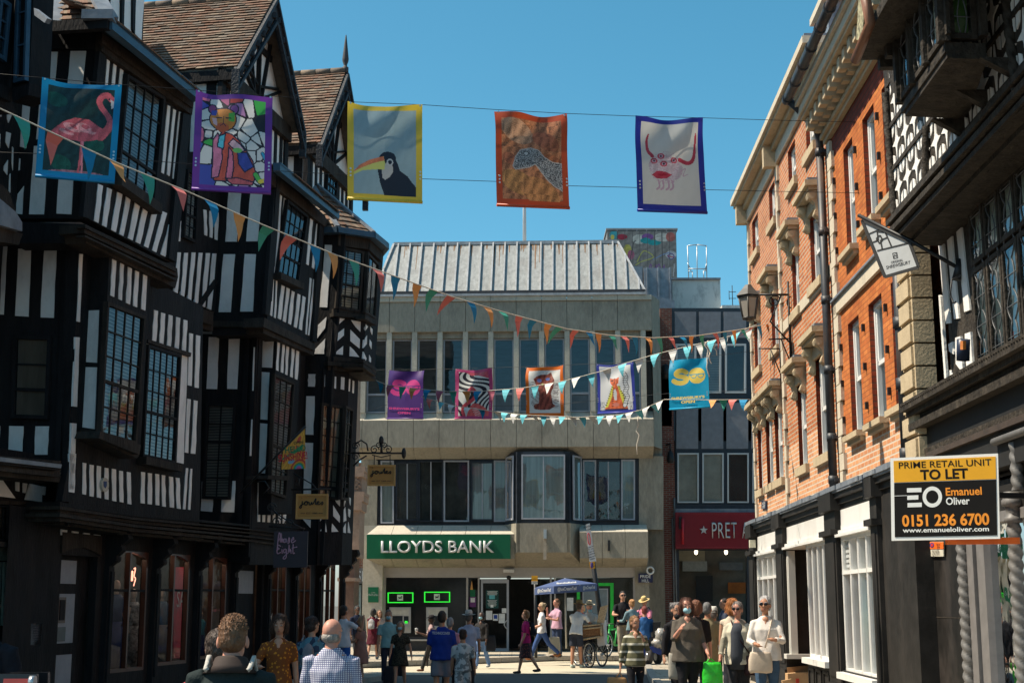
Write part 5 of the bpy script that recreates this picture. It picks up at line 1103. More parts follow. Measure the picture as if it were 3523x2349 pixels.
gtw=M('grey_twisted_iron',(.13,.125,.12),.5,.2,8)
for x in (728,1085):
    p=T.P((x,1000),.02); rope(T,[Vector((p.x,p.y,.1)),Vector((p.x,p.y,2.62))],.062,'twisted_column',tb,pitch=.11,mat=gtw,lobes=2)
    m=MB(); 
    m.lathe((p.x,p.y,0),[(.085,2.46),(.085,2.51),(.066,2.52),(.066,2.61),(.10,2.62),(.10,2.67),(.075,2.70),(.075,2.75)],12)
    m.build('column_capital',[gtw],tb)
p=T.P((1088,300),.02); rope(T,[Vector((p.x,p.y,2.75)),Vector((p.x,p.y,3.2))],.055,'twisted_column',tb,pitch=.11,mat=gtw,lobes=2)
mb=MB(); p2=T.P((1020,200),.1); mb.tube([T.L3(uu(1000,300),3.25,.08),T.L3(24,3.25,.08)],.04,8,0); mb.build('iron_rail',[gtw],tb)
mb=MB(); g0,g1=uu(752,1000),uu(850,1000); T.lbox(mb,g0,g0+.22,.1,2.6,-.2,.0,0); T.lbox(mb,g0+.26,g1,.1,2.6,-.2,-.03,0); T.lbox(mb,g1,24,2.5,2.6,-.2,-.02,0); T.lbox(mb,g1,24,.1,.4,-.2,-.02,0)
o=mb.build('shop_window',[M('grey_painted_frame',(.16,.15,.145),.45,.15)],tb)
gm_=glassmat('mirror_glass',(.25,.26,.27),.55,.012)
mb=MB(); mb.poly([T.L3(g1,.4,-.1),T.L3(24,.4,-.1),T.L3(24,2.5,-.1),T.L3(g1,2.5,-.1)]); mb.build('pane',[gm_],o); mb=MB(); T.lbox(mb,g1,24,.3,2.6,-1,-.9,0); mb.build('dark_room',[darkroom],o)
# notices on the black board
def plateT(nm,r,t,m,label,cat):
    q=MB(); T.k=19; T.rect(q,r,t,t-.01,0); return tag(q.build(nm,[m]),label,cat)
orange=M('notice_orange',(.75,.13,.01),.5); pw=MC['white_paper']; pb=M('print_black',(.02,.02,.02))
a=plateT('parking_notice',(474,612,580,712),-.02,M('notice_cream',(.50,.47,.38)),'orange and cream no loading notice on the black board under the letting board','notice'); q=MB(); T.rect(q,(476,614,579,662),-.015,-.02,0); T.pr(q,[(502+14*math.cos(i*.63),636+17*math.sin(i*.63)) for i in range(10)],-.012,-.016,1); T.pr(q,[(502+9*math.cos(i*.63),636+11*math.sin(i*.63)) for i in range(10)],-.010,-.013,2); q.build('notice_panel',[orange,M('print_blue',(.02,.03,.2)),M('print_red',(.5,.02,.02))],a)
tx=lambda s,x,y,h,w_,par,m=pb:text(s,T.P((x,y),-.012),T.u,(0,0,1),h,w_,m,par,bold=.01,ext=.002)
tx('At any',546,632,.035,.16,a); tx('time',546,648,.035,.12,a); tx('No loading',528,677,.035,.30,a); tx('at any time',528,695,.035,.30,a)
q=MB(); T.k=19; T.rect(q,(425,1135,462,1165),-.045,-.05,0); T.pr(q,[(444+20*math.cos(i*.63),1097+22*math.sin(i*.63)) for i in range(10)],-.045,-.05,1); T.pr(q,[(444+15*math.cos(i*.63),1097+17*math.sin(i*.63)) for i in range(10)],-.043,-.047,0); tag(q.build('door_stickers',[MC['white_paper'],pb]),'small round and square white stickers on the black board','stickers')
# ---- letting board
la=at(19,225,330,13.3); lb=at(19,962,330,12.92); LB=Face((la.x,la.y),(lb.x,lb.y),19)
lt=thing('letting_board','large black and amber TO LET board of a letting agent hung above the pavement','sign board',(la.x,la.y,2.4))
mb=MB(); LB.pr(mb,[(222,50),(948,18),(962,592),(230,606)],0,-.05,0); mb.build('board',[M('white_board',(.78,.77,.73),.4,.03)],lt)
mb=MB(); LB.pr(mb,[(243,68),(932,38),(936,190),(247,214)],.004,-.01,0); LB.pr(mb,[(247,218),(936,194),(943,570),(252,582)],.004,-.01,1)
LB.pr(mb,[(334,252),(432,249),(432,278),(334,281)],.0055,0,2); LB.pr(mb,[(336,302),(411,299),(411,328),(336,331)],.0055,0,2); LB.pr(mb,[(338,352),(434,349),(434,378),(338,381)],.0055,0,2); LB.pr(mb,[(248,303),(334,300),(334,303),(248,306)],.0055,0,2)
for i in range(28):
    a_,b_=i/28*2*math.pi,(i+1)/28*2*math.pi; C=lambda r,t:(505+r*math.cos(t)*.97,311+r*math.sin(t)*1.04); LB.pr(mb,[C(68,a_),C(68,b_),C(43,b_),C(43,a_)],.0055,0,2)
mb.build('printed_face',[M('amber_print',(.72,.35,.01),.4,.04),M('board_black',(.011,.010,.0095),.6,.1,spec=.1),M('board_white',(.74,.74,.71),.4,.02)],lt)
amb=MC['amber_print']; bw_=MC['board_white']; bk=MC['board_black']
def lt_(s,x0,x1,yc,h,m,bold=.02):
    c=LB.P(((x0+x1)/2,yc),.0042); w_=(LB.P((x1,yc),0)-LB.P((x0,yc),0)).length; hh=h/1.9616*13.1/F; text(s,c,LB.u,(0,0,1),hh,w_,m,lt,bold=bold,ext=.0015)
lt_('PRIME RETAIL UNIT',275,900,88,44,bk,.006); lt_('TO LET',422,745,157,70,bk,.03); lt_('Emanuel',595,838,273,54,M('orange_letter',(.80,.27,.02),.4),.02); lt_('Oliver',597,757,338,50,bw_,.02); lt_('0151 236 6700',298,886,466,82,MC['orange_letter'],.03); lt_('www.emanueloliver.com',302,884,531,32,bw_,.02)
mb=MB(); mb.beam(LB.P((945,300),-.06),LB.P((945,300),-.06)+Vector((.9,.3,0)),.05,.05,0); mb.beam(LB.P((600,610),-.03),LB.P((768,600),-.03)+Vector((.5,.2,0)),.05,.06,1); mb.build('fixing_bar',[iron,orange],lt)
# ---- triangular hanging banner
sa=at(15,95,1292,15.9); sb=at(17,485,130,15.4); SB=Face((sa.x,sa.y),(sb.x,sb.y),15)
ts_=thing('hanging_banner','pale grey ORIGINAL SHREWSBURY banner hung from a slanting black pole on the timbered house','banner',(sa.x,sa.y,5))
mb=MB(); SB.k=15; e=SB.P((400,1440),0); w_=T.uz; T.k=17; wallp=T.P((745,140),-.1); mb.tube([SB.P((93,1290),0),e,wallp],.022,8,0); mb.tube([wallp+Vector((.02,0,.1)),wallp+Vector((-.05,0,-.12))],.05,8,0)
mb.tube([T.P((745,180),-.05),T.P((690,210),.1),T.P((680,300),.12),T.P((700,355),.1),T.P((716,348),.1)],.010,6,0); mb.build('pole',[iron],ts_)
SB.k=17; q_=[SB.P(p,0) for p in ((30,0),(440,0))]; SB.k=15
mb=MB(); SB.k=15; tri=[SB.P((115,1320),0),SB.P((400,1452),0)]; SB.k=17; tri+= [SB.P((482,128),0),SB.P((268,190),0)]; mb.prism(tri,SB.n*-.008,0); mb.build('banner_cloth',[M('silver_grey_cloth',(.42,.43,.43),.6,.08,3)],ts_)
mb=MB(); e4=tri+[tri[0]]
for i in range(4): mb.beam(e4[i]+SB.n*.006,e4[i+1]+SB.n*.006,.035,.012,0,up=SB.n)
SB.k=15; bl=lambda a,b:mb.beam(SB.P(a,.002),SB.P(b,.002),.018,.003,0,up=SB.n)
for a,b in (((157,1402),(250,1362)),((205,1503),(400,1455)),((250,1385),(290,1475)),((180,1452),(212,1440)),((212,1440),(205,1388)),((205,1388),(245,1392)),((262,1425),(225,1440)),((225,1440),(236,1495)),((200,1430),(222,1410)),((222,1410),(238,1438)),((238,1438),(220,1460)),((220,1460),(200,1430))): bl(a,b)
SB.k=17; 
for a,b in (((315,40),(342,35)),((342,35),(348,68)),((348,68),(322,74)),((322,74),(315,40)),((325,70),(325,48)),((325,48),(340,62)),((340,62),(336,40))): mb.beam(SB.P(a,.001),SB.P(b,.001),.008,.002,0,up=SB.n)
mb.build('banner_edging',[pb],ts_)
ub=(SB.P((437,92),0)-SB.P((265,132),0)); nb_=SB.n; vb=nb_.cross(ub).normalized()
text('ORIGINAL',SB.P((343,90),.001),ub,vb,.030,.148,pb,ts_,bold=.012,ext=.001); text('SHREWSBURY',SB.P((351,113),.001),ub,vb,.040,.30,pb,ts_,bold=.012,ext=.001)
# wall lamp on the timbered house
q=thing('wall_lantern','small black and amber lantern on the white plaster panel of the timbered house','lantern',T.P((765,650),.1)); c=T.P((768,660),.12); m=MB(); T.k=17; m.tube([T.P((762,720),.12),T.P((765,585),.12)],.07,8,0); m.build('lamp_case',[M('lamp_navy',(.02,.03,.06),.4)],q); m=MB(); T.rect(m,(744,595,762,650),.2,.17,0); m.build('lamp_shade',[M('amber_glass',(.55,.18,.03),.3)],q)
# ---- street lantern on a bracket
R.k=16; rp=R.P((485,330),.05)
sl=thing('street_lantern','large six sided iron street lantern on a scrolled bracket from the brick house','lantern',(rp.x-1.2,rp.y,5))
Lx=at(16,232,370,rp.y); mb=MB(); zc_=Lx.z; s=(rp.y/F)/1.8446
ztop_,zb2=Lx.z+(370-320)*s,Lx.z-(455-370)*s; rt,rb=70*s,44*s
hx=lambda r,z,o=0:[Vector((Lx.x+r*math.cos(math.pi/3*i+.3),Lx.y+r*math.sin(math.pi/3*i+.3),z)) for i in range(6)]
A,B_=hx(rt,ztop_),hx(rb,zb2)
for i in range(6): mb.tube([A[i],B_[i]],.016,5,0); mb.tube([A[i],A[(i+1)%6]],.02,5,0); mb.tube([B_[i],B_[(i+1)%6]],.018,5,0)
C_=hx(rt*1.22,ztop_+.03); D_=hx(rt*.62,ztop_+.16); E_=hx(rt*.3,ztop_+.24)
for X,Y in ((C_,D_),(D_,E_)):
    for i in range(6): mb.poly([X[i],X[(i+1)%6],Y[(i+1)%6],Y[i]],0)
mb.poly(E_,0); mb.poly(C_,0); mb.poly(B_,0); mb.lathe((Lx.x,Lx.y,zb2-.05),[(.05,0),(rb*1.02,.05)],6,0)
mb.build('lantern_frame',[M('lantern_iron',(.05,.048,.045),.5,.2)],sl)
mb=MB()
for i in range(6): mb.poly([A[i]*.98+Vector((Lx.x,Lx.y,A[i].z))*.02,A[(i+1)%6]*.98+Vector((Lx.x,Lx.y,A[i].z))*.02,B_[(i+1)%6],B_[i]],0)
mb.build('lantern_glass',[M('frosted_lantern_glass',(.30,.27,.23),.4,.05)],sl)
mb=MB(); b0=Vector((Lx.x+rt,Lx.y,ztop_+.06)); w0=Vector((rp.x,rp.y,b0.z)); mb.tube([b0,w0],.022,6,0); mb.tube([w0+Vector((0,0,.25)),w0-Vector((0,0,1.3))],.02,6,0)
def scroll(c,r,turn,a0,sgn,rr=.012):
    pts=[]
    for i in range(26):
        t=i/25; a=a0+sgn*t*turn*2*math.pi; pts.append(c+Vector((math.cos(a)*r*(1-t*.85),0,math.sin(a)*r*(1-t*.85))))
    mb.tube(pts,rr,5,0)
for dx,dz,r in ((.28,-.13,.12),(.62,-.16,.15),(.9,-.22,.17),(.95,-.55,.12)): scroll(b0+Vector((dx,0,dz)),r,1.5,.5,1)
mb.tube([w0-Vector((0,0,.9)),w0+Vector((-.35,0,-.5)),b0+Vector((.4,0,-.02))],.016,6,0); mb.build('iron_bracket',[iron],sl)
for x,y,x2,y2,nm in ((500,580,358,585,'upper of two thin iron brackets below the street lantern'),(430,645,295,643,'lower and farther of two thin iron brackets below the street lantern')):
    m=MB(); a=R.P((x,y),.03); b=at(16,x2,y2,a.y); m.tube([a,b],.014,6,0); m.tube([a-Vector((0,0,.5)),b*.45+a*.55],.012,6,0); m.tube([a+Vector((0,0,.2)),a-Vector((0,0,.7))],.014,6,0); tag(m.build('iron_bracket',[iron]),nm,'bracket',)
# ================================================================== ground, roads, pavements
asph=M('worn_asphalt',(.105,.10,.092),.9,.18,14,.4,120,spec=.2,dirt=(.135,.125,.11),dsc=.6)
flag_=brickmat('york_flagstones',(.46,.40,.31),(.38,.33,.26),(.18,.155,.12),.75,.5,.014,dirt=(.75,.72,.68))
kerb_=M('granite_kerb',(.30,.27,.23),.85,.15,12,.3,50)
mb=MB(); mb.poly([(-300,-60,-.02),(300,-60,-.02),(300,700,-.02),(-300,700,-.02)]); tag(mb.build('ground',[asph]),kind='structure')
mb=MB(); mb.poly([(-14,-20,.0),(9,-20,0),(9,60,0),(-14,60,0)]); tag(mb.build('road',[asph]),kind='structure')
def pave(nm,pts,z):
    m=MB(); m.prism([(x,y,z) for x,y in pts],(0,0,-z-.02),0); tag(m.build(nm,[flag_]),kind='structure')
def kerbline(nm,pts,z):
    m=MB()
    for a,b in zip(pts[:-1],pts[1:]):
        L=math.hypot(b[0]-a[0],b[1]-a[1]); n=max(1,int(L/.9))
        for i in range(n):
            p=Vector((a[0]+(b[0]-a[0])*i/n,a[1]+(b[1]-a[1])*i/n,z-.06)); q=Vector((a[0]+(b[0]-a[0])*(i+.988)/n,a[1]+(b[1]-a[1])*(i+.988)/n,z-.06)); m.beam(p,q,.16,.13,0)
    tag(m.build(nm,[kerb_]),kind='structure')
g=lambda k,x,y,z=0:(lambda r:(r.x*(z-CAMZ)/r.z,r.y*(z-CAMZ)/r.z))(ray(k,x,y))
k1=g(7,40,1445); k2=g(7,1690,1385); k3=g(8,1000,1390); 
rk=[(2.2,10),g(8,1300,1560),g(8,1232,1395),(3.9,43.5)]
pave('pavement_right',rk+[(9,43.5),(9,10)],.12); kerbline('kerb_right',rk[:3],.13)
bk_=[(-16,36.2),k1,k2,(3.9,43.5)]
pave('pavement_far',bk_+[(12,43.5),(12,52),(-16,52)],.15); kerbline('kerb_far',bk_,.16)
S0=add2(S1,Ld,-6); S9=add2(S1,Ld,14.5)
lk=[add2(S0,Ln,1.7),add2(S9,Ln,1.5)]; pave('pavement_left',lk+[add2(S9,Lm,2),add2(S0,Lm,2)],.10); kerbline('kerb_left',lk,.11)
buff=M('sunlit_buff_road',(.46,.41,.31),.9,.14,10,.3,90,spec=.15,dirt=(.36,.31,.24),dsc=.7)
mb=MB(); mb.poly([(-16,33.2,.004),(3.2,36.2,.004),(3.9,43.5,.004),(-16,43.5,.004)]); tag(mb.build('crossing_road',[buff]),kind='structure')  # buff surfacing laid from the shadow edge on, sunlit brightness put into its colour
# ================================================================== grey panelled shop right of the bank
ps=thing('modern_shop_building','modern dark framed building with grey panels and red shop fascia right of the bank','building',(7,52,0))
PY=50.0; PF=Face((0,PY),(5,PY),99); L99=lambda k,x,y:px(k,x,y)
r11=lambda x,y:px(11,x,y); r13=lambda x,y:px(13,x,y); r9=lambda x,y:px(9,x,y)
def prr(mb,k,r,t1,t0,mi=0): PF.k=k; PF.rect(mb,r,t1,t0,mi)
mb=MB(); prr(mb,11,(805,705,1400,1600),0,-.3,0); prr(mb,13,(1108,0,1900,940),0,-.3,0)
mb.build('frame_wall',[dkfr],ps)
gpan=M('grey_render_panel',(.20,.20,.215),.8,.12,5,.2,40,dirt=(.15,.15,.16)); mb=MB()
for x0,x1 in ((826,970),(990,1136),(1156,1308)): prr(mb,11,(x0,730,x1,905),.03,0,0)
for x0,x1 in ((1116,1312),(1342,1538),(1566,1762),(1792,1880)): prr(mb,13,(x0,-40,x1,374),.03,0,0)
parts(mb,'wall_panel',[gpan],ps)
wfr=M('white_window_frame',(.50,.50,.49),.4,.05)
def pwin(k,r,back):
    m=MB(); x0,y0,x1,y1=r; s=13
    for q in ((x0,y0,x0+s,y1),(x1-s,y0,x1,y1),(x0+s,y0,x1-s,y0+s),(x0+s,y1-s,x1-s,y1)): prr(m,k,q,.07,0,0)
    o=m.build('window',[wfr],ps); g_=MB(); PF.k=k; PF.sheet(g_,[(x0+s,y0+s),(x1-s,y0+s),(x1-s,y1-s),(x0+s,y1-s)],0,.03); g_.build('pane',[glass],o); g_=MB(); PF.sheet(g_,[(x0+s,y0+s),(x1-s,y0+s),(x1-s,y1-s),(x0+s,y1-s)],0,.006); g_.build('blind',[back],o)
grb=slatmat('grey_venetian_blind',(.30,.30,.28),(.10,.10,.10),.06)
for r,b in (((832,945,972,1278),grb),((1000,945,1140,1278),grb),((1165,945,1308,1278),darkroom)): pwin(11,r,b)
for r,b in (((1126,412,1318,860),M('cream_office_wall',(.34,.31,.25),.8,.3,1.2)),((1350,412,1542,860),MC['cream_office_wall']),((1575,412,1768,860),darkroom),((1800,412,1890,860),darkroom)): pwin(13,r,b)
mb=MB(); prr(mb,13,(1108,872,1900,912),.12,-.1,0); prr(mb,13,(1108,912,1900,948),.25,-.1,1); mb.build('lead_ledge',[dkfr,lead],ps)
brp=brickmat('dark_red_brick',(.22,.065,.045),(.15,.04,.03),(.20,.17,.14),.225,.075,.012); mb=MB(); prr(mb,11,(727,705,806,1500),.1,-.5,0); PF.k=13; PF.k=9; x0,x1=PF.uz((355,500))[0],PF.uz((462,500))[0]; PF.lbox(mb,x0,x1,0,9.8,-.5,.1,0); mb.build('brick_pier',[brp],ps)
mb=MB(); PF.k=9; q=PF.uz((425,200))[0]; mb.tube([PF.L3(q,.2,.15),PF.L3(q,4.6,.15)],.03,6,0); mb.tube([PF.L3(q+.08,.2,.15),PF.L3(q+.08,5.3,.15)],.03,6,0); mb.build('pipes',[M('grey_pipe',(.22,.19,.17))],ps)
red=M('burgundy_fascia',(.20,.008,.016),.35,.06); mb=MB(); prr(mb,9,(455,30,1300,358),.35,0,0); prr(mb,9,(462,38,1300,44),.36,.35,1); prr(mb,9,(462,340,1300,346),.36,.35,1)
fs=tag(mb.build('shop_fascia',[red,M('burgundy_edge',(.28,.03,.04),.3)]),'burgundy shop fascia with silver star and PRET A lettering','sign')
PF.k=9; slv=M('silver_letter',(.55,.54,.52),.35,.05,metal=.3)
st=MB(); c=(710,190); pts=[(c[0]+(39 if i%2==0 else 16)*math.sin(i*math.pi/5),c[1]-(39 if i%2==0 else 16)*math.cos(i*math.pi/5)+0) for i in range(10)]; st.prism([PF.P(p,.40) for p in pts],PF.n*-.05,0); st.build('star_emblem',[slv],fs)
def ptx(s,x0,x1): 
    a=PF.P((x0,192),.40); b=PF.P((x1,192),.40); text(s,(a+b)/2,PF.u,(0,0,1),138/2.6171*49.6/F,(b-a).length,slv,fs,bold=-.004,ext=.05)
ptx('P',782,825); ptx('R',838,890); ptx('E',903,945); ptx('T',955,1005); ptx('A',1053,1106); ptx('M',1150,1235)
mb=MB(); prr(mb,9,(490,70,515,180),.5,.35,0); mb.tube([PF.P((520,85),.55),PF.P((520,318),.55)],.05,8,1); tag(mb.build('projecting_sign',[iron,M('bright_red_tube',(.5,.02,.03),.3)]),'thin bright red projecting tube sign on the burgundy fascia','sign')
mb=MB()
for q in ((462,360,488,1300),(1100,360,1125,1300),(488,360,1100,372),(1160,360,1300,1300)): prr(mb,9,q,.1,-.2,0)
o=mb.build('shop_window',[dkfr],ps); mb=MB(); PF.sheet(mb,[(488,372),(1100,372),(1100,1250),(488,1250)],0,-.02); mb.build('pane',[shopglass],o)
mb=MB(); prr(mb,9,(440,355,1320,1300),-2.6,-2.7,0)
for r,mi in (((470,370,720,470),1),((520,470,740,560),2),((850,480,1060,550),3),((640,600,790,830),4),((930,660,1090,760),5)): prr(mb,9,r,-2.2,-2.3,mi)
for x in (640,910): mb.ell(PF.P((x,385),-1),(.06,.06,.1),6)
mb.build('shop_room',[M('room_brown',(.15,.12,.09),.8,.4,1),M('cream_ceiling',(.30,.25,.17)),M('pale_counter',(.32,.32,.30)),M('grey_hood',(.14,.14,.14)),M('menu_black',(.02,.02,.02)),M('poster_orange',(.40,.10,.01)),emit('spot_lamp',(1,.85,.6),5)],ps)
mb=MB(); mb.box((7.5,PY+3.2,7.1),(7.5,5.7,4.2),0); mb.box((7.5,PY+5,2.5),(7.5,.2,5),0); mb.build('rear_wall',[M('grey_block',(.2,.2,.2))],ps)
# ------------------------------------------------------------------ painted cloth helper: colours on a fine grid
class Art:
    def __init__(s,w,h,bg): s.w,s.h=w,h; s.a=np.tile(np.array(bg,float),(h,w,1)); s.X,s.Y=np.meshgrid((np.arange(w)+.5)/w,(np.arange(h)+.5)/h); s.asp=h/w
    def mask(s,pts):
        m=np.zeros((s.h,s.w),bool); n=len(pts)
        for i in range(n):
            x0,y0=pts[i]; x1,y1=pts[(i+1)%n]
            if y0==y1: continue
            c=((s.Y>=min(y0,y1))&(s.Y<max(y0,y1)))&(s.X<(x0+(s.Y-y0)*(x1-x0)/(y1-y0))); m^=c
        return m
    def put(s,m,col,var=0,seed=0):
        if var:
            r=np.random.RandomState(seed).rand(9,9); yi=(s.Y*8).astype(int); xi=(s.X*8).astype(int); k=1+var*(np.sin(s.X*40+6*r[yi,xi]+s.Y*25)*.5+(np.random.RandomState(seed+1).rand(s.h,s.w)-.5)); s.a[m]=np.array(col)*k[m][:,None]
        else: s.a[m]=col
    def poly(s,pts,col,var=0): s.put(s.mask(pts),col,var)
    def ell(s,cx,cy,rx,ry,col,rot=0,var=0):
        dx=s.X-cx; dy=(s.Y-cy)*s.asp; c,sn=math.cos(rot),math.sin(rot); u=(dx*c+dy*sn)/rx; v=(-dx*sn+dy*c)/(ry); s.put(u*u+v*v<1,col,var)
    def line(s,pts,wd,col,var=0):
        m=np.zeros((s.h,s.w),bool); n=len(pts); ws=wd if hasattr(wd,'__len__') else [wd]*n
        for i in range(n-1):
            (x0,y0),(x1,y1)=pts[i],pts[i+1]; ax,ay=x1-x0,(y1-y0)*s.asp; L=ax*ax+ay*ay+1e-9
            t=np.clip(((s.X-x0)*ax+(s.Y-y0)*s.asp*ay)/L,0,1); d=np.hypot(s.X-x0-t*ax,(s.Y-y0)*s.asp-t*ay); m|=d<(ws[i]+(ws[i+1]-ws[i])*t)/2
        s.put(m,col,var)
    def curve(s,pts,wd,col,var=0):
        o=[];n=len(pts); W=wd if hasattr(wd,'__len__') else [wd]*n; w2=[]
        for i in range(n-1):
            p=[pts[max(i-1,0)],pts[i],pts[i+1],pts[min(i+2,n-1)]]
            for j in range(6):
                t=j/6; o.append(tuple(.5*((2*p[1][k])+(-p[0][k]+p[2][k])*t+(2*p[0][k]-5*p[1][k]+4*p[2][k]-p[3][k])*t*t+(-p[0][k]+3*p[1][k]-3*p[2][k]+p[3][k])*t**3) for k in (0,1))); w2.append(W[i]+(W[i+1]-W[i])*t)
        o.append(pts[-1]); w2.append(W[-1]); s.line(o,w2,col,var)
def artgrid(name,art,corner,parent=None,fn=None,mat=None):
    """corner: tl,tr,br,bl world points; fn(u,v)->normal offset"""
    h,w=art.h,art.w; tl,tr,br,bl=[np.array(c) for c in corner]; u=np.linspace(0,1,w+1)[None,:,None]; v=np.linspace(0,1,h+1)[:,None,None]
    P=(tl*(1-u)+tr*u)*(1-v)+(bl*(1-u)+br*u)*v; nn=np.cross(tr-tl,bl-tl); nn/=np.linalg.norm(nn); nn=-nn if nn[1]>0 else nn
    if fn: P=P+nn*fn(u,v)[0]+np.array((0,0,1.))*fn(u,v)[1]
    off=np.array(parent_off(parent)) if parent else 0
    V=(P-off).reshape(-1,3); i=np.arange(h)[:,None]*(w+1)+np.arange(w)[None,:]; Fc=np.stack([i,i+w+1,i+w+2,i+1],-1).reshape(-1,4)
    me=bpy.data.meshes.new(name); me.from_pydata(V.tolist(),[],Fc.tolist()); ca=me.color_attributes.new('Col','FLOAT_COLOR','CORNER')
    c=np.concatenate([np.clip(art.a,0,1).reshape(-1,3),np.ones((h*w,1))],1); ca.data.foreach_set('color',np.repeat(c,4,0).astype(np.float32).ravel())
    me.polygons.foreach_set('use_smooth',[True]*len(me.polygons)); me.materials.append(mat or vcol()); o=bpy.data.objects.new(name,me); COL.objects.link(o)
    if parent: o.parent=parent
    return o
# ================================================================== roofscape behind the bank and the modern shop
def rbox(nm,k,r,Y,dep,mat,lab,cat,par=None):
    a=at(k,r[0],r[3],Y); b=at(k,r[2],r[1],Y); m=MB(); m.prism([(a.x,Y,a.z),(b.x,Y,a.z),(b.x,Y,b.z),(a.x,Y,b.z)],(0,dep,0),0); return m
a=at(11,375,520,55); b=at(11,835,180,55)
gt=thing('rooftop_plant_room','graffiti covered grey box on the bank roof behind the mansard','plant room',((a.x+b.x)/2,56,a.z))
m=MB(); m.prism([(a.x,55,a.z-1),(b.x,55,a.z-1),(b.x,55,b.z),(a.x,55,b.z)],(0,2.5,0),0); m.build('box',[M('grey_sheet_cladding',(.17,.165,.16),.6,.2,3,st=(5,1,.4))],gt)
m=MB(); m.prism([(a.x-.05,54.95,b.z),(b.x+.06,54.95,b.z),(b.x+.06,54.95,b.z+.07),(a.x-.05,54.95,b.z+.07)],(0,2.6,0),0)
for i in range(1,7): x=a.x+(b.x-a.x)*i/7; m.box((x,54.97,(a.z+b.z)/2),(.04,.05,b.z-a.z),0)
m.build('capping',[M('zinc_cap',(.25,.25,.26),.5)],gt)
A_=Art(150,110,(.20,.19,.18)); rs=np.random.RandomState(3); A_.put(A_.X>=0,(.24,.23,.215),.35)
for x,y,rx,ry,c in ((.08,.08,.07,.09,(.05,.35,.4)),(.06,.12,.03,.05,(.6,.5,.1)),(.2,.12,.08,.06,(.35,.03,.06)),(.46,.17,.11,.10,(.55,.55,.50)),(.58,.12,.09,.07,(.22,.09,.3)),(.55,.2,.08,.06,(.02,.30,.32)),(.68,.24,.10,.06,(.02,.32,.34)),(.8,.13,.12,.09,(.55,.55,.5)),(.92,.12,.07,.10,(.45,.14,.12)),(.28,.4,.06,.12,(.5,.45,.1)),(.33,.5,.05,.1,(.4,.12,.2)),(.92,.5,.08,.08,(.5,.5,.52))): A_.ell(x,y,rx,ry*.75,c,0,.3)
for pts,c in (([(.42,.65),(.52,.42),(.66,.55),(.48,.65),(.40,.72)],(.5,.5,.12)),([(.66,.6),(.8,.5),(.92,.45)],(.2,.3,.5)),([(.58,.85),(.62,.7),(.64,.85),(.7,.72),(.7,.85),(.74,.7),(.78,.85),(.82,.72),(.82,.85)],(.22,.1,.28)),([(.87,.52),(.93,.48),(.97,.54),(.92,.6),(.87,.52)],(.12,.1,.3)),([(.88,.53),(.95,.55)],(.45,.04,.08)),([(.3,.75),(.36,.3),(.4,.2)],(.1,.1,.1)),([(.14,.3),(.2,.6)],(.1,.1,.1)),([(.97,.7),(.95,.95)],(.5,.5,.5))): A_.curve(pts,.014,c)
for x in range(9): A_.poly([(.11*x+.02,0),(.11*x+.03,0),(.11*x+.03,1),(.11*x+.02,1)],(.10,.10,.10))
a0=at(11,382,505,54.94); b0=at(11,832,190,54.94); artgrid('graffiti',A_,[(a0.x,54.9,b0.z),(b0.x,54.9,b0.z),(b0.x,54.9,a0.z),(a0.x,54.9,a0.z)],gt,mat=vcol('spray_paint',.7))
zn=M('grey_zinc_flashing',(.23,.25,.28),.45,.25,4,.2,10)
m=rbox('',11,(622,435,800,705),51.5,3,zn,0,0); p=at(11,540,400,51); q=at(11,620,520,51); m.prism([(p.x,51.6,p.z),(q.x,51.6,p.z),(q.x,51.6,q.z-2),(p.x,51.6,q.z-2)],(0,2,0),0); p=at(11,680,735,51.4); q=at(11,800,690,51.4); m.prism([(p.x,51.4,p.z),(p.x+.8,51.4,p.z),(p.x+.8,51.4,q.z+.2),(p.x,51.4,q.z+.4)],(0,1,0),0)
for x in (640,715,795): p=at(11,x,440,51.45); m.box((p.x,51.46,p.z-1.3),(.06,.08,2.7),0)
tag(m.build('roof_stair_housing',[zn]),'blue grey zinc clad roof housing between the mansard and the peeling parapet','roof housing')
peel=M('peeling_white_paint',(.62,.61,.57),.85,.05,3,.3,20,dirt=(.17,.17,.17),dsc=3.5); m=rbox('',11,(812,515,1132,712),52.5,4,peel,0,0); p=at(11,805,512,52.4); q=at(11,1136,512,52.4); m.prism([(p.x,52.4,p.z),(q.x,52.4,q.z),(q.x,52.4,q.z+.07),(p.x,52.4,p.z+.07)],(0,4,0),1)
p=at(11,1145,705,51.5); q=at(11,1420,685,51.5); m.prism([(p.x,51.5,p.z-.3),(q.x,51.5,p.z-.3),(q.x,51.5,q.z),(p.x,51.5,q.z)],(0,4,0),0)
tag(m.build('rooftop_parapet',[peel,lead]),'peeling white painted rooftop block with a steel ladder on top','rooftop block')
m=MB(); T_=lambda x,y:at(11,x,y,52.6)
for a,b in (((912,285),(920,510)),((1040,285),(1042,510)),((975,280),(978,545)),((912,285),(975,278)),((975,278),(1040,285)),((918,440),(1040,440)),((918,455),(945,460)),((945,460),(947,510)),((1020,455),(1040,450)),((1020,455),(1022,510)),((935,450),(912,400)),((1030,450),(1042,400))): m.tube([T_(*a),T_(*b)],.02,5)
tag(m.build('roof_ladder',[M('galvanised_steel',(.42,.44,.45),.4,.05,metal=.3)]),'steel ladder guard rail standing on the peeling rooftop block','ladder')
m=MB(); p=at(10,1185,265,49.5); m.tube([p-Vector((0,0,.6)),p+Vector((0,0,4.5))],[.07,.045],8); tag(m.build('flagpole',[M('white_pole',(.62,.62,.62),.4,.04)]),'plain white flagpole on the bank roof behind the orange banner','flagpole')
m=MB(); p=at(11,1215,640,52)
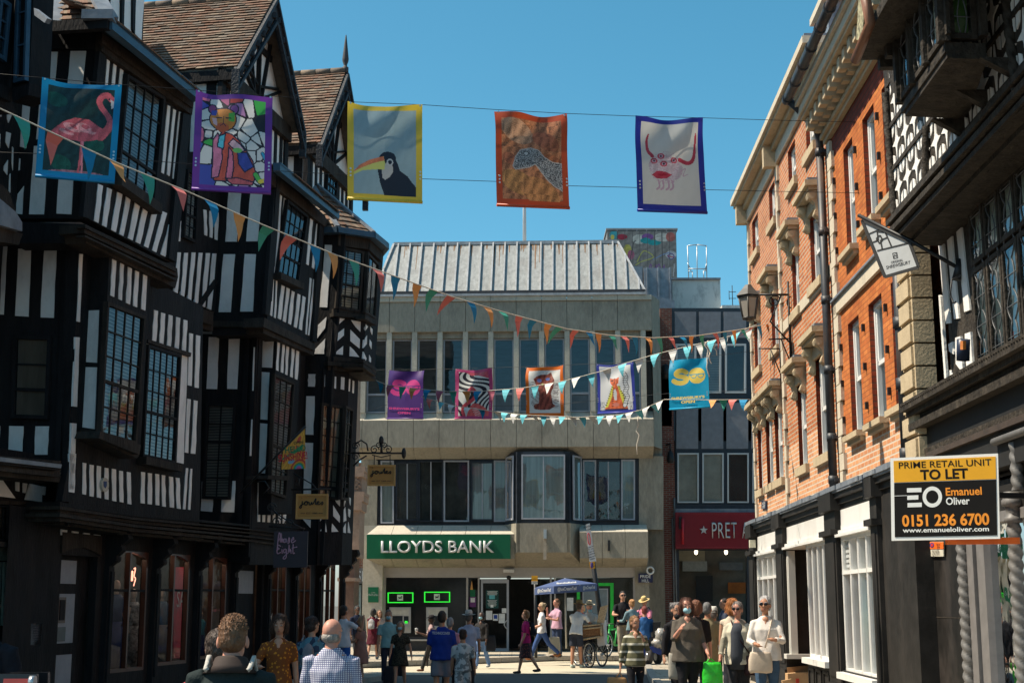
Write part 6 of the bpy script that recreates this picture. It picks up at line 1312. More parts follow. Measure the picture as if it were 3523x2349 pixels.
for dz in (0,.25): m.tube([p+Vector((-.12,0,dz)),p+Vector((.14,0,dz))],.012,4)
m.tube([p-Vector((0,0,.5)),p+Vector((0,0,.5))],.015,4); m.tube([p+Vector((-.12,0,-.05)),p+Vector((-.12,0,.3))],.012,4); tag(m.build('tv_aerial',[iron]),'small black television aerial on the roof beside the street lantern','aerial')
# ================================================================== side street glimpsed left of the bank
sm=M('pink_sandstone',(.36,.25,.19),.85,.2,6,.4,25,dirt=(.22,.16,.12)); sv=thing('ornate_stone_building','ornate carved pinkish stone corner building glimpsed between timbered row and bank','building',(-5,44,0))
m=MB(); Y=43.0
def sb(x0,y0,x1,y1,Yy,dep,mi=0,k=6): p=at(k,x0,y1,Yy); q=at(k,x1,y0,Yy); m.prism([(p.x,Yy,p.z),(q.x,Yy,p.z),(q.x,Yy,q.z),(p.x,Yy,q.z)],(0,dep,0),mi)
for y0,y1,x1 in ((105,140,1290),(140,175,1280),(275,300,1283),(300,340,1278),(340,400,1265),(690,720,1245),(855,880,1222)): sb(1100,y0,x1,y1,Y,1.5)
sb(1100,175,1268,275,Y+.1,1.5); sb(1100,400,1250,690,Y+.1,1.5); sb(1100,720,1215,1300,Y+.1,1.5,1); sb(1040,-560,1225,105,Y+.2,1.5); 
for x,y in ((1222,185),(1228,215),(1232,245)):
    p=at(6,x,y,Y+.05); m.tube([p+Vector((.09*math.cos(i*.6),0,.09*math.sin(i*.6)))*(1-i*.06) for i in range(14)],.025,5)
m.build('carved_front',[sm,M('brown_stone_shaft',(.17,.10,.075),.6,.3,5)],sv)
bg_=thing('brick_shop_building','plain red brick building with grey shop front in the side street behind','building',(-5,60,0)); m=MB(); Y=58
sb(1150,420,1345,650,Y,2,0); sb(1150,650,1345,700,Y,2,2); sb(1150,700,1345,790,Y,2,0); sb(1150,790,1345,895,Y-.3,2,1); sb(1150,895,1345,1250,Y,2,2); sb(1150,80,1345,420,Y+.2,2,0)
m.build('wall',[brickmat('side_street_brick',(.30,.09,.05),(.22,.06,.035),(.3,.26,.2)),M('taupe_fascia',(.16,.15,.14)),M('dark_shop_opening',(.03,.03,.03))],bg_)
m=MB(); sb(1218,905,1262,1170,Y-.1,.1,0); m.build('pale_window',[M('pale_green_window',(.38,.42,.36))],bg_)
text('SL',at(6,1264,845,Y-.35),(1,0,0),(0,0,1),.42,.32,MC['white_print'],bg_,ext=.01)

# ================================================================== painted banners on wires
def wr(seed,amp=.045):
    r=np.random.RandomState(seed); ph=r.rand(8)*6
    def fn(u,v):
        e=np.exp(-v*5.0)
        d=amp*(np.sin(9*(u*.8+v*.9)+ph[0])*np.exp(-((v-.25+.5*np.abs(u-.5))**2)*14)*.7+.5*np.sin(5*u+3*v+ph[1])*.4+.8*e*np.sin(7*u+ph[2])+.35*np.sin(11*(u-.7*v)+ph[3])*np.exp(-v*2.2))
        sag=-(.035+.02*r.rand()*0)*e*4*u*(1-u)*(1+.3*np.sin(4*u+ph[4]))
        return d,sag
    return fn
def clean(a,b=(.08,.92,.055,.935)): return (a.X>b[0])&(a.X<b[1])&(a.Y>b[2])&(a.Y<b[3])
W_,H_=132,172; BKc=(.012,.013,.02)
def flamingo():
    a=Art(W_,H_,(.0,.20,.43)); a.put(clean(a),(.006,.032,.036),.5,3); 
    for x,y in ((.2,.2),(.7,.62),(.3,.85)): a.ell(x,y,.14,.10,(.006,.075,.055),.4,.4)
    pk=(.52,.10,.13); hi=(.70,.30,.33)
    a.ell(.5,.945,.36,.045,(.30,.14,.19),0,.6); inner=clean(a,(.08,.92,.055,.935))
    a.poly([(.12,.62),(.16,.53),(.30,.43),(.46,.375),(.62,.38),(.72,.43),(.80,.47),(.84,.52),(.78,.57),(.68,.595),(.55,.615),(.40,.61),(.25,.575),(.15,.64)],pk,.45)
    for x,y,rx,ry in ((.42,.48,.12,.05),(.56,.47,.10,.06),(.35,.53,.10,.03),(.66,.50,.06,.04)): a.ell(x,y,rx,ry,hi,.3,.5); a.ell(x+.03,y-.01,rx*.6,ry*.5,pk,.3,.5)
    a.curve([(.78,.54),(.86,.47),(.885,.39),(.845,.32),(.77,.25),(.735,.19),(.765,.13),(.83,.115),(.885,.15)],[.13,.10,.075,.07,.07,.075,.08,.085,.08],pk,.35)
    a.poly([(.87,.15),(.92,.17),(.925,.25),(.89,.255)],(.70,.62,.62)); a.poly([(.89,.25),(.925,.235),(.915,.29),(.88,.275)],BKc); a.ell(.855,.15,.012,.012,BKc)
    a.line([(.555,.60),(.545,.78),(.525,.945)],[.05,.032,.022],pk,.3); a.line([(.56,.62),(.565,.80),(.575,.95)],[.03,.026,.022],(.62,.2,.26),.3)
    a.put(~clean(a),(.0,.22,.47)); return a
def leopard():
    a=Art(W_,H_,(.13,.028,.27)); rs=np.random.RandomState(12); n=46; sx,sy=rs.rand(n)*.9+.05,rs.rand(n)*.95+.03
    d=np.hypot(a.X[...,None]-sx,(a.Y[...,None]-sy)*a.asp); o=np.argsort(d,-1); d1=np.take_along_axis(d,o[...,:1],-1)[...,0]; d2=np.take_along_axis(d,o[...,1:2],-1)[...,0]
    pal=[(.66,.68,.68)]*3+[(.55,.07,.06),(.06,.08,.40),(.62,.16,.30),(.05,.38,.08),(.42,.22,.45)]
    c=np.array([pal[rs.randint(len(pal))] if (x<.40 or y<.28 or y>.86) else (.66,.68,.68) for x,y in zip(sx,sy)]); a.a=c[o[...,0]].copy(); a.put((d2-d1)<.016,(.02,.02,.03))
    ol=(.02,.02,.05)
    def blob(p,c): a.poly(p,c,.25); a.line(p+[p[0]],.016,ol)
    blob([(.30,.47),(.36,.40),(.48,.42),(.57,.47),(.66,.56),(.76,.68),(.80,.80),(.78,.90),(.60,.92),(.42,.90),(.28,.90),(.24,.86),(.30,.72)],(.52,.09,.06))
    blob([(.24,.50),(.30,.42),(.36,.50),(.37,.68),(.33,.86),(.24,.88),(.25,.7)],(.60,.20,.34)); blob([(.45,.55),(.50,.60),(.52,.76),(.50,.87),(.42,.87),(.44,.72)],(.62,.17,.28))
    blob([(.56,.60),(.68,.60),(.77,.74),(.66,.80),(.58,.72)],(.05,.07,.36)); blob([(.50,.46),(.60,.52),(.66,.58),(.56,.60),(.44,.52)],(.68,.45,.52)); blob([(.32,.45),(.40,.42),(.38,.58),(.30,.56)],(.08,.42,.58)); a.ell(.56,.58,.06,.035,(.2,.55,.15))
    [(a.ell(x,y,.062,.075,ol),a.ell(x,y,.046,.058,c_)) for x,y,c_ in ((.225,.165,(.28,.06,.2)),(.50,.17,(.25,.08,.3)))]; a.ell(.36,.275,.178,.165,ol); a.ell(.36,.275,.163,.150,(.62,.24,.05),0,.2); a.ell(.355,.36,.085,.06,(.56,.12,.05)); a.poly([(.21,.18),(.29,.18),(.27,.24),(.21,.24)],(.07,.09,.42)); a.poly([(.22,.27),(.28,.27),(.29,.35),(.24,.33)],(.7,.45,.5)); a.poly([(.43,.21),(.51,.2),(.51,.3),(.43,.29)],(.1,.45,.08))
    for x in (.31,.43): a.line([(x-.03,.262),(x+.03,.262)],.014,ol)
    a.line([(.37,.25),(.365,.32),(.33,.345)],.01,ol); a.line([(.365,.32),(.40,.345)],.01,ol)
    a.curve([(.80,.82),(.86,.89),(.93,.88),(.95,.78),(.93,.68),(.88,.60)],[.075,.075,.07,.06,.055,.045],ol); a.curve([(.80,.82),(.86,.89)],.055,(.1,.5,.1)); a.curve([(.86,.89),(.93,.87)],.052,(.75,.6,.08)); a.curve([(.93,.88),(.95,.78),(.93,.68),(.88,.60)],[.05,.045,.04,.03],(.04,.35,.6))
    blob([(.42,.88),(.56,.86),(.78,.90),(.76,.93),(.50,.93)],(.56,.12,.14)); a.put(~clean(a,(.09,.91,.05,.945)),(.145,.035,.30)); return a
def toucan():
    a=Art(W_,H_,(.62,.47,.05)); a.put(clean(a,(.08,.92,.06,.94)),(.27,.38,.42),.06); 
    bk=(.012,.016,.03); a.poly([(.40,.70),(.46,.56),(.54,.52),(.62,.54),(.67,.62),(.70,.69),(.80,.74),(.88,.82),(.93,.86),(.93,.95),(.49,.95),(.43,.82)],bk); a.ell(.535,.565,.11,.09,bk)
    a.poly([(.455,.66),(.53,.60),(.60,.64),(.61,.70),(.56,.76),(.50,.79),(.46,.77)],(.45,.44,.42)); a.ell(.565,.605,.045,.045,(.5,.5,.5)); a.ell(.565,.605,.025,.028,bk)
    a.poly([(.06,.73),(.16,.65),(.30,.59),(.48,.545),(.50,.62),(.49,.685),(.36,.69),(.20,.705),(.07,.755)],(.60,.60,.16)); a.poly([(.06,.73),(.16,.65),(.30,.59),(.48,.545),(.49,.59),(.33,.63),(.18,.68)],(.66,.20,.09),.3); a.put(~clean(a,(.08,.92,.06,.945)),(.62,.46,.045)); return a
def speckled():
    a=Art(W_,H_,(.48,.065,.018)); a.put(clean(a,(.08,.92,.07,.93)),(.42,.16,.07),.8,5)
    for x,y,r,c in ((.3,.2,.25,(.44,.24,.14)),(.7,.3,.2,(.36,.11,.05)),(.3,.75,.25,(.50,.22,.07)),(.6,.85,.3,(.48,.20,.07)),(.8,.55,.2,(.36,.12,.05)),(.2,.5,.12,(.35,.11,.05))): a.ell(x,y,r,r*.6,c,.5,.7)
    p=[(.24,.58),(.28,.48),(.35,.405),(.48,.385),(.58,.41),(.66,.48),(.78,.53),(.92,.54),(.92,.82),(.80,.77),(.70,.70),(.60,.60),(.54,.545),(.46,.58),(.34,.60),(.27,.61)]
    a.line(p+[p[0]],.028,(.45,.40,.36)); m=a.mask(p); r=np.random.RandomState(4).rand(a.h,a.w); a.put(m&(r<.5),(.40,.39,.38)); a.put(m&(r>=.5),(.035,.035,.04)); a.ell(.42,.44,.035,.035,(.03,.03,.03)); a.ell(.42,.44,.025,.025,(.45,.45,.45)); a.put(~clean(a,(.08,.92,.06,.94)),(.50,.065,.015)); return a
def monster():
    a=Art(W_,H_,(.02,.035,.25)); a.put(clean(a,(.08,.92,.05,.93)),(.56,.56,.53),.03); pk=(.40,.04,.07); lt=(.45,.30,.38)
    a.ell(.43,.54,.25,.17,(.50,.44,.47),.2,.3); m=((a.X-.43)/.25)**2+((a.Y-.54)*a.asp/.22)**2<1; r=np.random.RandomState(2).rand(a.h,a.w); a.put(m&(r>.72),lt)
    a.curve([(.24,.42),(.18,.36),(.17,.26),(.20,.18)],[.05,.045,.035,.02],pk,.3); a.curve([(.64,.45),(.76,.48),(.84,.44),(.87,.33),(.88,.17)],[.06,.055,.05,.035,.02],pk,.3)
    for x,y in ((.26,.47),(.36,.42),(.40,.50),(.55,.46)): a.ell(x,y,.05,.04,pk,0,.3); a.ell(x,y,.03,.025,lt); a.ell(x,y,.014,.014,BKc)
    a.poly([(.22,.62),(.30,.575),(.42,.58),(.52,.61),(.44,.65),(.30,.66)],pk,.3); a.poly([(.28,.61),(.40,.60),(.46,.615),(.36,.63)],(.30,.01,.03))
    for x in (.32,.38,.46,.52): a.curve([(x,.68),(x+.01,.74),(x-.03,.77)],.028,lt)
    a.curve([(.64,.58),(.72,.54),(.68,.62),(.75,.6)],.012,lt); a.put(~clean(a,(.08,.92,.045,.935)),(.018,.03,.27)); return a
def so(bg,fg,gl):
    a=Art(W_,H_,bg)
    a.curve([(.44,.275),(.36,.24),(.24,.25),(.19,.30),(.24,.345),(.36,.365),(.44,.40),(.42,.455),(.32,.485),(.20,.475),(.13,.44)],.125,fg); a.ell(.71,.355,.215,.215,fg)
    for x in (.63,.81): a.curve([(x-.075,.335),(x+.065,.335),(x+.055,.385),(x,.405),(x-.06,.38),(x-.075,.335)],.02,gl)
    a.line([(.52,.33),(.95,.33)],.022,gl); return a
def zebra():
    a=Art(W_,H_,(.45,.06,.17)); z=np.sin(34*a.X+9*np.sin(5*a.Y+3*a.X)+4*np.sin(11*a.Y))>.0; inn=clean(a,(.09,.91,.06,.95)); a.put(inn,(.60,.60,.58)); a.put(inn&z,(.018,.018,.03)); pk=(.55,.06,.08)
    a.poly([(.25,.05),(.91,.05),(.91,.2),(.6,.12),(.4,.12)],(.50,.08,.12),.3); a.curve([(.36,.47),(.45,.40),(.54,.46),(.55,.55),(.45,.64),(.30,.72),(.24,.82),(.30,.93)],[.09,.12,.10,.09,.09,.10,.14,.20],pk,.2); a.poly([(.26,.52),(.36,.44),(.38,.50),(.30,.56)],(.6,.35,.2)); a.poly([(.30,.95),(.36,.80),(.48,.70),(.62,.70),(.80,.78),(.91,.86),(.91,.95)],(.56,.10,.10),.3)
    for i in range(5): a.curve([(.44+.03*i,.80+.035*i),(.55,.79+.035*i),(.68,.83+.03*i)],.014,(.62,.45,.48))
    a.put(~inn,(.44,.055,.17)); return a
def horse():
    a=Art(W_,H_,(.66,.14,.012)); inn=clean(a,(.09,.91,.075,.94)); a.put(inn,(.62,.62,.60)); bn=(.22,.055,.04)
    for i in range(22):
        y=.30+.55*i/22; a.line([(.16+.03*math.sin(i),y+.01),(.36,y)],.012,(.07,.035,.04)); a.line([(.66,y),(.86+.02*math.sin(i*2),y+.012*math.sin(i))],.012,(.07,.035,.04))
    a.poly([(.22,.25),(.30,.20),(.42,.16),(.58,.16),(.66,.12),(.70,.20),(.76,.28),(.74,.42),(.66,.55),(.70,.75),(.78,.80),(.62,.87),(.40,.88),(.22,.86),(.20,.78),(.34,.74),(.36,.55),(.30,.42)],bn,.8); a.ell(.36,.28,.06,.05,(.12,.16,.4)); a.ell(.58,.26,.06,.04,(.12,.16,.4)); a.ell(.44,.36,.035,.03,(.5,.45,.15)); a.put(~inn,(.66,.14,.012)); return a
def cat():
    a=Art(W_,H_,(.03,.045,.30)); inn=clean(a,(.075,.925,.045,.945)); a.put(inn,(.66,.66,.66)); og=(.62,.13,.05)
    a.poly([(.42,.44),(.54,.44),(.66,.66),(.78,.86),(.80,.92),(.20,.92),(.22,.86),(.34,.66)],og,.4); a.poly([(.40,.46),(.44,.46),(.40,.66),(.28,.88),(.20,.90),(.30,.68)],(.62,.58,.08)); a.poly([(.56,.46),(.60,.46),(.72,.68),(.78,.88),(.70,.88),(.62,.68)],(.62,.58,.08)); a.poly([(.44,.54),(.50,.52),(.53,.60),(.52,.75),(.46,.75),(.43,.65)],(.6,.6,.6)); a.ell(.49,.84,.09,.05,(.6,.2,.15))
    for i in range(9):
        y=.48+.045*i; a.line([(.39-.022*i,y),(.42-.022*i,y)],.02,BKc); a.line([(.59+.022*i,y),(.62+.022*i,y)],.02,BKc); a.line([(.42-.005*i,y+.02),(.46-.005*i,y+.02)],.016,BKc)
    a.poly([(.33,.29),(.40,.31),(.52,.31),(.60,.28),(.58,.41),(.50,.46),(.40,.45),(.35,.39)],og,.5); a.line([(.37,.35),(.43,.35)],.02,BKc); a.line([(.50,.35),(.56,.35)],.02,BKc); a.line([(.47,.3),(.47,.42)],.014,BKc); a.poly([(.20,.92),(.80,.92),(.80,.945),(.20,.945)],(.03,.02,.05))
    t=[(.72,.86),(.76,.76),(.80,.68),(.74,.60),(.80,.50),(.76,.40),(.80,.30),(.76,.22)]; a.curve(t,.11,BKc); a.curve(t,.085,(.66,.66,.66))
    for i in range(14): y=.22+.045*i; a.line([(.70,y),(.83,y+.012)],.014,BKc)
    a.put((a.X>.855)&inn,(.66,.66,.66)); a.put((a.X<.69)&(a.X>.63)&(a.Y<.55)&inn,(.66,.66,.66)); r=np.random.RandomState(6).rand(a.h,a.w)
    a.put(inn&(a.Y>.78)&((a.X<.2)|(a.X>.84))&(r>.7),BKc); a.put(~inn,(.03,.045,.30)); return a
wire=M('black_wire',(.012,.012,.014),.6); rope_=M('pale_cord',(.55,.50,.42),.8,.1); eyel=M('eyelet_steel',(.55,.55,.55),.3,.05,metal=.7)
BL1=Face((-6.2,16.4),(5.2,19.5),0); BL2=Face((-3.4,36.6),(5.3,31.0),0)
def wire_run(f,pts,label,r=.0042,mat=wire):
    m=MB(); P=[f.P(p,-.07) for p in pts]; m.tube(P,r,5); return tag(m.build('wire',[mat]),label,'wire')
def banner(f,q,art,label,seed,txt=None,eyes=True):
    tl,tr,br,bl=[f.P(p) for p in q]; o=artgrid('banner',art,(tl,tr,br,bl),None,wr(seed)); 
    c=(tl+tr)/2; o.data.transform(Matrix.Translation(-c)); o.location=c; tag(o,label,'banner')
    m=MB(); u=(tr-tl).normalized(); dn=(bl-tl)
    for a,b in ((bl,br),): m.tube([a+f.n*.004,b+f.n*.004],.022,8,0)
    if eyes:
        for s,p,d in ((.035,tl,bl-tl),(-.035,tr,br-tr)):
            for fr in (.02,.70,.735,.77): e_=MB(); e_.tube([p+u*s+d*fr+f.n*.035,p+u*s+d*fr+f.n*.04],.013,8,0); e_.build('eyelet',[eyel],None,c).parent=o
    o2=m.build('hem',[M('hem_'+str(seed),tuple(art.a[-3,art.w//2]),.45,.05)],None,c); o2.parent=o
    if txt:
        col,=txt[1:]; v=(tl-bl).normalized()
        for s,y,w_ in (("SHREWSBURY'S",.79,.86),('OPEN',.875,.36)): p=tl+(tr-tl)*.5+(bl-tl)*y+f.n*.03; t=text(s,p-c,u,v,.06,(tr-tl).length*w_,col,None,bold=.03,ext=.003); t.parent=o
    return o
banner(BL1,[(97,179),(280,196),(263,419),(81,404)],flamingo(),'banner with a pink flamingo on dark green in a blue border',1)
banner(BL1,[(450,207),(627,222),(622,444),(440,434)],leopard(),'banner with a patchwork coloured leopard drawing in a purple border',2)
banner(BL1,[(798,234),(970,241),(970,465),(798,456)],toucan(),'banner with a black toucan on pale blue in a yellow border',3)
banner(BL1,[(1137,254),(1300,263),(1308,478),(1141,471)],speckled(),'banner with a speckled animal head on orange in a red border',4)
banner(BL1,[(1457,268),(1612,272),(1624,489),(1464,483)],monster(),'banner with a pink horned monster drawing in a navy border',5)
pkL=M('banner_pink_letter',(.50,.035,.19),.5,.03); ylL=M('banner_yellow_letter',(.70,.52,.10),.5,.03)
banner(BL2,[(892,849),(973,850),(972,961),(889,961)],so((.065,.02,.16),(.55,.04,.22),(.10,.02,.17)),'purple SO SHREWSBURYS OPEN banner with pink letters',6,('t',pkL))
banner(BL2,[(1047,847),(1132,845),(1130,961),(1045,961)],zebra(),'pink banner with a flamingo on zebra stripes',7)
banner(BL2,[(1207,843),(1293,838),(1296,955),(1209,955)],horse(),'orange bordered banner with a scribbled brown animal face',8)
banner(BL2,[(1371,836),(1455,831),(1461,946),(1373,949)],cat(),'blue bordered banner with an orange and yellow striped cat',9)
banner(BL2,[(1536,826),(1624,819),(1631,934),(1538,940)],so((.0,.28,.47),(.70,.52,.10),(.03,.30,.40)),'turquoise SO SHREWSBURYS OPEN banner with yellow letters',10,('t',ylL))
wire_run(BL1,[(-60,165),(97,179),(280,195),(450,207),(627,221),(798,234),(970,241),(1137,252),(1300,261),(1457,267),(1612,271),(1800,277),(2056,283)],'upper black wire carrying the five large banners')
wire_run(BL1,[(-60,348),(85,353),(265,364),(443,377),(624,392),(798,402),(970,411),(1140,417),(1307,427),(1464,431),(1622,436),(1800,440),(2040,445)],'lower black wire tying the five large banners')
wire_run(BL2,[(850,849),(892,849),(973,848),(1047,847),(1207,842),(1371,835),(1455,832),(1536,826),(1624,819),(1732,806)],'upper wire carrying the five small banners')
wire_run(BL2,[(842,945),(889,929),(972,931),(1045,931),(1130,932),(1209,931),(1296,927),(1373,919),(1461,910),(1538,903),(1631,900),(1700,897),(1735,885)],'lower wire tying the five small banners')
flagc={'g':(.04,.30,.22),'p':(.62,.16,.14),'b':(.0,.19,.38),'o':(.66,.29,.09),'w':(.68,.67,.64),'c':(.12,.47,.55),'m':(.36,.09,.14)}
fm={k:M('pennant_'+n,c,.75,.06,4) for (k,c),n in zip(flagc.items(),('green','coral','blue','orange','white','sky','maroon'))}
def bunting(f,cord,flags,label,h=.42,w_=.27,r=.008,seed=1,tw=.7):
    random.seed(seed); P=[f.P(p) for p in cord]; m=MB(); m.tube(P,r,5); o=tag(m.build('bunting',[rope_]),label,'bunting')
    for x,ck in flags:
        for i in range(len(cord)-1):
            if cord[i][0]<=x<=cord[i+1][0]: break
        t=(x-cord[i][0])/(cord[i+1][0]-cord[i][0]); c=P[i]*(1-t)+P[i+1]*t; d=(P[i+1]-P[i]).normalized(); sw=random.gauss(0,tw*.5); sidew=random.gauss(.02,.05); dn=Vector((sidew,0,-1))+f.n*sw; dn.normalize()
        a,b=c-d*w_/2,c+d*w_/2; q=MB(); prev=(a,b)
        for j in range(1,5):
            s=j/4; cv=f.n*(.05*math.sin(s*2.4+sw*3)); l=a*(1-s/2)+b*(s/2)+dn*h*s+cv; rr=b*(1-s/2)+a*(s/2)+dn*h*s+cv
            if j<4: q.poly([prev[0],prev[1],rr,l])
            else: q.poly([prev[0],prev[1],(l+rr)/2])
            prev=(l,rr)
        q.build('pennant',[fm[ck]],o)
    return o
cyc='gpbo'
xs=[48,128,203,265,337,405,480,548,617,668,722,763,811,862,908,958,996,1037,1079,1116,1151,1191,1223,1258,1286,1322,1350,1374,1403,1430,1457,1485,1513,1538,1563,1588,1612,1640,1663,1685,1704,1725,1742,1762,1782]
B1=Face((-4.9,13.2),(4.62,27.5),0)
bunting(B1,[(-60,222),(0,250),(130,310),(270,375),(430,440),(600,515),(770,585),(930,643),(1040,682),(1150,715),(1300,755),(1400,770),(1500,776),(1600,771),(1700,757),(1800,736)],[(x,cyc[i%4]) for i,x in enumerate(xs)],'long bunting with green, coral, blue and orange pennants sloping across the whole street',h=.33,w_=.20,seed=3,tw=.9)
B2=Face((-4.2,33.6),(4.7,28.2),0)
bunting(B2,[(846,866),(890,884),(960,893),(1030,899),(1110,898),(1200,891),(1290,876),(1380,853),(1440,833),(1500,815),(1560,800),(1625,785),(1680,771),(1738,745)],[(x,c) for x,c in zip((872,898,925,950,983,1011,1040,1070,1098,1128,1163,1195,1229,1262,1292,1324,1357,1393,1430,1467,1505,1545,1580,1608,1636,1662,1690,1718),'bmgobmgobmcpcwcwcwcwcwcwcwcwcw')],'bunting of teal, maroon and white pennants crossing in front of the small banners',h=.30,w_=.21,seed=5)
bunting(B2,[(968,911),(1046,932),(1131,944),(1193,952),(1332,958),(1364,956),(1422,953),(1473,941),(1527,917),(1629,918),(1722,917)],[(x,c) for x,c in zip((988,1014,1038,1075,1105,1140,1160,1182,1204,1226,1248,1270,1292,1314,1336,1358,1380,1402,1424,1446,1466,1485,1502,1515,1637,1660,1684,1708),'pcwwbwcwcwcwcwcwcwcwcwcwogpb')],'low sagging bunting of blue and white pennants below the small banners',h=.25,w_=.18,seed=8,tw=1.5)
m=MB(); random.seed(2)
for k,(x,y,L) in enumerate(((1622,782,.75),(1630,790,.4),(1462,955,.8),(1640,782,.3))):
    p=B2.P((x,y)); pts=[p+Vector((random.uniform(-.05,.05),random.uniform(-.03,.03),-L*i/8)) for i in range(9)]
    q=MB(); q.tube(pts,.012,5); tag(q.build('cord_end',[rope_]),('frayed white cord hanging above the turquoise banner','short knotted white cord beside the longer one above the turquoise banner','white cord end dangling below the low bunting by the blue banner','shortest white cord end right of the knot above the turquoise banner')[k],'cord')
# ================================================================== signs and street things
tan_=M('ochre_sign',(.42,.21,.045),.5,.08); tan2=M('ochre_frame',(.50,.27,.07),.45,.06)
def hang(nm,k,r,Y,label,mat,frame=None,rz=0):
    a=at(k,r[0],r[3],Y); b=at(k,r[2],r[1],Y); t=thing(nm,label,'sign',((a.x+b.x)/2,Y,a.z)); m=MB(); m.box((a+b)/2,(b.x-a.x,.05,b.z-a.z),0); m.build('board',[mat],t)
    if frame:
        m=MB(); w=.035; ym=Y-.03
        for c,s in (((a.x+w/2,ym,(a.z+b.z)/2),(w,.04,b.z-a.z)),((b.x-w/2,ym,(a.z+b.z)/2),(w,.04,b.z-a.z)),(((a.x+b.x)/2,ym,a.z+w/2),(b.x-a.x-2*w,.04,w)),(((a.x+b.x)/2,ym,b.z-w/2),(b.x-a.x-2*w,.04,w))): m.box(c,s,0)
        m.build('frame',[frame],t)
    return t,(a+b)/2+Vector((0,-.03,0)),(b.x-a.x),(b.z-a.z)
J=[[(.02,.95),(.03,.97)],[(.05,.72),(.045,.40),(.0,.16),(-.06,.18),(-.02,.36),(.12,.50)],[(.12,.5),(.20,.68),(.28,.66),(.27,.45),(.18,.42),(.16,.6),(.24,.66),(.36,.62)],[(.36,.62),(.36,.46),(.42,.42),(.48,.64),(.48,.46),(.54,.5)],[(.54,.5),(.66,.95),(.64,.5),(.70,.46)],[(.70,.52),(.80,.62),(.76,.70),(.70,.56),(.76,.44),(.86,.50)],[(.86,.5),(.95,.66),(.97,.50),(.90,.42)]]
def smooth(L,n=4):
    o=[]
    for i in range(len(L)-1):
        p=[L[max(i-1,0)],L[i],L[i+1],L[min(i+2,len(L)-1)]]
        for j in range(n):
            t=j/n; o.append(tuple(.5*((2*p[1][k])+(-p[0][k]+p[2][k])*t+(2*p[0][k]-5*p[1][k]+4*p[2][k]-p[3][k])*t*t+(-p[0][k]+3*p[1][k]-3*p[2][k]+p[3][k])*t**3) for k in (0,1)))
    return o+[L[-1]]
for k,r,Y,lab in ((12,(168,520,421,708),30.5,'ochre hanging joules sign below the scrolled iron bracket in front of the bank'),(6,(820,292,1041,461),26.6,'ochre hanging joules sign against the timbered row, nearer than the other one')):
    t,c,w_,h_=hang('hanging_sign',k,r,Y,lab,tan_,tan2); strokes([smooth(L) for L in J],c+Vector((-w_*.36,0,-h_*.22)),(1,0,0),(0,0,1),w_*.72,.011,pb,t,ext=.008) if 0 else None
    o=strokes([[(x,y*.55) for x,y in smooth(L)] for L in J],c+Vector((-w_*.34,0,-h_*.14)),(1,0,0),(0,0,1),w_*.70,.010,pb,None,ext=.008); o.parent=t; o.location=-t.location
    text('EST 1989',c+Vector((0,0,-h_*.27)),(1,0,0),(0,0,1),h_*.07,w_*.34,pb,t,ext=.004)
    m=MB()
    for s in (-1,1): m.beam(c+Vector((s*w_*.28-.04,-.005,-h_*.27)),c+Vector((s*w_*.28+.04,-.005,-h_*.27)),.008,.008,0)
    if k==12:
        U=lambda x,y:at(12,x,y,Y)
        m.tube([U(20,412),U(500,415)],.022,6); m.ell(U(495,415),(.05,.04,.12)); m.tube([U(294,412),U(294,330)],[.03,.02],6); m.ell(U(292,300),(.055,.05,.10)); m.tube([U(370,430),U(372,520)],.010,5); m.tube([U(230,430),U(228,520)],.010,5)
        for x,y,r_,sg in ((230,382,.10,1),(355,382,.10,-1),(268,345,.07,1),(320,345,.07,-1),(60,350,.09,1),(60,445,.09,1)): m.tube([U(x,y)+Vector((sg*math.cos(a*.5)*r_*(1-a*.045),0,math.sin(a*.5)*r_*(1-a*.045))) for a in range(20)],.012,5)
        m.tube([U(60,330),U(110,298),U(160,330),U(172,395)],.018,5); m.tube([U(40,530),U(90,480),U(160,435)],.018,5); m.tube([U(210,430),U(290,450),U(380,430)],.012,5)
    else:
        U=lambda x,y:at(6,x,y,Y); m.tube([U(790,262),U(1055,258)],.018,6)
        for x in (850,1028): m.tube([U(x,258),U(x,295)],.009,5)
        m.tube([U(800,150),U(935,228),U(960,258)],.012,5); m.tube([U(815,205),U(845,190),U(840,235),U(815,225)],.012,5)
    m.build('iron_bracket',[iron],t)
pur=M('dark_aubergine',(.022,.012,.022),.5,.15); pkt=M('pale_pink_script',(.42,.25,.34),.6,.05)
t,c,w_,h_=hang('hanging_sign',6,(668,543,903,787),25.0,'dark aubergine Phase Eight hanging sign with pale pink script',pur)
PH=[[(.0,.1),(.06,.9),(.12,1.),(.14,.8),(.05,.62)],[(.15,.55),(.19,1.),(.2,.55),(.26,.75),(.29,.55)],[(.40,.72),(.33,.72),(.33,.56),(.41,.6),(.42,.75),(.43,.55)],[(.50,.55),(.57,.8),(.58,.58),(.5,.5)],[(.66,.66),(.78,.7),(.76,.8),(.68,.66),(.72,.54),(.88,.66)]]
EI=[[(.16,.32),(.06,.38),(.02,.28),(.1,.22),(.0,.14),(.04,.0),(.18,.06)],[(.22,.2),(.24,.0)],[(.23,.3),(.235,.31)],[(.40,.2),(.31,.18),(.31,.04),(.40,.08),(.41,.2),(.42,-.16),(.32,-.24),(.30,-.16),(.48,.02)],[(.5,.0),(.54,.4),(.55,.04),(.6,.2),(.64,.0)],[(.72,.42),(.72,.02),(.80,.04)],[(.66,.24),(.9,.30)]]
for i,LL in enumerate((PH,EI)): o=strokes([smooth(L) for L in LL],c+Vector((-w_*.40,0,-h_*(.14 if i==0 else .12))),(1,0,0),(0,0,1),w_*.62 if i==0 else w_*.66,.010,pkt,None,ext=.004); o.parent=t; o.location=-t.location
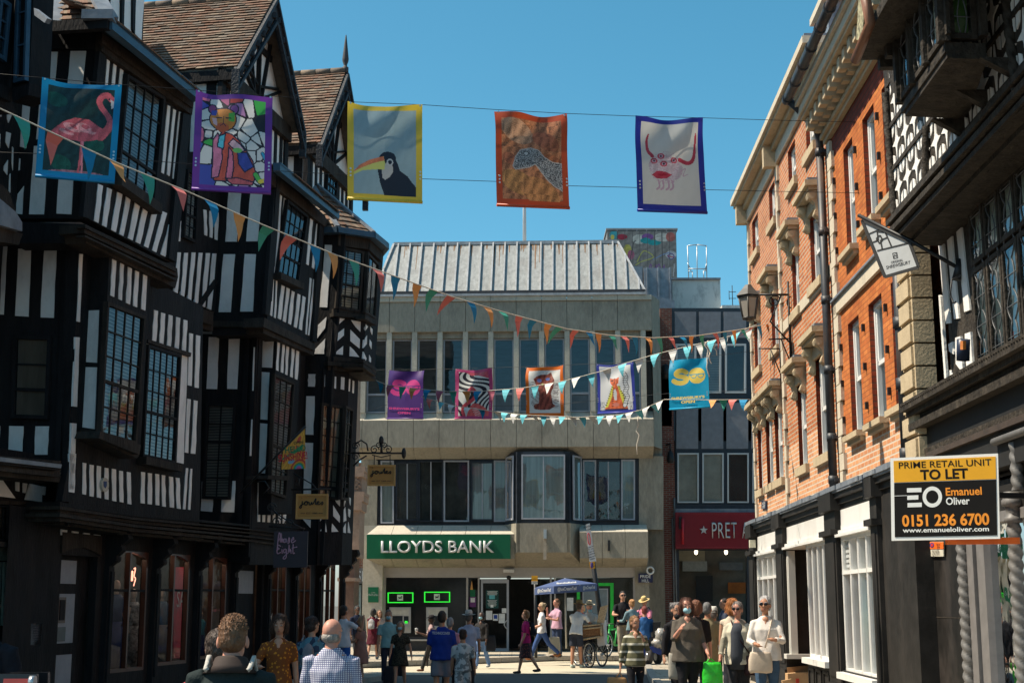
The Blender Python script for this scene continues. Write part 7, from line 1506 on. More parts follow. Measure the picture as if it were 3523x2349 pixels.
m=MB(); U=lambda x,y:at(6,x,y,25.0); m.tube([U(640,510),U(880,525)],.016,6); m.tube([U(690,520),U(690,545)],.008,5); m.tube([U(870,525),U(872,545)],.008,5); m.tube([U(640,375),U(700,430),U(790,490),U(860,520)],.012,5)
for x,y in ((690,480),(770,495),(655,385)): m.tube([U(x,y)+Vector((math.cos(a*.5)*.09*(1-a*.045),0,math.sin(a*.5)*.09*(1-a*.045))) for a in range(20)],.011,5)
m.build('iron_bracket',[iron],t)
# sunshine flag
Yf=24.6; U=lambda k,x,y,d=0:at(k,x,y,Yf-d); t=thing('hanging_banner','small orange and yellow HELLO SUNSHINE flag with a rainbow on a black pole','banner',U(6,800,60))
m=MB(); m.tube([U(6,500,240)+Vector((-.2,.3,-.1)),U(4,832,1322)],.02,6); m.tube([U(6,560,210),U(6,610,205),U(6,640,250),U(6,600,290)],.012,5); m.build('pole',[iron],t)
FA=Art(100,120,(.72,.33,.05)); FA.poly([(0,.0),(1,0),(1,1),(0,1)],(.70,.36,.05),.3)
for i in range(9): FA.curve([(.08+.1*i,.70-.25*math.sin(math.pi*i/8)),(.12+.1*i,.50-.25*math.sin(math.pi*i/8))],.05,(.62,.05,.05))
for i,c in enumerate(((.60,.05,.05),(.72,.30,.03),(.05,.35,.10),(.05,.30,.50),(.55,.10,.25))): FA.ell(.72,1.0,.34-.06*i,.34-.06*i,c)
FA.ell(.40,.72,.14,.10,(.2,.42,.6)); FA.poly([(.0,.40),(.9,.34),(.9,.48),(.0,.5)],(.05,.30,.12))
FA.ell(.74,.14,.10,.10,(.62,.09,.05))
artgrid('flag_cloth',FA,(U(4,690,1478),U(4,828,1338),U(6,886,120),U(6,722,126)),t,mat=vcol('flag_print',.6))
u_=(U(6,886,60)-U(6,722,66)).normalized()
for s,x,y,kk,h_,w2,cm in (('OPEN',787,1424,4,.05,.16,pb),('HELLO',768,1465,4,.11,.36,M('flag_green_letter',(.02,.18,.08))),('SUNSHINE!',752,1515,4,.13,.50,M('flag_red_letter',(.55,.03,.04)))): p=U(kk,x,y,.012); text(s,p,(1,0,.12),(-.12,0,1),h_,w2,cm,t,bold=.02,ext=.004)
# PRIDE HILL
o=plate('street_name_sign',8,(1168,580,1298,662),Bk,-.80,M('navy_sign2',(.012,.016,.06),.4),'navy PRIDE HILL street name sign on the concrete wall','sign')
for s,y in (('PRIDE',603),('HILL',641)): text(s,Bk.P((1232,y+4),-.795),Bk.u,(0,0,1),.10,.34 if s=='PRIDE' else .24,MC['white_print'],o,bold=.01,ext=.006)
m=MB(); Bk.k=8; p=Bk.P((1275,553),-.78); m.tube([p+Vector((.11*math.cos(a*.4),0,.11*math.sin(a*.4))) for a in range(17)],.03,6); tag(m.build('wall_ring',[MC['white_plate']]),'round white ring fixture on the concrete above the street name sign','fixture')
m=MB(); Bk.k=12; Bk.rect(m,(1752,1098,1778,1180),.45,.2,0); Bk.rect(m,(1748,1175,1778,1370),.3,.24,1); tag(m.build('sign_bracket',[MC['steel'],M('cable_cover',(.33,.28,.22))]),'steel lamp bracket with a cable cover on the central concrete bay','bracket')
m=MB(); Bk.k=13; Bk.rect(m,(500,1195,520,1290),.14,.04,0); tag(m.build('wall_light',[iron]),'thin black tubular light on the right concrete canopy block','light')
m=MB(); Bk.k=7; Bk.rect(m,(1284,622,1372,648),-.75,-.95,0); tag(m.build('emergency_light',[MC['white_plate']]),'white emergency light box above the bank door','light')
m=MB(); Bk.k=7; m.ell(Bk.P((1330,690),-.8),(.08,.08,.07)); tag(m.build('dome_camera',[iron]),'black dome camera above the bank door','camera')
# barn style lamp on the brick pier
m=MB(); p=at(13,1062,420,49.6); m.tube([p+Vector((-.1,.3,.35)),p+Vector((0,0,.35)),p+Vector((0,0,.1))],.03,6); m.lathe(p,[(.04,.12),(.10,.02),(.14,-.2),(.10,-.32),(0,-.32)],10); tag(m.build('wall_lamp',[iron]),'black bell shaped wall lamp on the dark brick pier','lamp')
m=MB(); p=at(11,765,1140,49.6); m.tube([p+Vector((-.05,.3,.3)),p+Vector((0,0,.3))],.02,5); m.lathe(p,[(.05,.3),(.16,.22),(.11,-.22),(.0,-.22)],6); tag(m.build('wall_lantern',[iron,]),'small dark lantern on the brick pier left of the turquoise banner','lantern')
# leaning post with parking plates
Yp=40.3; t=thing('sign_post','leaning black post carrying tall white zone plates and a yellow plate','sign post',at(8,858,1290,Yp)); U=lambda x,y,d=0:at(8,x,y,Yp-d)
m=MB(); m.tube([U(712,138),U(815,880),U(862,1300)],.065,10); m.build('post',[iron],t)
PL=[(696,142),(728,130),(768,352),(722,362)]
def quadp(pts,d,mat,nm,th=.01): q=MB(); q.prism([U(x,y,d) for x,y in pts],(0,th,0),0); return q.build(nm,[mat],t)
wp=MC['white_plate']; quadp([(694,140),(730,128),(764,352),(716,362)],.12,wp,'zone_plate'); quadp([(718,368),(764,358),(790,470),(728,474)],.12,wp,'zone_plate'); quadp([(724,478),(776,470),(780,534),(734,540)],.12,M('plate_amber',(.75,.36,.02)),'amber_plate')
m=MB()
for a in range(24): m.tube([U(724+11*math.cos(a*.262)+math.sin(a*.262)*6,270+52*math.sin(a*.262),.14),U(724+11*math.cos((a+1)*.262)+math.sin((a+1)*.262)*6,270+52*math.sin((a+1)*.262),.14)],.012,5)
m.build('red_ring',[M('ring_red',(.45,.02,.03))],t); m=MB(); m.ell(U(749,506,.135),(.04,.012,.09)); m.build('clearway_disc',[M('disc_blue',(.08,.05,.2))],t)
ux_=(U(730,128)-U(694,140)).normalized(); vx_=(U(696,140)-U(716,362)).normalized()
for s,x,y,w2 in (('PEDESTRIAN',713,158,.34),('ZONE',717,186,.22),('At any time',737,342,.3),('Except for',742,385,.30),('loading',746,405,.26),('Permit',752,428,.26),('holders',755,448,.2),('At any',766,492,.12),('time',768,512,.1)): text(s,U(x,y,.135),ux_,vx_,.042,w2*.72,pb,t,bold=.02,ext=.003)
t=thing('sign_post','slim dark post with small amber and white plates outside the bank window','sign post',at(8,243,1335,42)); U=lambda x,y,d=0:at(8,x,y,42-d); m=MB(); m.tube([U(238,600),U(246,1338)],.045,8); m.build('post',[iron],t)
for r,mt in (((206,600,262,650),'plate_amber'),((206,650,262,676),'white_plate')): q=MB(); a,b=U(r[0],r[3],.06),U(r[2],r[1],.06); q.box((a+b)/2,(b.x-a.x,.012,b.z-a.z)); q.build('plate',[MC[mt]],t)
text('At any time',U(240,630,.075),(1,0,0),(0,0,1),.06,.28,pb,t,ext=.003); text('No loading',U(234,663,.075),(1,0,0),(0,0,1),.07,.38,pb,t,ext=.003)
# ice cream tricycle with parasol
Yc=39.0; U=lambda x,y,d=0:at(8,x,y,Yc-d); gz=.0
t=thing('cargo_tricycle','ice cream tricycle with a wicker basket and white box under the navy parasol','tricycle',Vector((U(760,1300).x,Yc,0)))
def wheel(par,c,r,ax,nm='wheel',tw=.022,sp=14):
    m=MB(); ax=Vector(ax).normalized(); e=ax.orthogonal().normalized(); f=ax.cross(e); m.tube([c+(e*math.cos(a*math.pi/16)+f*math.sin(a*math.pi/16))*r for a in range(33)],tw,6); o=m.build(nm,[M('tyre_black',(.02,.02,.02),.7)],par)
    m=MB(); m.tube([c+(e*math.cos(a*math.pi/16)+f*math.sin(a*math.pi/16))*(r-.03) for a in range(33)],.010,5); m.tube([c-ax*.05,c+ax*.05],.03,8)
    for a in range(sp): q=e*math.cos(a*2*math.pi/sp)+f*math.sin(a*2*math.pi/sp); m.tube([c,c+q*(r-.03)],.004,4)
    m.build('rim',[M('chrome_rim',(.5,.5,.5),.3,.05,metal=.8)],o)
w1=U(722,1290); w2=U(838,1283,-.5); wheel(t,Vector((w1.x,Yc,.34)),.33,(.9,.42,0)); wheel(t,Vector((w2.x,Yc+.5,.34)),.31,(.9,.42,0)); wheel(t,Vector((U(640,1280).x,Yc+1.1,.32)),.30,(.9,.42,0))
wick=M('wicker',(.20,.10,.045),.8,.5,30,1,60); wickl=M('pale_wicker',(.45,.33,.20),.8,.4,30,1,60)
def boxq(pts,vec,mat,nm,par=t,d=0): m=MB(); m.prism([U(x,y,d) for x,y in pts],vec,0); return m.build(nm,[mat],par)
o=boxq([(612,1062),(828,1038),(834,1145),(640,1178)],(.15,.6,0),wick,'wicker_basket'); 
m=MB()
for q in (((610,1060),(830,1036)),((614,1085),(832,1062)),((640,1178),(834,1146)),((612,1062),(640,1178)),((828,1038),(834,1146))): m.tube([U(*q[0],.02),U(*q[1],.02)],.028,6)
m.build('basket_rim',[wickl],o)
boxq([(790,1030),(845,1022),(880,865),(826,880)],(.05,.06,0),wickl,'basket_lid'); boxq([(790,1010),(858,1000),(868,1225),(800,1240)],(.1,.5,0),M('white_box_paint',(.6,.56,.52),.4),'cold_box',d=-.3); boxq([(655,1040),(720,1010),(780,1012),(790,1040)],(.1,.4,0),M('cream_cloth',(.55,.48,.38)),'cloth_bundle',d=-.1); boxq([(640,1003),(708,1000),(708,1040),(640,1045)],(0,.4,.0),alu,'steel_tub',d=-.2)
m=MB(); 
for a,b in (((722,1290),(660,1180)),((722,1290),(760,1180)),((760,1180),(838,1283)),((660,1190),(630,1290)),((700,1180),(720,1060)),((640,1178),(600,1130))): m.tube([U(*a,-.2),U(*b,-.2)],.02,6)
m.build('tricycle_frame',[iron],t)
t=thing('parasol','navy parasol with white lettering over the ice cream tricycle','parasol',U(515,1010)); U=lambda x,y,d=0:at(8,x,y,39.4-d)
navy=M('navy_canvas',(.06,.09,.20),.7,.12,6); m=MB(); ap=U(508,622); cx=(U(222,690)+U(800,664))/2; rx_=(U(800,664)-U(222,690)).length/2; zed=(U(222,690).z+U(800,664).z)/2; ring=[]
for i in range(8): a=math.pi/8+i*math.pi/4; ring.append(Vector((cx.x+rx_*1.03*math.cos(a),39.4+1.15*math.sin(a),zed-.04+.06*math.cos(a))))
for i in range(8): m.poly([ap,ring[i],ring[(i+1)%8]],0); m.poly([ring[i],ring[(i+1)%8],ring[(i+1)%8]-Vector((0,0,.19)),ring[i]-Vector((0,0,.19))],0)
m.build('canopy',[navy],t); m=MB(); m.tube([ap,Vector((ap.x+.02,ap.y,.5))],.025,8); 
for i in range(8): m.tube([ring[i]-Vector((0,0,.02)),ap-Vector((0,0,.06))],.012,4)
m.build('pole',[M('pale_pole',(.5,.48,.42))],t)
fa,fb_=ring[5],ring[4]
for i,s,w2 in ((5,'@IceCreamTed',.72),(6,'@IceCreamTed',.7),(4,'@IceCreamTed',.7)):
    p,q=ring[i],ring[(i+1)%8]; uu_=(q-p).normalized(); nn=uu_.cross(Vector((0,0,1))); text(s,(p+q)/2+Vector((0,0,-.10))+nn*.012,uu_,(0,0,1),.12,(q-p).length*w2,MC['white_print'],t,bold=.01,ext=.003)
for i,s in ((5,'Battlefield'),):
    p,q=ring[i],ring[(i+1)%8]; uu_=(q-p).normalized(); mid=(p+q)/2; vv=(ap-mid).normalized(); text(s,mid+vv*.30+uu_.cross(vv)*.012,uu_,vv,.24,(q-p).length*.75,MC['white_print'],t,bold=.02,ext=.003)
# green bicycle behind
Yb=43.2; U=lambda x,y:at(8,x,y,Yb); t=thing('bicycle','green bicycle leaning against the bank window behind the tricycle','bicycle',Vector((U(910,1240).x,Yb,.15)))
c1=Vector((U(890,1200).x,Yb,.48)); c2=Vector((U(975,1200).x+.25,Yb+.9,.48)); ax=(c2-c1).cross(Vector((0,0,1))); wheel(t,c1,.33,ax,sp=10); wheel(t,c2,.33,ax,sp=10)
D_=c2-c1; m=MB(); h=lambda f,z:c1+D_*f+Vector((0,0,z-.48))
for a,b in ((h(.0,.48),h(.12,.95)),(h(.12,.9),h(.62,.95)),(h(.15,.85),h(.45,.45)),(h(.45,.45),h(.62,1.0)),(h(.45,.45),h(1,.48)),(h(.6,.88),h(1,.48)),(h(.12,.95),h(.14,1.08))): m.tube([a,b],.022,6)
m.build('frame',[M('green_enamel',(.04,.38,.08),.3,.05)],t); m=MB(); sdv=ax.normalized(); m.tube([h(.14,1.08)-sdv*.28,h(.14,1.1),h(.14,1.08)+sdv*.28],.014,6); m.ell(h(.63,1.03),(.07,.13,.04)); m.build('saddle_and_bars',[iron],t)
# mobility scooter
Ys=38.3; U=lambda x,y,d=0:at(8,x,y,Ys-d); t=thing('mobility_scooter','blue and black mobility scooter hung with clear plastic bags','mobility scooter',Vector((U(1270,1360).x,Ys,.12))); x0=U(1270,1300).x
for x,y,r in ((1255,0,.20),(1358,-.5,.18),(1180,.15,.17)):
    m=MB(); c=Vector((U(x,1330).x,Ys-y,.12+r)); m.tube([c-Vector((.055,.02,0)),c+Vector((.055,.02,0))],[r,r],16); o=m.build('wheel',[M('grey_tyre',(.045,.04,.04),.8)],t); m=MB(); m.tube([c-Vector((.065,.02,0)),c+Vector((.065,.02,0))],r*.55,12); m.build('hub',[MC['chrome_rim']],o)
m=MB(); sb_=M('scooter_blue',(.02,.045,.22),.25,.05)
m.prism([U(1165,1295),U(1230,1240),U(1330,1235),U(1385,1275),U(1370,1315),U(1300,1290),U(1215,1325),U(1165,1320)],(0,.6,0),0); m.build('body_shell',[sb_],t)
m=MB(); m.prism([U(1232,1160,-.1),U(1318,1150,-.1),U(1322,1200,-.1),U(1235,1212,-.1)],(0,.5,0),0); m.prism([U(1300,1020,-.1),U(1372,1015,-.1),U(1345,1165,-.1),U(1312,1165,-.1)],(0,.45,0),0); m.tube([U(1265,1205,-.3),U(1270,1260,-.3)],.05,8); m.build('seat',[M('black_vinyl',(.02,.02,.022),.4)],t)
m=MB(); m.tube([U(1185,1270,-.2),U(1195,1110,-.2)],.03,6); m.tube([U(1165,1105,-.2),U(1225,1110,-.2)],.02,6); m.build('tiller',[iron],t)
mb_=M('clear_plastic_bag',(.30,.29,.27),.25,.5,9,1,14)
m=MB()
for x,y,rx,rz in ((1372,1140,.17,.20),(1395,1205,.19,.15),(1340,1205,.15,.12)): m.ell(U(x,y),(rx,.16,rz),n=14,m=10)
random.seed(9)
for v in m.v: v+=Vector((random.uniform(-.025,.025),random.uniform(-.025,.025),random.uniform(-.025,.025)))
o=m.build('plastic_bags',[mb_],None,t.location); tag(o,'crumpled clear plastic bags hanging on the back of the mobility scooter','bags'); o.location=t.location
# cardboard boxes by the shopfront
cb=M('cardboard',(.45,.28,.14),.85,.10,5); cbd=M('cardboard_inside',(.28,.165,.08),.85,.12,5); Yk=25.8; U=lambda x,y,d=0:at(9,x,y,Yk-d)
t=thing('cardboard_box','open flattened tan cardboard boxes leaning on the charcoal stallriser','cardboard box',Vector((U(1570,1600).x,Yk,.12)))
m=MB(); m.prism([U(1466,1480),U(1680,1465),U(1680,1900),U(1475,1900)],(0,.25,0),0); m.prism([U(1415,1545,.2),U(1500,1528,.2),U(1640,1900,.2),U(1500,1900,.2)],(0,.08,0),0); m.build('carton',[cb],t); m=MB(); m.prism([U(1460,1425,-.2),U(1560,1415,-.2),U(1640,1408,-.2),U(1680,1400,-.2),U(1680,1462,-.2),U(1468,1478,-.2)],(0,.02,0),0); m.build('carton_flap',[cbd],t)
m=MB(); 
for x in (1545,1560): m.box(U(x,1545,.01)+Vector((0,-.02,0)),(.03,.01,.08))
m.build('red_print',[M('carton_red',(.5,.05,.03))],t)
# dark bollards by the far shop corner
m=MB(); p=at(9,1190,1480,33); m.lathe((p.x,33,.12),[(.10,0),(.10,.12),(.075,.16),(.07,.75),(.09,.78),(.09,.86),(.03,.93)],12); tag(m.build('bollard',[iron]),'black iron bollard at the far corner of the white shopfront','bollard')
# sandwich board at lower left corner
t=thing('pavement_sign','black framed pavement sign with a red face at the lower left corner','pavement sign',at(5,80,1560,8.2)*1); t.location.z=.1; a=at(5,-60,1512,8.2); b=at(5,208,1512,8.2); m=MB()
for s in (0,1): m.prism([(a.x,8.2+s*.5,.1),(b.x,8.2+s*.5,.1),(b.x,8.3+s*.2,b.z),(a.x,8.3+s*.2,b.z)],(0,.04,0),0)
m.build('black_frame',[M('glossy_black',(.015,.015,.017),.25)],t); m=MB(); z0=at(5,0,1542,8.2).z; m.prism([(a.x+.05,8.18,.25),(b.x-.03,8.18,.25),(b.x-.03,8.27,z0),(a.x+.05,8.27,z0)],(0,-.01,0),0); m.build('red_panel',[M('coral_red_panel',(.42,.06,.05),.5)],t); m=MB(); m.tube([Vector((b.x-.02,8.25,b.z-.04)),Vector((b.x+.01,8.25,b.z-.04))],.035,10); m.build('hinge',[MC['steel']],t)
# display inside the timbered shop
def disp(k,r,d,mat,nm,label,cat):
    sf.k=k; m=MB(); sf.rect(m,r,-d,-d-.02,0); return tag(m.build(nm,[mat]),label,cat)
red_=disp(5,(1172,785,1246,1400),.5,M('sale_red',(.50,.012,.03),.4),'sale_banner','tall red SALE banner in the second window of the timbered shop','banner')
text('SALE',sf.P((1240,1000),-.49),sf.u,(0,0,1),.30,.62,M('sale_white',(.6,.5,.5)),red_,ext=.004)
nz=emit('pink_neon',(1,.38,.25),1.4); sf.k=5; p=sf.P((910,830),-.5); o=strokes([smooth(L) for L in ([(0,.5),(.05,.1),(.02,.9),(.06,1.)],[(-.06,.6),(.14,.62)],[(.16,1.),(.2,.1),(.24,.5),(.3,.1)],[(.44,.5),(.36,.45),(.36,.12),(.46,.2),(.46,.5),(.48,.1)],[(.56,.6),(.7,.62),(.6,.3),(.74,.2),(.6,-.1)])],p+Vector((-.14,0,-.16)),sf.u,(0,0,1),.42,.010,nz,None,ext=.02); tag(o,'pink handwritten neon lettering in the first window of the timbered shop','neon sign')
def mannequin(k,x,y0,y1,d,top,leg,label,g='mannequins in the timbered shop windows'):
    sf.k=k; a=sf.P((x,y0),-d); b=sf.P((x,y1),-d); H=1.7; z0=.60; s=(a.z-z0)/H; t=thing('mannequin',label,'mannequin',Vector((a.x,a.y,z0)),g); c=Vector((a.x,a.y,z0))
    V=lambda X,Z:c+sf.u*X*s+Vector((0,0,Z*s))
    m=MB(); m.ell(V(0,1.58),(.075*s,.09*s,.12*s)); m.tube([V(0,1.5),V(0,1.4)],.05*s,8); m.tube([V(-.2,1.3),V(-.26,1.0),V(-.22,.75)],.04*s,7); m.tube([V(.2,1.3),V(.26,1.0),V(.22,.75)],.04*s,7); m.build('figure',[M('mannequin_skin',(.30,.21,.16),.5)],t)
    m=MB(); m.tube([V(0,.82),V(0,1.05),V(0,1.3),V(0,1.42)],[(.17*s,.12*s),(.14*s,.1*s),(.19*s,.11*s),(.1*s,.07*s)],10); m.build('top',[top],t); m=MB(); m.tube([V(0,.9),V(0,.5),V(0,.02)],[(.16*s,.12*s),(.20*s,.14*s),(.24*s,.16*s)],10); m.build('skirt',[leg],t)
leop=M('monochrome_pattern_cloth',(.15,.15,.16),.7,.9,14); nav=M('navy_dress',(.02,.03,.09)); wht=M('ivory_cloth',(.4,.37,.33))
mannequin(5,790,870,0,.75,nav,M('deep_blue_skirt',(.02,.03,.12)),'mannequin in a navy dress in the first shop window'); mannequin(5,905,930,0,.6,leop,leop,'mannequin in a black and white patterned outfit in the first shop window'); mannequin(5,1098,930,0,.6,M('slate_blue_top',(.07,.10,.15)),M('grey_skirt',(.16,.15,.15)),'mannequin in slate blue and grey beside the red SALE banner'); mannequin(6,180,1080,0,.6,M('turquoise_top',(.05,.2,.26)),nav,'mannequin in turquoise and navy in the third shop window'); mannequin(6,880,980,0,.6,M('coral_striped_top',(.4,.12,.1),.7,.8,12),wht,'mannequin in a coral patterned top in a far window of the timbered shop')
# ================================================================== people
def remeshed(mb,name,mats,vox,par,noise=0,seed=0,smooth=1):
    o=mb.build('tmp',mats,None,(0,0,0)); md=o.modifiers.new('r','REMESH'); md.mode='VOXEL'; md.voxel_size=vox
    if smooth: s=o.modifiers.new('s','SMOOTH'); s.factor=.5; s.iterations=smooth
    me=bpy.data.meshes.new_from_object(o.evaluated_get(bpy.context.evaluated_depsgraph_get())); bpy.data.objects.remove(o)
    n=len(me.vertices)
    if noise and n:
        co=np.empty(n*3); me.vertices.foreach_get('co',co); co=co.reshape(-1,3); nr=np.empty(n*3); me.vertices.foreach_get('normal',nr); nr=nr.reshape(-1,3); r=np.random.RandomState(seed); ph=r.rand(6)*6
        d=np.sin(co[:,2]*38+co[:,0]*22+ph[0])*np.sin(co[:,0]*31+co[:,1]*27+ph[1])+.6*np.sin(co[:,2]*21-co[:,0]*46+ph[2]); co+=nr*(d*noise)[:,None]; me.vertices.foreach_set('co',co.ravel())
    me.polygons.foreach_set('use_smooth',[True]*len(me.polygons)); me.name=name; me.materials.clear()
    for m in mats: me.materials.append(m)
    q=bpy.data.objects.new(name,me); COL.objects.link(q); q.parent=par; return q
def pat(name,kind,c1,c2,sc=1):
    if name in MC: return MC[name]
    m,t,b=newmat(name); L=t.links.new; co=coord(t)
    if kind in('stripe','check'):
        def band(ax,s,w):
            sx=nd(t,'ShaderNodeSeparateXYZ'); L(co,sx.inputs[0]); mu=nd(t,'ShaderNodeMath',operation='MULTIPLY'); mu.inputs[1].default_value=s; L(sx.outputs[ax],mu.inputs[0]); fr=nd(t,'ShaderNodeMath',operation='FRACT'); L(mu.outputs[0],fr.inputs[0]); g=nd(t,'ShaderNodeMath',operation='LESS_THAN'); g.inputs[1].default_value=w; L(fr.outputs[0],g.inputs[0]); return g.outputs[0]
        f=band(2,sc,.28 if kind=='stripe' else .35)
        if kind=='check': a=nd(t,'ShaderNodeMath',operation='MAXIMUM'); L(f,a.inputs[0]); L(band(0,sc,.35),a.inputs[1]); f=a.outputs[0]
    else:
        v=nd(t,'ShaderNodeTexVoronoi' if kind=='dots' else 'ShaderNodeTexNoise'); v.inputs['Scale'].default_value=sc; L(co,v.inputs['Vector']); g=nd(t,'ShaderNodeMath',operation='LESS_THAN'); g.inputs[1].default_value=.34 if kind=='dots' else .48; L(v.outputs[0],g.inputs[0]); f=g.outputs[0]
    mx=nd(t,'ShaderNodeMixRGB'); L(f,mx.inputs[0]); mx.inputs[1].default_value=c4(c1); mx.inputs[2].default_value=c4(c2); L(mx.outputs[0],b.inputs['Base Color']); b.inputs['Roughness'].default_value=.8; b.inputs['Specular IOR Level'].default_value=.2; MC[name]=m; return m
cn=0
def cloth(c):
    global cn
    if not isinstance(c,tuple): return c
    return M('cloth_%d_%d_%d'%tuple(int(x*255) for x in c),c,.85,.10,7,.3,60,spec=.15)
def hairm(c): return M('hair_%d_%d_%d'%tuple(int(x*255) for x in c),c,.55,.4,30,1,70,spec=.4,st=(1,1,.4))
SK={'l':M('fair_skin',(.46,.24,.155),.5,.08,5,spec=.35),'t':M('tanned_skin',(.38,.185,.11),.5,.08,5,spec=.35),'d':M('dark_skin',(.095,.045,.028),.45,.1,5,spec=.4),'p':M('pink_skin',(.50,.24,.17),.5,.10,6,spec=.35)}
LIP=M('lip',(.28,.07,.06),.4); EYE=M('eye_dark',(.03,.02,.015),.2); EYW=M('eye_white',(.55,.52,.5),.3); LENS=M('dark_lens',(.008,.008,.01),.08); MASK=M('blue_face_mask',(.26,.47,.55),.7,.05)
def person(label,k,x,y,Y,hd=0,g=0,top=(.2,.2,.2),sl=.5,bot='trousers',bc=(.03,.035,.06),hair='short',hc=(.05,.03,.02),shoe=(.04,.04,.04),fat=1,fem=0,L=(6,8,14,0),A=(6,8,14,0),legs=(12,4,-12,10),lean=0,turn=0,skin='t',mask=0,shades=0,hat=None,hem=.86,H=None,dz=0,tilt=0,sit=0,blen=None,hz=0):
    tp=at(k,x,y,Y); hatx=.07 if hat else 0
    if H is None: H=tp.z-g-(.05 if hat else 0)
    s=H/1.75; t=thing('person',label,'person',Vector((tp.x,Y,g+dz+hz*s)),rz=rad(hd)); t.scale=(1,1,1); near=Y<22; vox=(.0075 if Y<13 else .0105 if near else .0165)/1
    sw=.175 if fem else .20; ln=rad(lean)
    def leg(side,a,b):
        a,b=rad(a),rad(b); h=Vector((side*.088,0,.93)); kn=h+Vector((side*.006,-math.sin(a),-math.cos(a)))*.43; an=kn+Vector((0,-math.sin(a-b),-math.cos(a-b)))*.42; return h,kn,an
    lg=[leg(-1,*legs[:2]),leg(1,*legs[2:])]; zmin=min(q[2].z for q in lg)-.075
    sh=Vector((0,0,-zmin))
    lg=[[p+sh for p in q] for q in lg]; pv=Vector((0,0,.93))+sh
    def up(p): p=Vector(p); d=p-Vector((0,0,.93)); return pv+Vector((d.x,d.y*math.cos(ln)-d.z*math.sin(ln),d.z*math.cos(ln)+d.y*math.sin(ln)))
    def arm(side,f,o,e,i):
        f,o,e,i=map(rad,(f,o,e,i)); s0=up((side*sw*.98,0,1.372)); el=s0+Vector((side*math.sin(o),-math.sin(f)*math.cos(o),-math.cos(f)*math.cos(o)))*.285; d=Vector((side*math.sin(o*.6-i),-math.sin(f+e),-math.cos(f+e))).normalized(); return s0,el,el+d*.245,d
    ar=[arm(1,*L),arm(-1,*A)]          # +x is the person's left
    S=lambda p:Vector(p)*s
    sk=SK[skin]; hc_=up((0,-.012-.02*abs(math.sin(ln))-hz*.4,1.635-hz)); Rh=Matrix.Rotation(rad(turn),3,'Z')@Matrix.Rotation(rad(tilt)+ln*.4,3,'X'); hp=lambda q:hc_+Rh@(Vector(q)*1.06)
    m=MB()
    E=lambda c,r,rot=None,n=16,mm=12:m.ell(S(c),[v*s for v in r],0,n,mm,rot)
    def EH(c,r,rot=None,n=16,mm=12): E(c,[v*1.06 for v in r],rot,n,mm)
    def T(pts,rr,n=12): m.tube([S(p) for p in pts],[((q[0]*s,q[1]*s) if hasattr(q,'__len__') else q*s) for q in rr],n)
    EH(hp((0,.008,.022)),(.076,.094,.092),Rh); EH(hp((0,-.022,-.045)),(.058,.066,.068),Rh); EH(hp((0,-.035,-.085)),(.030,.035,.022),Rh); T([hp((0,-.082,.012)),hp((0,-.100,-.028)),hp((0,-.085,-.036))],[.010,.016,.012],8)
    for q in (-1,1): EH(hp((q*.078,.012,-.012)),(.011,.020,.032),Rh,8,6); EH(hp((q*.034,-.068,.018)),(.026,.018,.012),Rh,8,6)
    T([up((0,.012,1.43)),hp((0,.014,-.07))],[.060 if not fem else .050,.054 if not fem else .046])
    T([up((0,0,.92)),up((0,0,1.1)),up((0,.005,1.3)),up((0,.008,1.42)),up((0,.01,1.47))],[(.15*fat,.10*fat),(.125*fat,.09*fat),(.15,.095),(.13,.07),(.06,.05)])
    for (s0,el,wr_,d) in ar:
        T([s0,s0*.5+el*.5,el,el*.6+wr_*.4,wr_],[.050,.046,.038,.038,.027]); px_=d.orthogonal().normalized() if abs(d.z)<.5 else Vector((1,0,0)); px_=(px_-d*px_.dot(d)).normalized(); py_=d.cross(px_); fw_=Vector((0,-1,0)); fw_=(fw_-d*fw_.dot(d)); fw_=fw_.normalized() if fw_.length>.1 else px_
        pn=d.cross(fw_).normalized(); pc=wr_+d*.045
        T([wr_,wr_+d*.03,wr_+d*.085],[(.022,.026),(.020,.036),(.016,.036)] if abs(fw_.x)<.7 else [.025,.03,.03],10)
        side=1 if s0.x>0 else -1; inn=Vector((-side,0,0)); inn=inn-d*inn.dot(d); inn=inn.normalized() if inn.length>.1 else pn
        for j,(of,ln_) in enumerate(((.028,.068),(.010,.078),(-.009,.072),(-.027,.056))):
            b=wr_+d*.08+fw_*of; T([b,b+d*ln_*.5+inn*.006,b+d*ln_*.85+inn*.026],[.0105,.0098,.008],7)
        b=wr_+d*.03+fw_*.028; T([b,b+d*.035+fw_*.022+inn*.01,b+d*.06+fw_*.026+inn*.02],[.013,.012,.009],7)
    for h,kn,an in lg: T([h,h*.5+kn*.5,kn,kn*.65+an*.35,an],[.085*fat,.072*fat,.052,.054,.034]); T([an,an+Vector((0,-.05,-.045)),an+Vector((0,-.14,-.055))],[.036,.036,.028])
    if fem: E(up((0,-.050,1.415)),(.058,.046,.060)); E(up((0,-.075,1.36)),(.030,.035,.045))
    remeshed(m,'body',[sk],vox,t)
    # face
    m=MB()
    for q in (-1,1): m.ell(S(hp((q*.032,-.081,.012))),[.013*s,.007*s,.0065*s],0,8,6,Rh); m.ell(S(hp((q*.032,-.0865,.012))),[.0062*s,.004*s,.0062*s],1,8,6,Rh); m.tube([S(hp((q*.015,-.088,.036))),S(hp((q*.052,-.073,.038)))],.0045*s,5,2)
    m.tube([S(hp((-.022,-.082,-.062))),S(hp((0,-.090,-.060))),S(hp((.022,-.082,-.062)))],[.003*s,.0065*s,.003*s],6,3); m.build('face_features',[EYW,EYE,hairm(hc),LIP],None,(0,0,0)).parent=t
    # hair
    m=MB(); HM=hairm(hc)
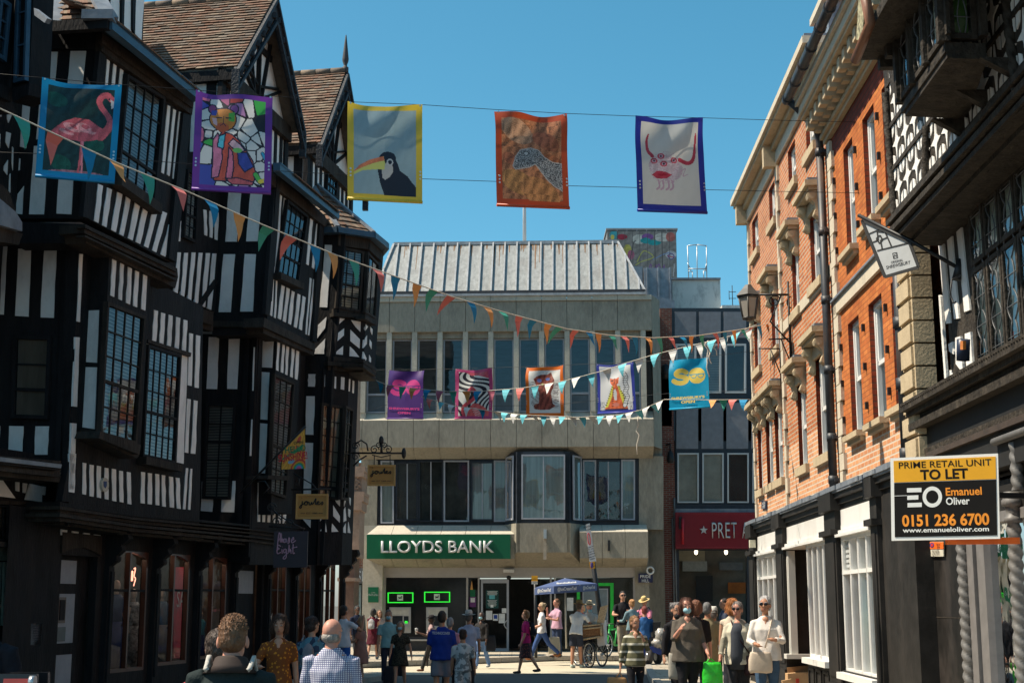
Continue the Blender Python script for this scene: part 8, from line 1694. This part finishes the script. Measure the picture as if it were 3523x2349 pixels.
    if hair!='bald':
        if hair=='fade': EH(hp((0,.014,.040)),(.078,.093,.086),Rh); EH(hp((0,.036,.004)),(.0755,.071,.074),Rh); EH(hp((0,-.008,.085)),(.064,.084,.052),Rh)
        else: EH(hp((0,.022,.036)),(.083,.094,.096),Rh); EH(hp((0,.045,-.01)),(.076,.07,.085),Rh)
        if hair in('bob','long'):
            for q in (-1,1): T([hp((q*.062,.01,.05)),hp((q*.082,.005,-.02)),hp((q*.080,.01,-.10 if hair=='bob' else -.16))],[.035,.036,.028])
            EH(hp((0,.06,-.05)),(.085,.055,.10),Rh)
            if hair=='long': T([hp((0,.07,.0)),hp((0,.085,-.12)),hp((0,.085,-.26))],[(.085,.05),(.09,.045),(.075,.03)])
        if hair=='bun': EH(hp((0,.10,.07)),(.045,.045,.045),Rh)
        if hair=='curly':
            rs=random.Random(len(label)); 
            for j in range(16): a=rs.uniform(0,6.28); EH(hp((.07*math.cos(a),.03+.06*math.sin(a),rs.uniform(-.02,.11))),(.032,.032,.032),None,8,6)
        if hair=='pony': T([hp((0,.10,.05)),hp((.02,.15,.0)),hp((.02,.15,-.14))],[.028,.032,.015])
    else:
        EH(hp((0,.024,-.036)),(.0775,.081,.056),Rh)
    ho=remeshed(m,'hair',[HM],vox*1.1,t,.0005 if hair=='fade' else .0016 if near else .003,5)
    if Y<24:
        vs=ho.data.vertices; rs=random.Random(int(abs(x))); q=MB(); lng={'long':.07,'bob':.055,'fade':.009,'bald':.009}.get(hair,.03)*s; up_=hair=='fade'
        for j in range(1700 if Y<8 else 700):
            v=vs[rs.randrange(len(vs))]; nr=Vector(v.normal); zz=(v.co.z/s-hc_.z)
            if nr.z<-.55 or (up_ and zz<=.05): continue
            d=Vector((rs.uniform(-.35,.35),.35+rs.uniform(-.3,.3),-1.0)); d=(d-nr*d.dot(nr)); d=d.normalized() if d.length>.1 else Vector((0,1,0))
            if up_: d=(nr*.55+Vector((rs.uniform(-.6,.6),rs.uniform(-.9,.1),.35))) if zz>.055 else (d+nr*.10)
            d.normalize(); l=lng*rs.uniform(.6,1.4)*(1 if not up_ else 1.25 if zz>.055 else .55); p0=Vector(v.co)-nr*.002; q.tube([p0,p0+d*l*.5+nr*l*.14,p0+d*l+nr*l*rs.uniform(-.05,.2)],[w3:=(.0036 if up_ else .0026)*s,w3*.8,.0008*s],4,rs.choice((0,0,1)),False)
        q.build('hair_strands',[HM,hairm(mulc(hc,1.7))],None,(0,0,0)).parent=t
    # top
    m=MB(); tm_=cloth(top); dress=bot=='dress'
    if dress:
        z1=blen or .48; hp_=pv.z-.93
        T([Vector((0,0,z1+hp_)),Vector((0,0,.75+hp_)),up((0,0,.95)),up((0,0,1.10)),up((0,-.005,1.27)),up((0,0,1.375)),up((0,.004,1.43)),up((0,.008,1.47))],[(.235*fat,.19*fat),(.215*fat,.17*fat),(.18*fat,.14*fat),(.145*fat,.115*fat),(.165*fat,.125*fat),(.155,.095),(.11,.075),(.068,.062)],16)
    else:
        T([up((0,0,hem)),up((0,0,.98)),up((0,0,1.12)),up((0,-.006,1.28)),up((0,0,1.375)),up((0,.004,1.43)),up((0,.008,1.478))],[(.196*fat,.148*fat),(.178*fat,.134*fat),(.152*fat,.115*fat),(.172*max(fat,1),.125*fat),(.165,.098),(.120,.080),(.070,.064)],16)
        if fem: E(up((.06,-.085,1.25)),(.06,.05,.06)); E(up((-.06,-.085,1.25)),(.06,.05,.06))
    for s0,el,wr_,d in ar:
        inn=s0*.78+up((0,0,1.385))*.22
        if sl<=1: e=s0*(1-sl)+el*sl; T([inn,s0,e],[.056,.058,.057])
        else: e=el*(2-sl)+wr_*(sl-1); T([inn,s0,s0*.5+el*.5,el,e],[.056,.058,.054,.050,.043])
    remeshed(m,'dress' if dress else 'top',[tm_],vox*1.25,t,.003*(1 if near else 1.3),abs(int(x)))
    bm_=cloth(bc)
    if not dress:
        m=MB(); E(pv+Vector((0,.005,-.005)),(.165*fat,.125*fat,.11))
        if bot=='skirt': z1=(blen or .52)+pv.z-.93; T([pv+Vector((0,0,.06)),pv+Vector((0,0,-.12)),Vector((0,0,z1))],[(.16*fat,.125*fat),(.20*fat,.16*fat),(.25*fat,.20*fat)],16)
        else:
            for h,kn,an in lg:
                if bot=='shorts': e=kn*.85+h*.15; T([h,h*.4+kn*.6,e],[.090*fat,.095*fat,.092*fat])
                elif bot=='leggings': T([h,h*.5+kn*.5,kn,an],[.085*fat,.078*fat,.058,.042])
                else: T([h,h*.5+kn*.5,kn,an+Vector((0,0,.01))],[.088*fat,.084*fat,.070,.062])
        remeshed(m,{'skirt':'skirt','shorts':'shorts','leggings':'leggings'}.get(bot,'trousers'),[bm_],vox*1.25,t,.003,abs(int(y)))
    for h,kn,an in lg:
        m=MB(); E(an+Vector((0,-.055,-.040)),(.044,.125,.040)); E(an+Vector((0,.01,-.02)),(.042,.05,.05)); remeshed(m,'shoe',[cloth(shoe)],.014,t)
    if mask:
        m=MB(); EH(hp((0,-.052,-.052 if mask==1 else -.10)),(.060,.058,.050),Rh); remeshed(m,'face_mask',[MASK if mask==1 or mask==3 else cloth((.02,.02,.022))],vox,t)
    if shades:
        m=MB()
        for q in (-1,1): EH(hp((q*.033,-.088,.012)),(.027,.010,.020),Rh); T([hp((q*.05,-.085,.018)),hp((q*.082,.0,.012))],[.005,.004],6)
        T([hp((-.01,-.096,.018)),hp((.01,-.096,.018))],[.004,.004],6); o=m.build('sunglasses',[LENS],None,(0,0,0)); o.parent=t
    if hat:
        m=MB(); c=hp((0,.01,.055)); n=18; kind,hcol=hat; br=.175 if kind=='brim' else .105
        b=len(m.v)
        if kind=='cap': EH(hp((0,.01,.045)),(.09,.102,.085),Rh); T([hp((0,-.08,.045)),hp((0,-.17,.03))],[(.07,.012),(.055,.008)]); 
        else:
            pr=[(br,-.012),(br*.8,-.002),(.092,.0),(.092,.02),(.086,.085),(.06,.115),(0,.108)]
            for r_,z_ in pr:
                for j in range(n): a=j*2*math.pi/n; m.v.append(S(c+Rh@Vector((r_*math.cos(a)*.92,r_*math.sin(a)*1.08,z_+(.02*abs(math.cos(a)) if r_>.12 else 0)))))
            for i in range(len(pr)-1):
                for j in range(n): m.f.append((b+i*n+j,b+i*n+(j+1)%n,b+(i+1)*n+(j+1)%n,b+(i+1)*n+j)); m.m.append(1 if i==2 else 0); m.sm.append(True)
        o=m.build('hat',[cloth(hcol),cloth((.05,.03,.02)) if kind=='brim' else cloth(hcol)],None,(0,0,0)); o.parent=t
    t.location.z+= 0
    Mx=Matrix.Translation(t.location)@Matrix.Rotation(rad(hd),4,'Z')
    return dict(t=t,hand=[Mx@S(a[2]+a[3]*.1) for a in ar],sh=[Mx@S(a[0]) for a in ar],M=Mx,s=s,up=lambda q:Mx@S(up(q)),H=H)
def bag(nm,label,c,sz,col,strap=None,rz=0,cat='bag',mat=None):
    m=MB(); c=Vector(c); w_,d_,h_=sz; Rz=Matrix.Rotation(rz,3,'Z'); ps=lambda x,y,z:c+Rz@Vector((x,y,z))
    st=[(0,.92),(.15,1.),(.6,.98),(.92,.86),(1,.8)]; b=len(m.v); n=14
    for f,q in st:
        for j in range(n): a=j*2*math.pi/n; X=math.copysign(abs(math.cos(a))**.5,math.cos(a)); Yy=math.copysign(abs(math.sin(a))**.5,math.sin(a)); m.v.append(ps(X*w_/2*q,Yy*d_/2*q,-h_+h_*f+.01*math.sin(j*2.1+f*9)))
    for i in range(len(st)-1):
        for j in range(n): m.f.append((b+i*n+j,b+i*n+(j+1)%n,b+(i+1)*n+(j+1)%n,b+(i+1)*n+j)); m.m.append(0); m.sm.append(True)
    m.f.append(tuple(range(b+n-1,b-1,-1))); m.f.append(tuple(range(b+(len(st)-1)*n,b+len(st)*n))); m.m+=[0,0]; m.sm+=[False,False]
    o=m.build(nm,[mat or cloth(col)],None,c); o.location=c; tag(o,label,cat)
    if strap:
        q=MB()
        for L_ in strap: q.tube([Vector(p) for p in L_],.010,6)
        s_=q.build('strap',[mat or cloth(col)],None,c); s_.parent=o
    return o
def rucksack(p,label,col,sz=(.28,.14,.42),zc=1.22):
    M_,s=p['M'],p['s']; m=MB(); c=Vector((0,.19,zc)); m.ell(c*s,[sz[0]/2*s*1.05,sz[1]/2*s*1.2,sz[2]/2*s*1.05]); m.box((c+Vector((0,.0,-.04)))*s,(sz[0]*s*.9,sz[1]*s,sz[2]*s*.8)); m.ell((c+Vector((0,.07,-.1)))*s,[.1*s,.05*s,.09*s])
    for q in (-1,1): m.tube([Vector((q*.12,.12,1.40))*s,Vector((q*.125,.0,1.475))*s,Vector((q*.125,-.125,1.36))*s,Vector((q*.13,-.12,1.18))*s,Vector((q*.14,.10,1.06))*s],.02*s,6)
    o=remeshed(m,'rucksack',[cloth(col)],.016,None,.002,3); o.matrix_world=M_; tag(o,label,'rucksack'); return o
flor=pat('orange_floral_print','dots',(.19,.055,.014),(.56,.20,.02),26); blot=pat('blue_blotched_print','noise',(.10,.20,.25),(.035,.05,.085),11); chk=pat('navy_check_shirt','check',(.60,.60,.66),(.11,.115,.22),62); leo2=pat('dark_leopard_print','noise',(.045,.042,.03),(.012,.012,.01),40)
tie=pat('grey_swirl_print','noise',(.42,.44,.45),(.16,.18,.19),12); strp=pat('olive_striped_jumper','stripe',(.105,.10,.055),(.50,.48,.40),8.5); skf=pat('dark_floral_skirt','dots',(.035,.022,.026),(.20,.06,.05),24); rstr=pat('red_fine_stripe','stripe',(.34,.05,.06),(.13,.02,.03),24); mot=pat('grey_ivory_jacket','noise',(.50,.46,.36),(.24,.22,.17),5); blch=M('pale_rinsed_cloth',(.62,.60,.57),.85,.06)
denim=(.035,.065,.15); ink=(.018,.02,.026)
p=person('man in foreground seen from behind with short brown hair and dark jacket',6,395,1118,7.7,180,top=(.016,.024,.024),sl=1.9,hair='fade',hc=(.13,.062,.028),skin='p',fat=1.25,bc=ink,L=(4,14,10,0),A=(4,14,10,0),hz=.055)
m=MB(); c=p['up'](( 0,.01,1.475)); s=p['s']
m.tube([c+Vector((0,.0,-.07)),c+Vector((0,.004,-.03)),c+Vector((0,.008,.008)),c+Vector((0,.009,.014))],[(.150,.110),(.100,.088),(.086,.080),(.076,.070)],20)
o=m.build('jacket_collar',[M('brown_black_collar',(.030,.018,.014),.8,.2)],None,p['t'].location); o.parent=p['t']; o.rotation_euler.z=-p['t'].rotation_euler.z
rucksack(p,'rucksack with pale grey straps on the foreground man',(.42,.40,.36),zc=1.06)
person('man in a red fine striped shirt mostly hidden behind the foreground man',6,300,1200,9.2,178,top=rstr,sl=.6,hair='short',hc=(.06,.04,.03),skin='p')
person('balding older man from behind in a navy checked shirt',6,1066,1124,11.6,176,top=chk,sl=1.7,hair='bald',hc=(.28,.25,.22),skin='p',fat=1.12,turn=-18,hz=.03,bc=(.05,.05,.06))
person('woman walking forward in an orange floral dress with dark rucksack straps',6,712,1095,17,4,top=flor,sl=.7,bot='dress',blen=.22,hair='bob',hc=(.055,.028,.018),skin='l',fem=1,L=(-12,8,10,0),A=(20,22,70,30),tilt=14,legs=(16,4,-14,12))
rucksack(PW:=person('woman from behind in a blotched blue blouse with a hair band',6,935,1114,18.5,172,top=blot,sl=.8,hair='bun',hc=(.035,.02,.016),skin='l',fem=1,fat=1.15,bc=ink,turn=-30),'small pale shoulder rucksack on the woman in the blotched blue blouse',(.20,.19,.21),(.16,.10,.3))
person('man in a white polo shirt and blue shorts holding a phone to his ear',6,1145,1045,30,150,top=(.56,.58,.64),bot='shorts',bc=(.02,.10,.38),hair='short',hc=(.02,.015,.012),skin='t',sl=.6,A=(50,30,110,20),legs=(2,0,-6,6))
person('woman in a dusty pink dress with long fair hair',7,105,1010,32,-100,top=(.38,.17,.13),sl=.8,bot='dress',blen=.50,hair='long',hc=(.26,.18,.11),skin='l',fem=1,fat=1.15,L=(20,6,60,10),A=(20,8,70,15),legs=(4,0,-5,4))
person('dark clothed man in shade at the far corner of the timbered row',7,72,922,39,30,g=.15,top=(.012,.018,.04),hair='short',hc=(.02,.02,.02),skin='d',bc=ink,sl=.8)
p=person('woman in a maroon top and skirt turned away beside the bank pier',7,205,945,41,165,g=.15,top=(.10,.012,.025),sl=.2,bot='skirt',bc=(.07,.012,.02),hair='bob',hc=(.02,.014,.012),skin='l',fem=1,shoe=(.3,.3,.3)); rucksack(p,'pale grey rucksack on the woman in maroon',(.34,.33,.33),(.22,.12,.34))
person('long haired woman behind the woman in maroon',7,255,958,42.5,20,g=.15,top=(.35,.28,.25),hair='long',hc=(.15,.07,.03),skin='l',fem=1,bc=(.2,.17,.15))
p=person('man in a pale turquoise T-shirt and blue face mask',7,330,958,31.5,8,top=(.22,.40,.42),sl=.75,hair='short',hc=(.14,.11,.09),skin='t',mask=1,bc=(.022,.028,.045),legs=(10,3,-10,8),shoe=(.06,.06,.09)); bag('carrier_bag','dark patterned carrier bag held by the man in turquoise',p['hand'][0]+Vector((0,0,-.1)),(.2,.1,.4),ink,[[p['hand'][0],p['hand'][0]+Vector((0,0,-.12))]])
p=person('woman in a dark leopard dress wearing a mask and glasses',7,430,1048,29.5,-6,top=leo2,sl=.7,bot='dress',blen=.62,hair='long',hc=(.22,.15,.10),skin='l',fem=1,mask=1,legs=(14,3,-12,12),L=(-14,16,12,0),A=(10,10,10,0)); bag('shopping_bag','dark carrier bag held by the woman in leopard print',p['hand'][1]+Vector((0,0,-.12)),(.22,.1,.42),ink,[[p['hand'][1],p['hand'][1]+Vector((0,0,-.14))]])
p=person('man in a red and black cap carrying a drink past the cash machines',7,690,972,37,-85,top=pat('pink_print_shirt','noise',(.38,.26,.25),(.10,.05,.05),14),sl=.8,hair='short',hc=(.02,.015,.012),skin='d',hat=('cap',(.02,.018,.02)),bc=(.03,.03,.03),legs=(22,6,-26,20),L=(30,6,80,10),A=(30,6,80,10),shoe=(.12,.05,.03))
m=MB(); c=p['hand'][1]; m.lathe(c,[(.03,-.06),(.04,.08),(.042,.09),(0,.1)],10); tag(m.build('drink_cup',[MC['white_plate']]),'white takeaway cup in the hand of the man in the cap','cup')
p=person('broad man from behind in a royal blue sports shirt and grey shorts',7,775,968,24.5,178,top=(.012,.035,.22),sl=.85,bot='shorts',bc=(.17,.17,.20),hair='short',hc=(.022,.014,.010),skin='t',fat=1.22,legs=(8,3,-8,8),L=(2,10,14,0),A=(2,10,14,0))
text('TECHNOCOVER',p['up']((0,.162,1.36)),(1,0,-.02),(0,-.1,1),.045,.30,MC['white_print'],None,bold=.02,ext=.006)['label']='white name lettering across the shoulders of the royal blue shirt'; bpy.data.objects['lettering' if 0 else COL.objects[-1].name]['category']='lettering'
lo=COL.objects[-1]; mw=p['M'].inverted(); lo.data.transform(mw); lo.parent=p['t']; del lo['label']; del lo['category']
person('grey haired woman in a pink cardigan beyond the royal blue shirt',7,842,1020,28,172,top=(.42,.20,.27),sl=1.8,hair='short',hc=(.22,.22,.23),skin='l',fem=1,bc=(.015,.015,.018))
person('boy from behind in a grey swirled T-shirt and matching shorts',7,950,1120,23.5,176,top=tie,sl=.8,bot='shorts',bc=tie,hair='short',hc=(.03,.015,.010),skin='t',legs=(8,3,-8,8))
person('man in a wide pale hat and light blue shirt from behind',7,1000,950,29.5,190,top=(.30,.35,.48),sl=.8,hair='short',hc=(.12,.10,.09),skin='t',hat=('brim',(.45,.42,.38)),bc=(.035,.035,.042),fat=1.08,turn=-30)
p=person('woman in a mask, dark jacket and blue jeans walking by the bank door',7,1105,972,38.5,-30,top=(.028,.026,.026),sl=1.7,hair='bob',hc=(.012,.010,.010),skin='d',fem=1,mask=1,bc=(.13,.22,.40),legs=(14,4,-14,14),shoe=(.55,.54,.52),A=(40,10,100,30)); bag('handbag','black shoulder bag of the woman by the bank door',p['sh'][0]+Vector((.12,.05,-.28)),(.26,.16,.40),ink)
p=person('short haired woman in magenta blouse and dark floral skirt walking left',7,1472,958,35.8,-95,top=(.42,.018,.13),sl=.8,bot='skirt',bc=skf,blen=.46,hair='curly',hc=(.20,.09,.035),skin='l',fem=1,legs=(16,4,-18,14),L=(4,6,20,0),A=(-8,6,14,0)); rucksack(p,'black rucksack on the woman in magenta',ink,(.2,.12,.36))
p=person('woman in a white T-shirt and jeans striding left outside the bank',8,298,824,40.5,-88,g=.15,top=(.60,.60,.63),sl=.8,hair='bun',hc=(.40,.30,.18),skin='l',fem=1,bc=(.045,.085,.22),legs=(26,6,-28,18),shades=1,L=(10,8,60,0),A=(10,8,60,10),shoe=(.25,.10,.04)); bag('tote_bag','pale paper carrier bag beside the woman in white',p['t'].location+Vector((.35,.2,.62)),(.34,.14,.46),(.5,.46,.36))
person('man in a pink polo shirt with his hand on his chin',8,432,810,42.5,-60,g=.15,top=(.46,.28,.36),sl=.7,hair='short',hc=(.16,.07,.03),skin='p',bc=(.03,.045,.09),fat=1.12,A=(40,6,125,20),L=(25,6,80,40),legs=(3,0,-3,3),tilt=8)
person('man in a straw hat and white T-shirt bending over the tricycle basket',8,605,830,38.9,150,top=(.60,.60,.60),sl=.75,hair='short',hc=(.05,.03,.02),skin='t',hat=('brim',(.36,.24,.11)),bot='shorts',bc=(.03,.035,.05),lean=16,legs=(8,4,-4,2),shoe=(.42,.48,.42),L=(40,10,40,0),A=(45,10,40,0),H=1.78)
person('vendor in a pale straw hat and white shirt behind the ice cream tricycle',8,715,812,40.6,10,top=(.58,.56,.53),sl=.8,hair='short',hc=(.3,.2,.1),skin='p',hat=('brim',(.60,.50,.34)),bc=ink,lean=12,L=(30,10,60,0),A=(30,10,60,0),mask=3)
person('fair haired child waiting behind the tricycle',8,655,846,41,20,top=(.5,.08,.07),hair='bob',hc=(.45,.32,.14),skin='l')
person('man in a black polo shirt and sunglasses near the green bicycle',8,1026,742,42.3,6,g=.15,top=(.014,.014,.017),sl=.7,hair='short',hc=(.02,.014,.012),skin='l',shades=1,bc=(.24,.21,.16),legs=(3,0,-3,3),A=(30,20,60,20),L=(40,6,70,40))
p=person('woman in a denim jacket with a ginger bun by the scooter',8,1108,810,40.8,-150,g=.15,top=(.16,.24,.27),sl=1.85,hair='bun',hc=(.40,.20,.08),skin='l',fem=1,bc=(.03,.03,.04),L=(30,8,60,10),A=(30,8,60,10)); bag('handbag','small dark handbag on the woman in the denim jacket',p['sh'][1]+Vector((.1,.0,-.3)),(.2,.12,.24),(.08,.07,.07))
p=person('man in a broad straw hat and pink shirt looking down',8,1222,780,41.6,-35,g=.15,top=(.60,.20,.28),sl=.8,hair='short',hc=(.1,.07,.05),skin='t',hat=('brim',(.50,.36,.16)),bc=(.06,.06,.07),A=(30,6,80,20),L=(30,6,80,20),tilt=20); rucksack(p,'navy rucksack on the man in the broad straw hat',(.02,.03,.06),(.24,.12,.38))
person('red haired person in a blue denim jacket seated on the mobility scooter',8,1222,905,38.5,-165,g=.12,top=(.03,.10,.26),sl=1.8,hair='short',hc=(.16,.03,.025),skin='p',bc=(.05,.09,.2),legs=(78,78,78,78),H=1.70,dz=.13,sit=1,L=(20,8,60,0),A=(20,8,60,0))
p=person('girl in an olive striped roll neck jumper with her hand at her mouth',8,1135,958,23,4,top=strp,sl=1.75,bot='leggings',bc=(.016,.016,.019),hair='pony',hc=(.24,.13,.06),skin='l',fem=1,A=(-4,14,10,0),L=(38,6,128,28),mask=2 if 0 else 0,turn=24); bag('paper_bag','brown paper carrier bag held by the girl in stripes',p['hand'][1]+Vector((-.05,0,-.08)),(.36,.16,.42),(.42,.24,.11),[[p['hand'][1],p['hand'][1]+Vector((-.1,0,-.12))],[p['hand'][1],p['hand'][1]+Vector((.06,0,-.12))]])
p=person('woman in a dark grey blouse with a mask pulled under her nose',9,550,803,21,4,g=.12,top=(.095,.082,.068),sl=1.25,hair='bob',hc=(.075,.026,.016),skin='p',fem=1,fat=1.42,bc=(.018,.016,.017),mask=1,hz=.02,A=(30,12,100,25),L=(4,14,42,0),hem=.80,legs=(9,3,-9,8)); ha=p['hand'][0]; bag('shopping_bag','bright green plastic shopping bag held by the woman in grey',ha+Vector((.03,-.02,-.06)),(.30,.12,.44),(.02,.60,.03),[[ha,ha+Vector((-.06,0,-.08))],[ha,ha+Vector((.10,0,-.08))]],mat=M('green_plastic',(.03,.48,.03),.35,.2,7,.8,12)); hb_=p['sh'][1]; bag('tote_bag','grey cloth bag hanging at the hip of the woman in grey',p['up']((-.21,0,.92)),(.16,.16,.36),(.30,.28,.24),[[hb_+Vector((.05,0,.05)),p['up']((-.2,-.05,.95))]])
person('dark figure with grey hair and black mask behind the woman in grey',9,455,840,23,20,g=.12,top=(.015,.014,.016),sl=1.9,hair='curly',hc=(.16,.15,.15),skin='l',fem=1,mask=2,bc=(.014,.014,.016),A=(0,12,10,0))
p=person('woman in sunglasses and open grey ivory jacket walking with a black stick',9,1010,833,21.5,-14,g=.12,top=mot,sl=1.85,hair='short',hc=(.17,.15,.14),skin='p',fem=1,fat=1.22,shades=1,bc=(.03,.03,.035),hem=.78,A=(12,14,18,0),L=(6,14,20,0),legs=(10,3,-9,8),turn=-10)
m=MB(); U_=p['up']; m.tube([U_((0,-.075,.72)),U_((0,-.115,.95)),U_((0,-.115,1.1)),U_((0,-.12,1.28)),U_((0,-.085,1.42))],[(.13,.10),(.11,.07),(.10,.06),(.10,.045),(.06,.03)],12); o=m.build('blouse',[cloth((.045,.05,.062))],None,p['t'].location); o.parent=p['t']; o.data.transform(Matrix.Rotation(-p['t'].rotation_euler.z,4,'Z'))
h=p['hand'][1]; m=MB(); m.tube([h+Vector((.03,-.02,.0)),h+Vector((-.03,-.05,.01))],.015,7); m.tube([h+Vector((-.01,-.04,0)),Vector((h.x-.10,h.y-.12,.13))],.011,7); tag(m.build('walking_stick',[iron]),'black walking stick in the hand of the woman in the ivory jacket','walking stick')
sh_=p['sh'][1]; bag('handbag','black and red handbag on the hip of the woman with the stick',U_((.22,-.06,.92)),(.26,.13,.28),(.03,.016,.018),[[U_((-.10,-.06,1.47)),U_((-.02,-.15,1.25)),U_((.12,-.16,1.05)),U_((.20,-.08,.92))]])
p=person('white haired woman in sunglasses, loose white jumper and blue jeans',9,1258,785,20.6,-10,g=.12,top=(.62,.57,.52),sl=1.8,hair='short',hc=(.40,.39,.39),skin='t',fem=1,fat=1.18,shades=1,bc=(.045,.085,.15),hem=.84,A=(20,14,60,35),L=(22,14,75,45),legs=(9,3,-9,8),turn=-12); U_=p['up']; bag('handbag','cream cross body bag on the white haired woman',U_((-.09,-.19,.96)),(.34,.12,.28),(.52,.43,.34),[[U_((.10,-.06,1.48)),U_((.05,-.15,1.25)),U_((-.02,-.19,1.02))]])
person('person with reddish brown hair and dark top behind the grey blouse',9,640,815,24,170,g=.12,top=(.02,.016,.016),hair='bob',hc=(.16,.06,.03),skin='p',fem=1,bc=ink,sl=1.2)
person('grey haired man from behind in an olive coat',9,742,838,25,175,g=.12,top=(.24,.20,.12),sl=1.9,hair='short',hc=(.13,.13,.13),skin='t',bc=(.2,.17,.11),hem=.6,turn=-20)
person('person in a white bucket hat and pale clothing behind the olive coat',9,797,866,27,170,g=.12,top=(.36,.34,.34),sl=1,hair='short',hc=(.1,.08,.07),hat=('brim2',(.55,.54,.5)),skin='t',bc=(.05,.05,.06))
person('ginger haired woman in a cream vest with her back turned',9,965,803,23,160,g=.12,top=(.50,.42,.33),sl=.12,hair='bob',hc=(.34,.13,.04),skin='l',fem=1,bc=ink)
person('man in glasses and navy shirt by the red fronted shop window',9,890,803,34,-80,g=.15,top=(.05,.06,.09),hair='short',hc=(.03,.02,.015),skin='l',bc=ink)
person('person in a black T-shirt at the far left edge of the street',5,-95,930,9.2,170,g=.1,top=(.010,.011,.016),sl=.75,hair='short',hc=(.02,.015,.012),skin='p',bc=ink,L=(6,10,16,0),A=(6,10,16,0))
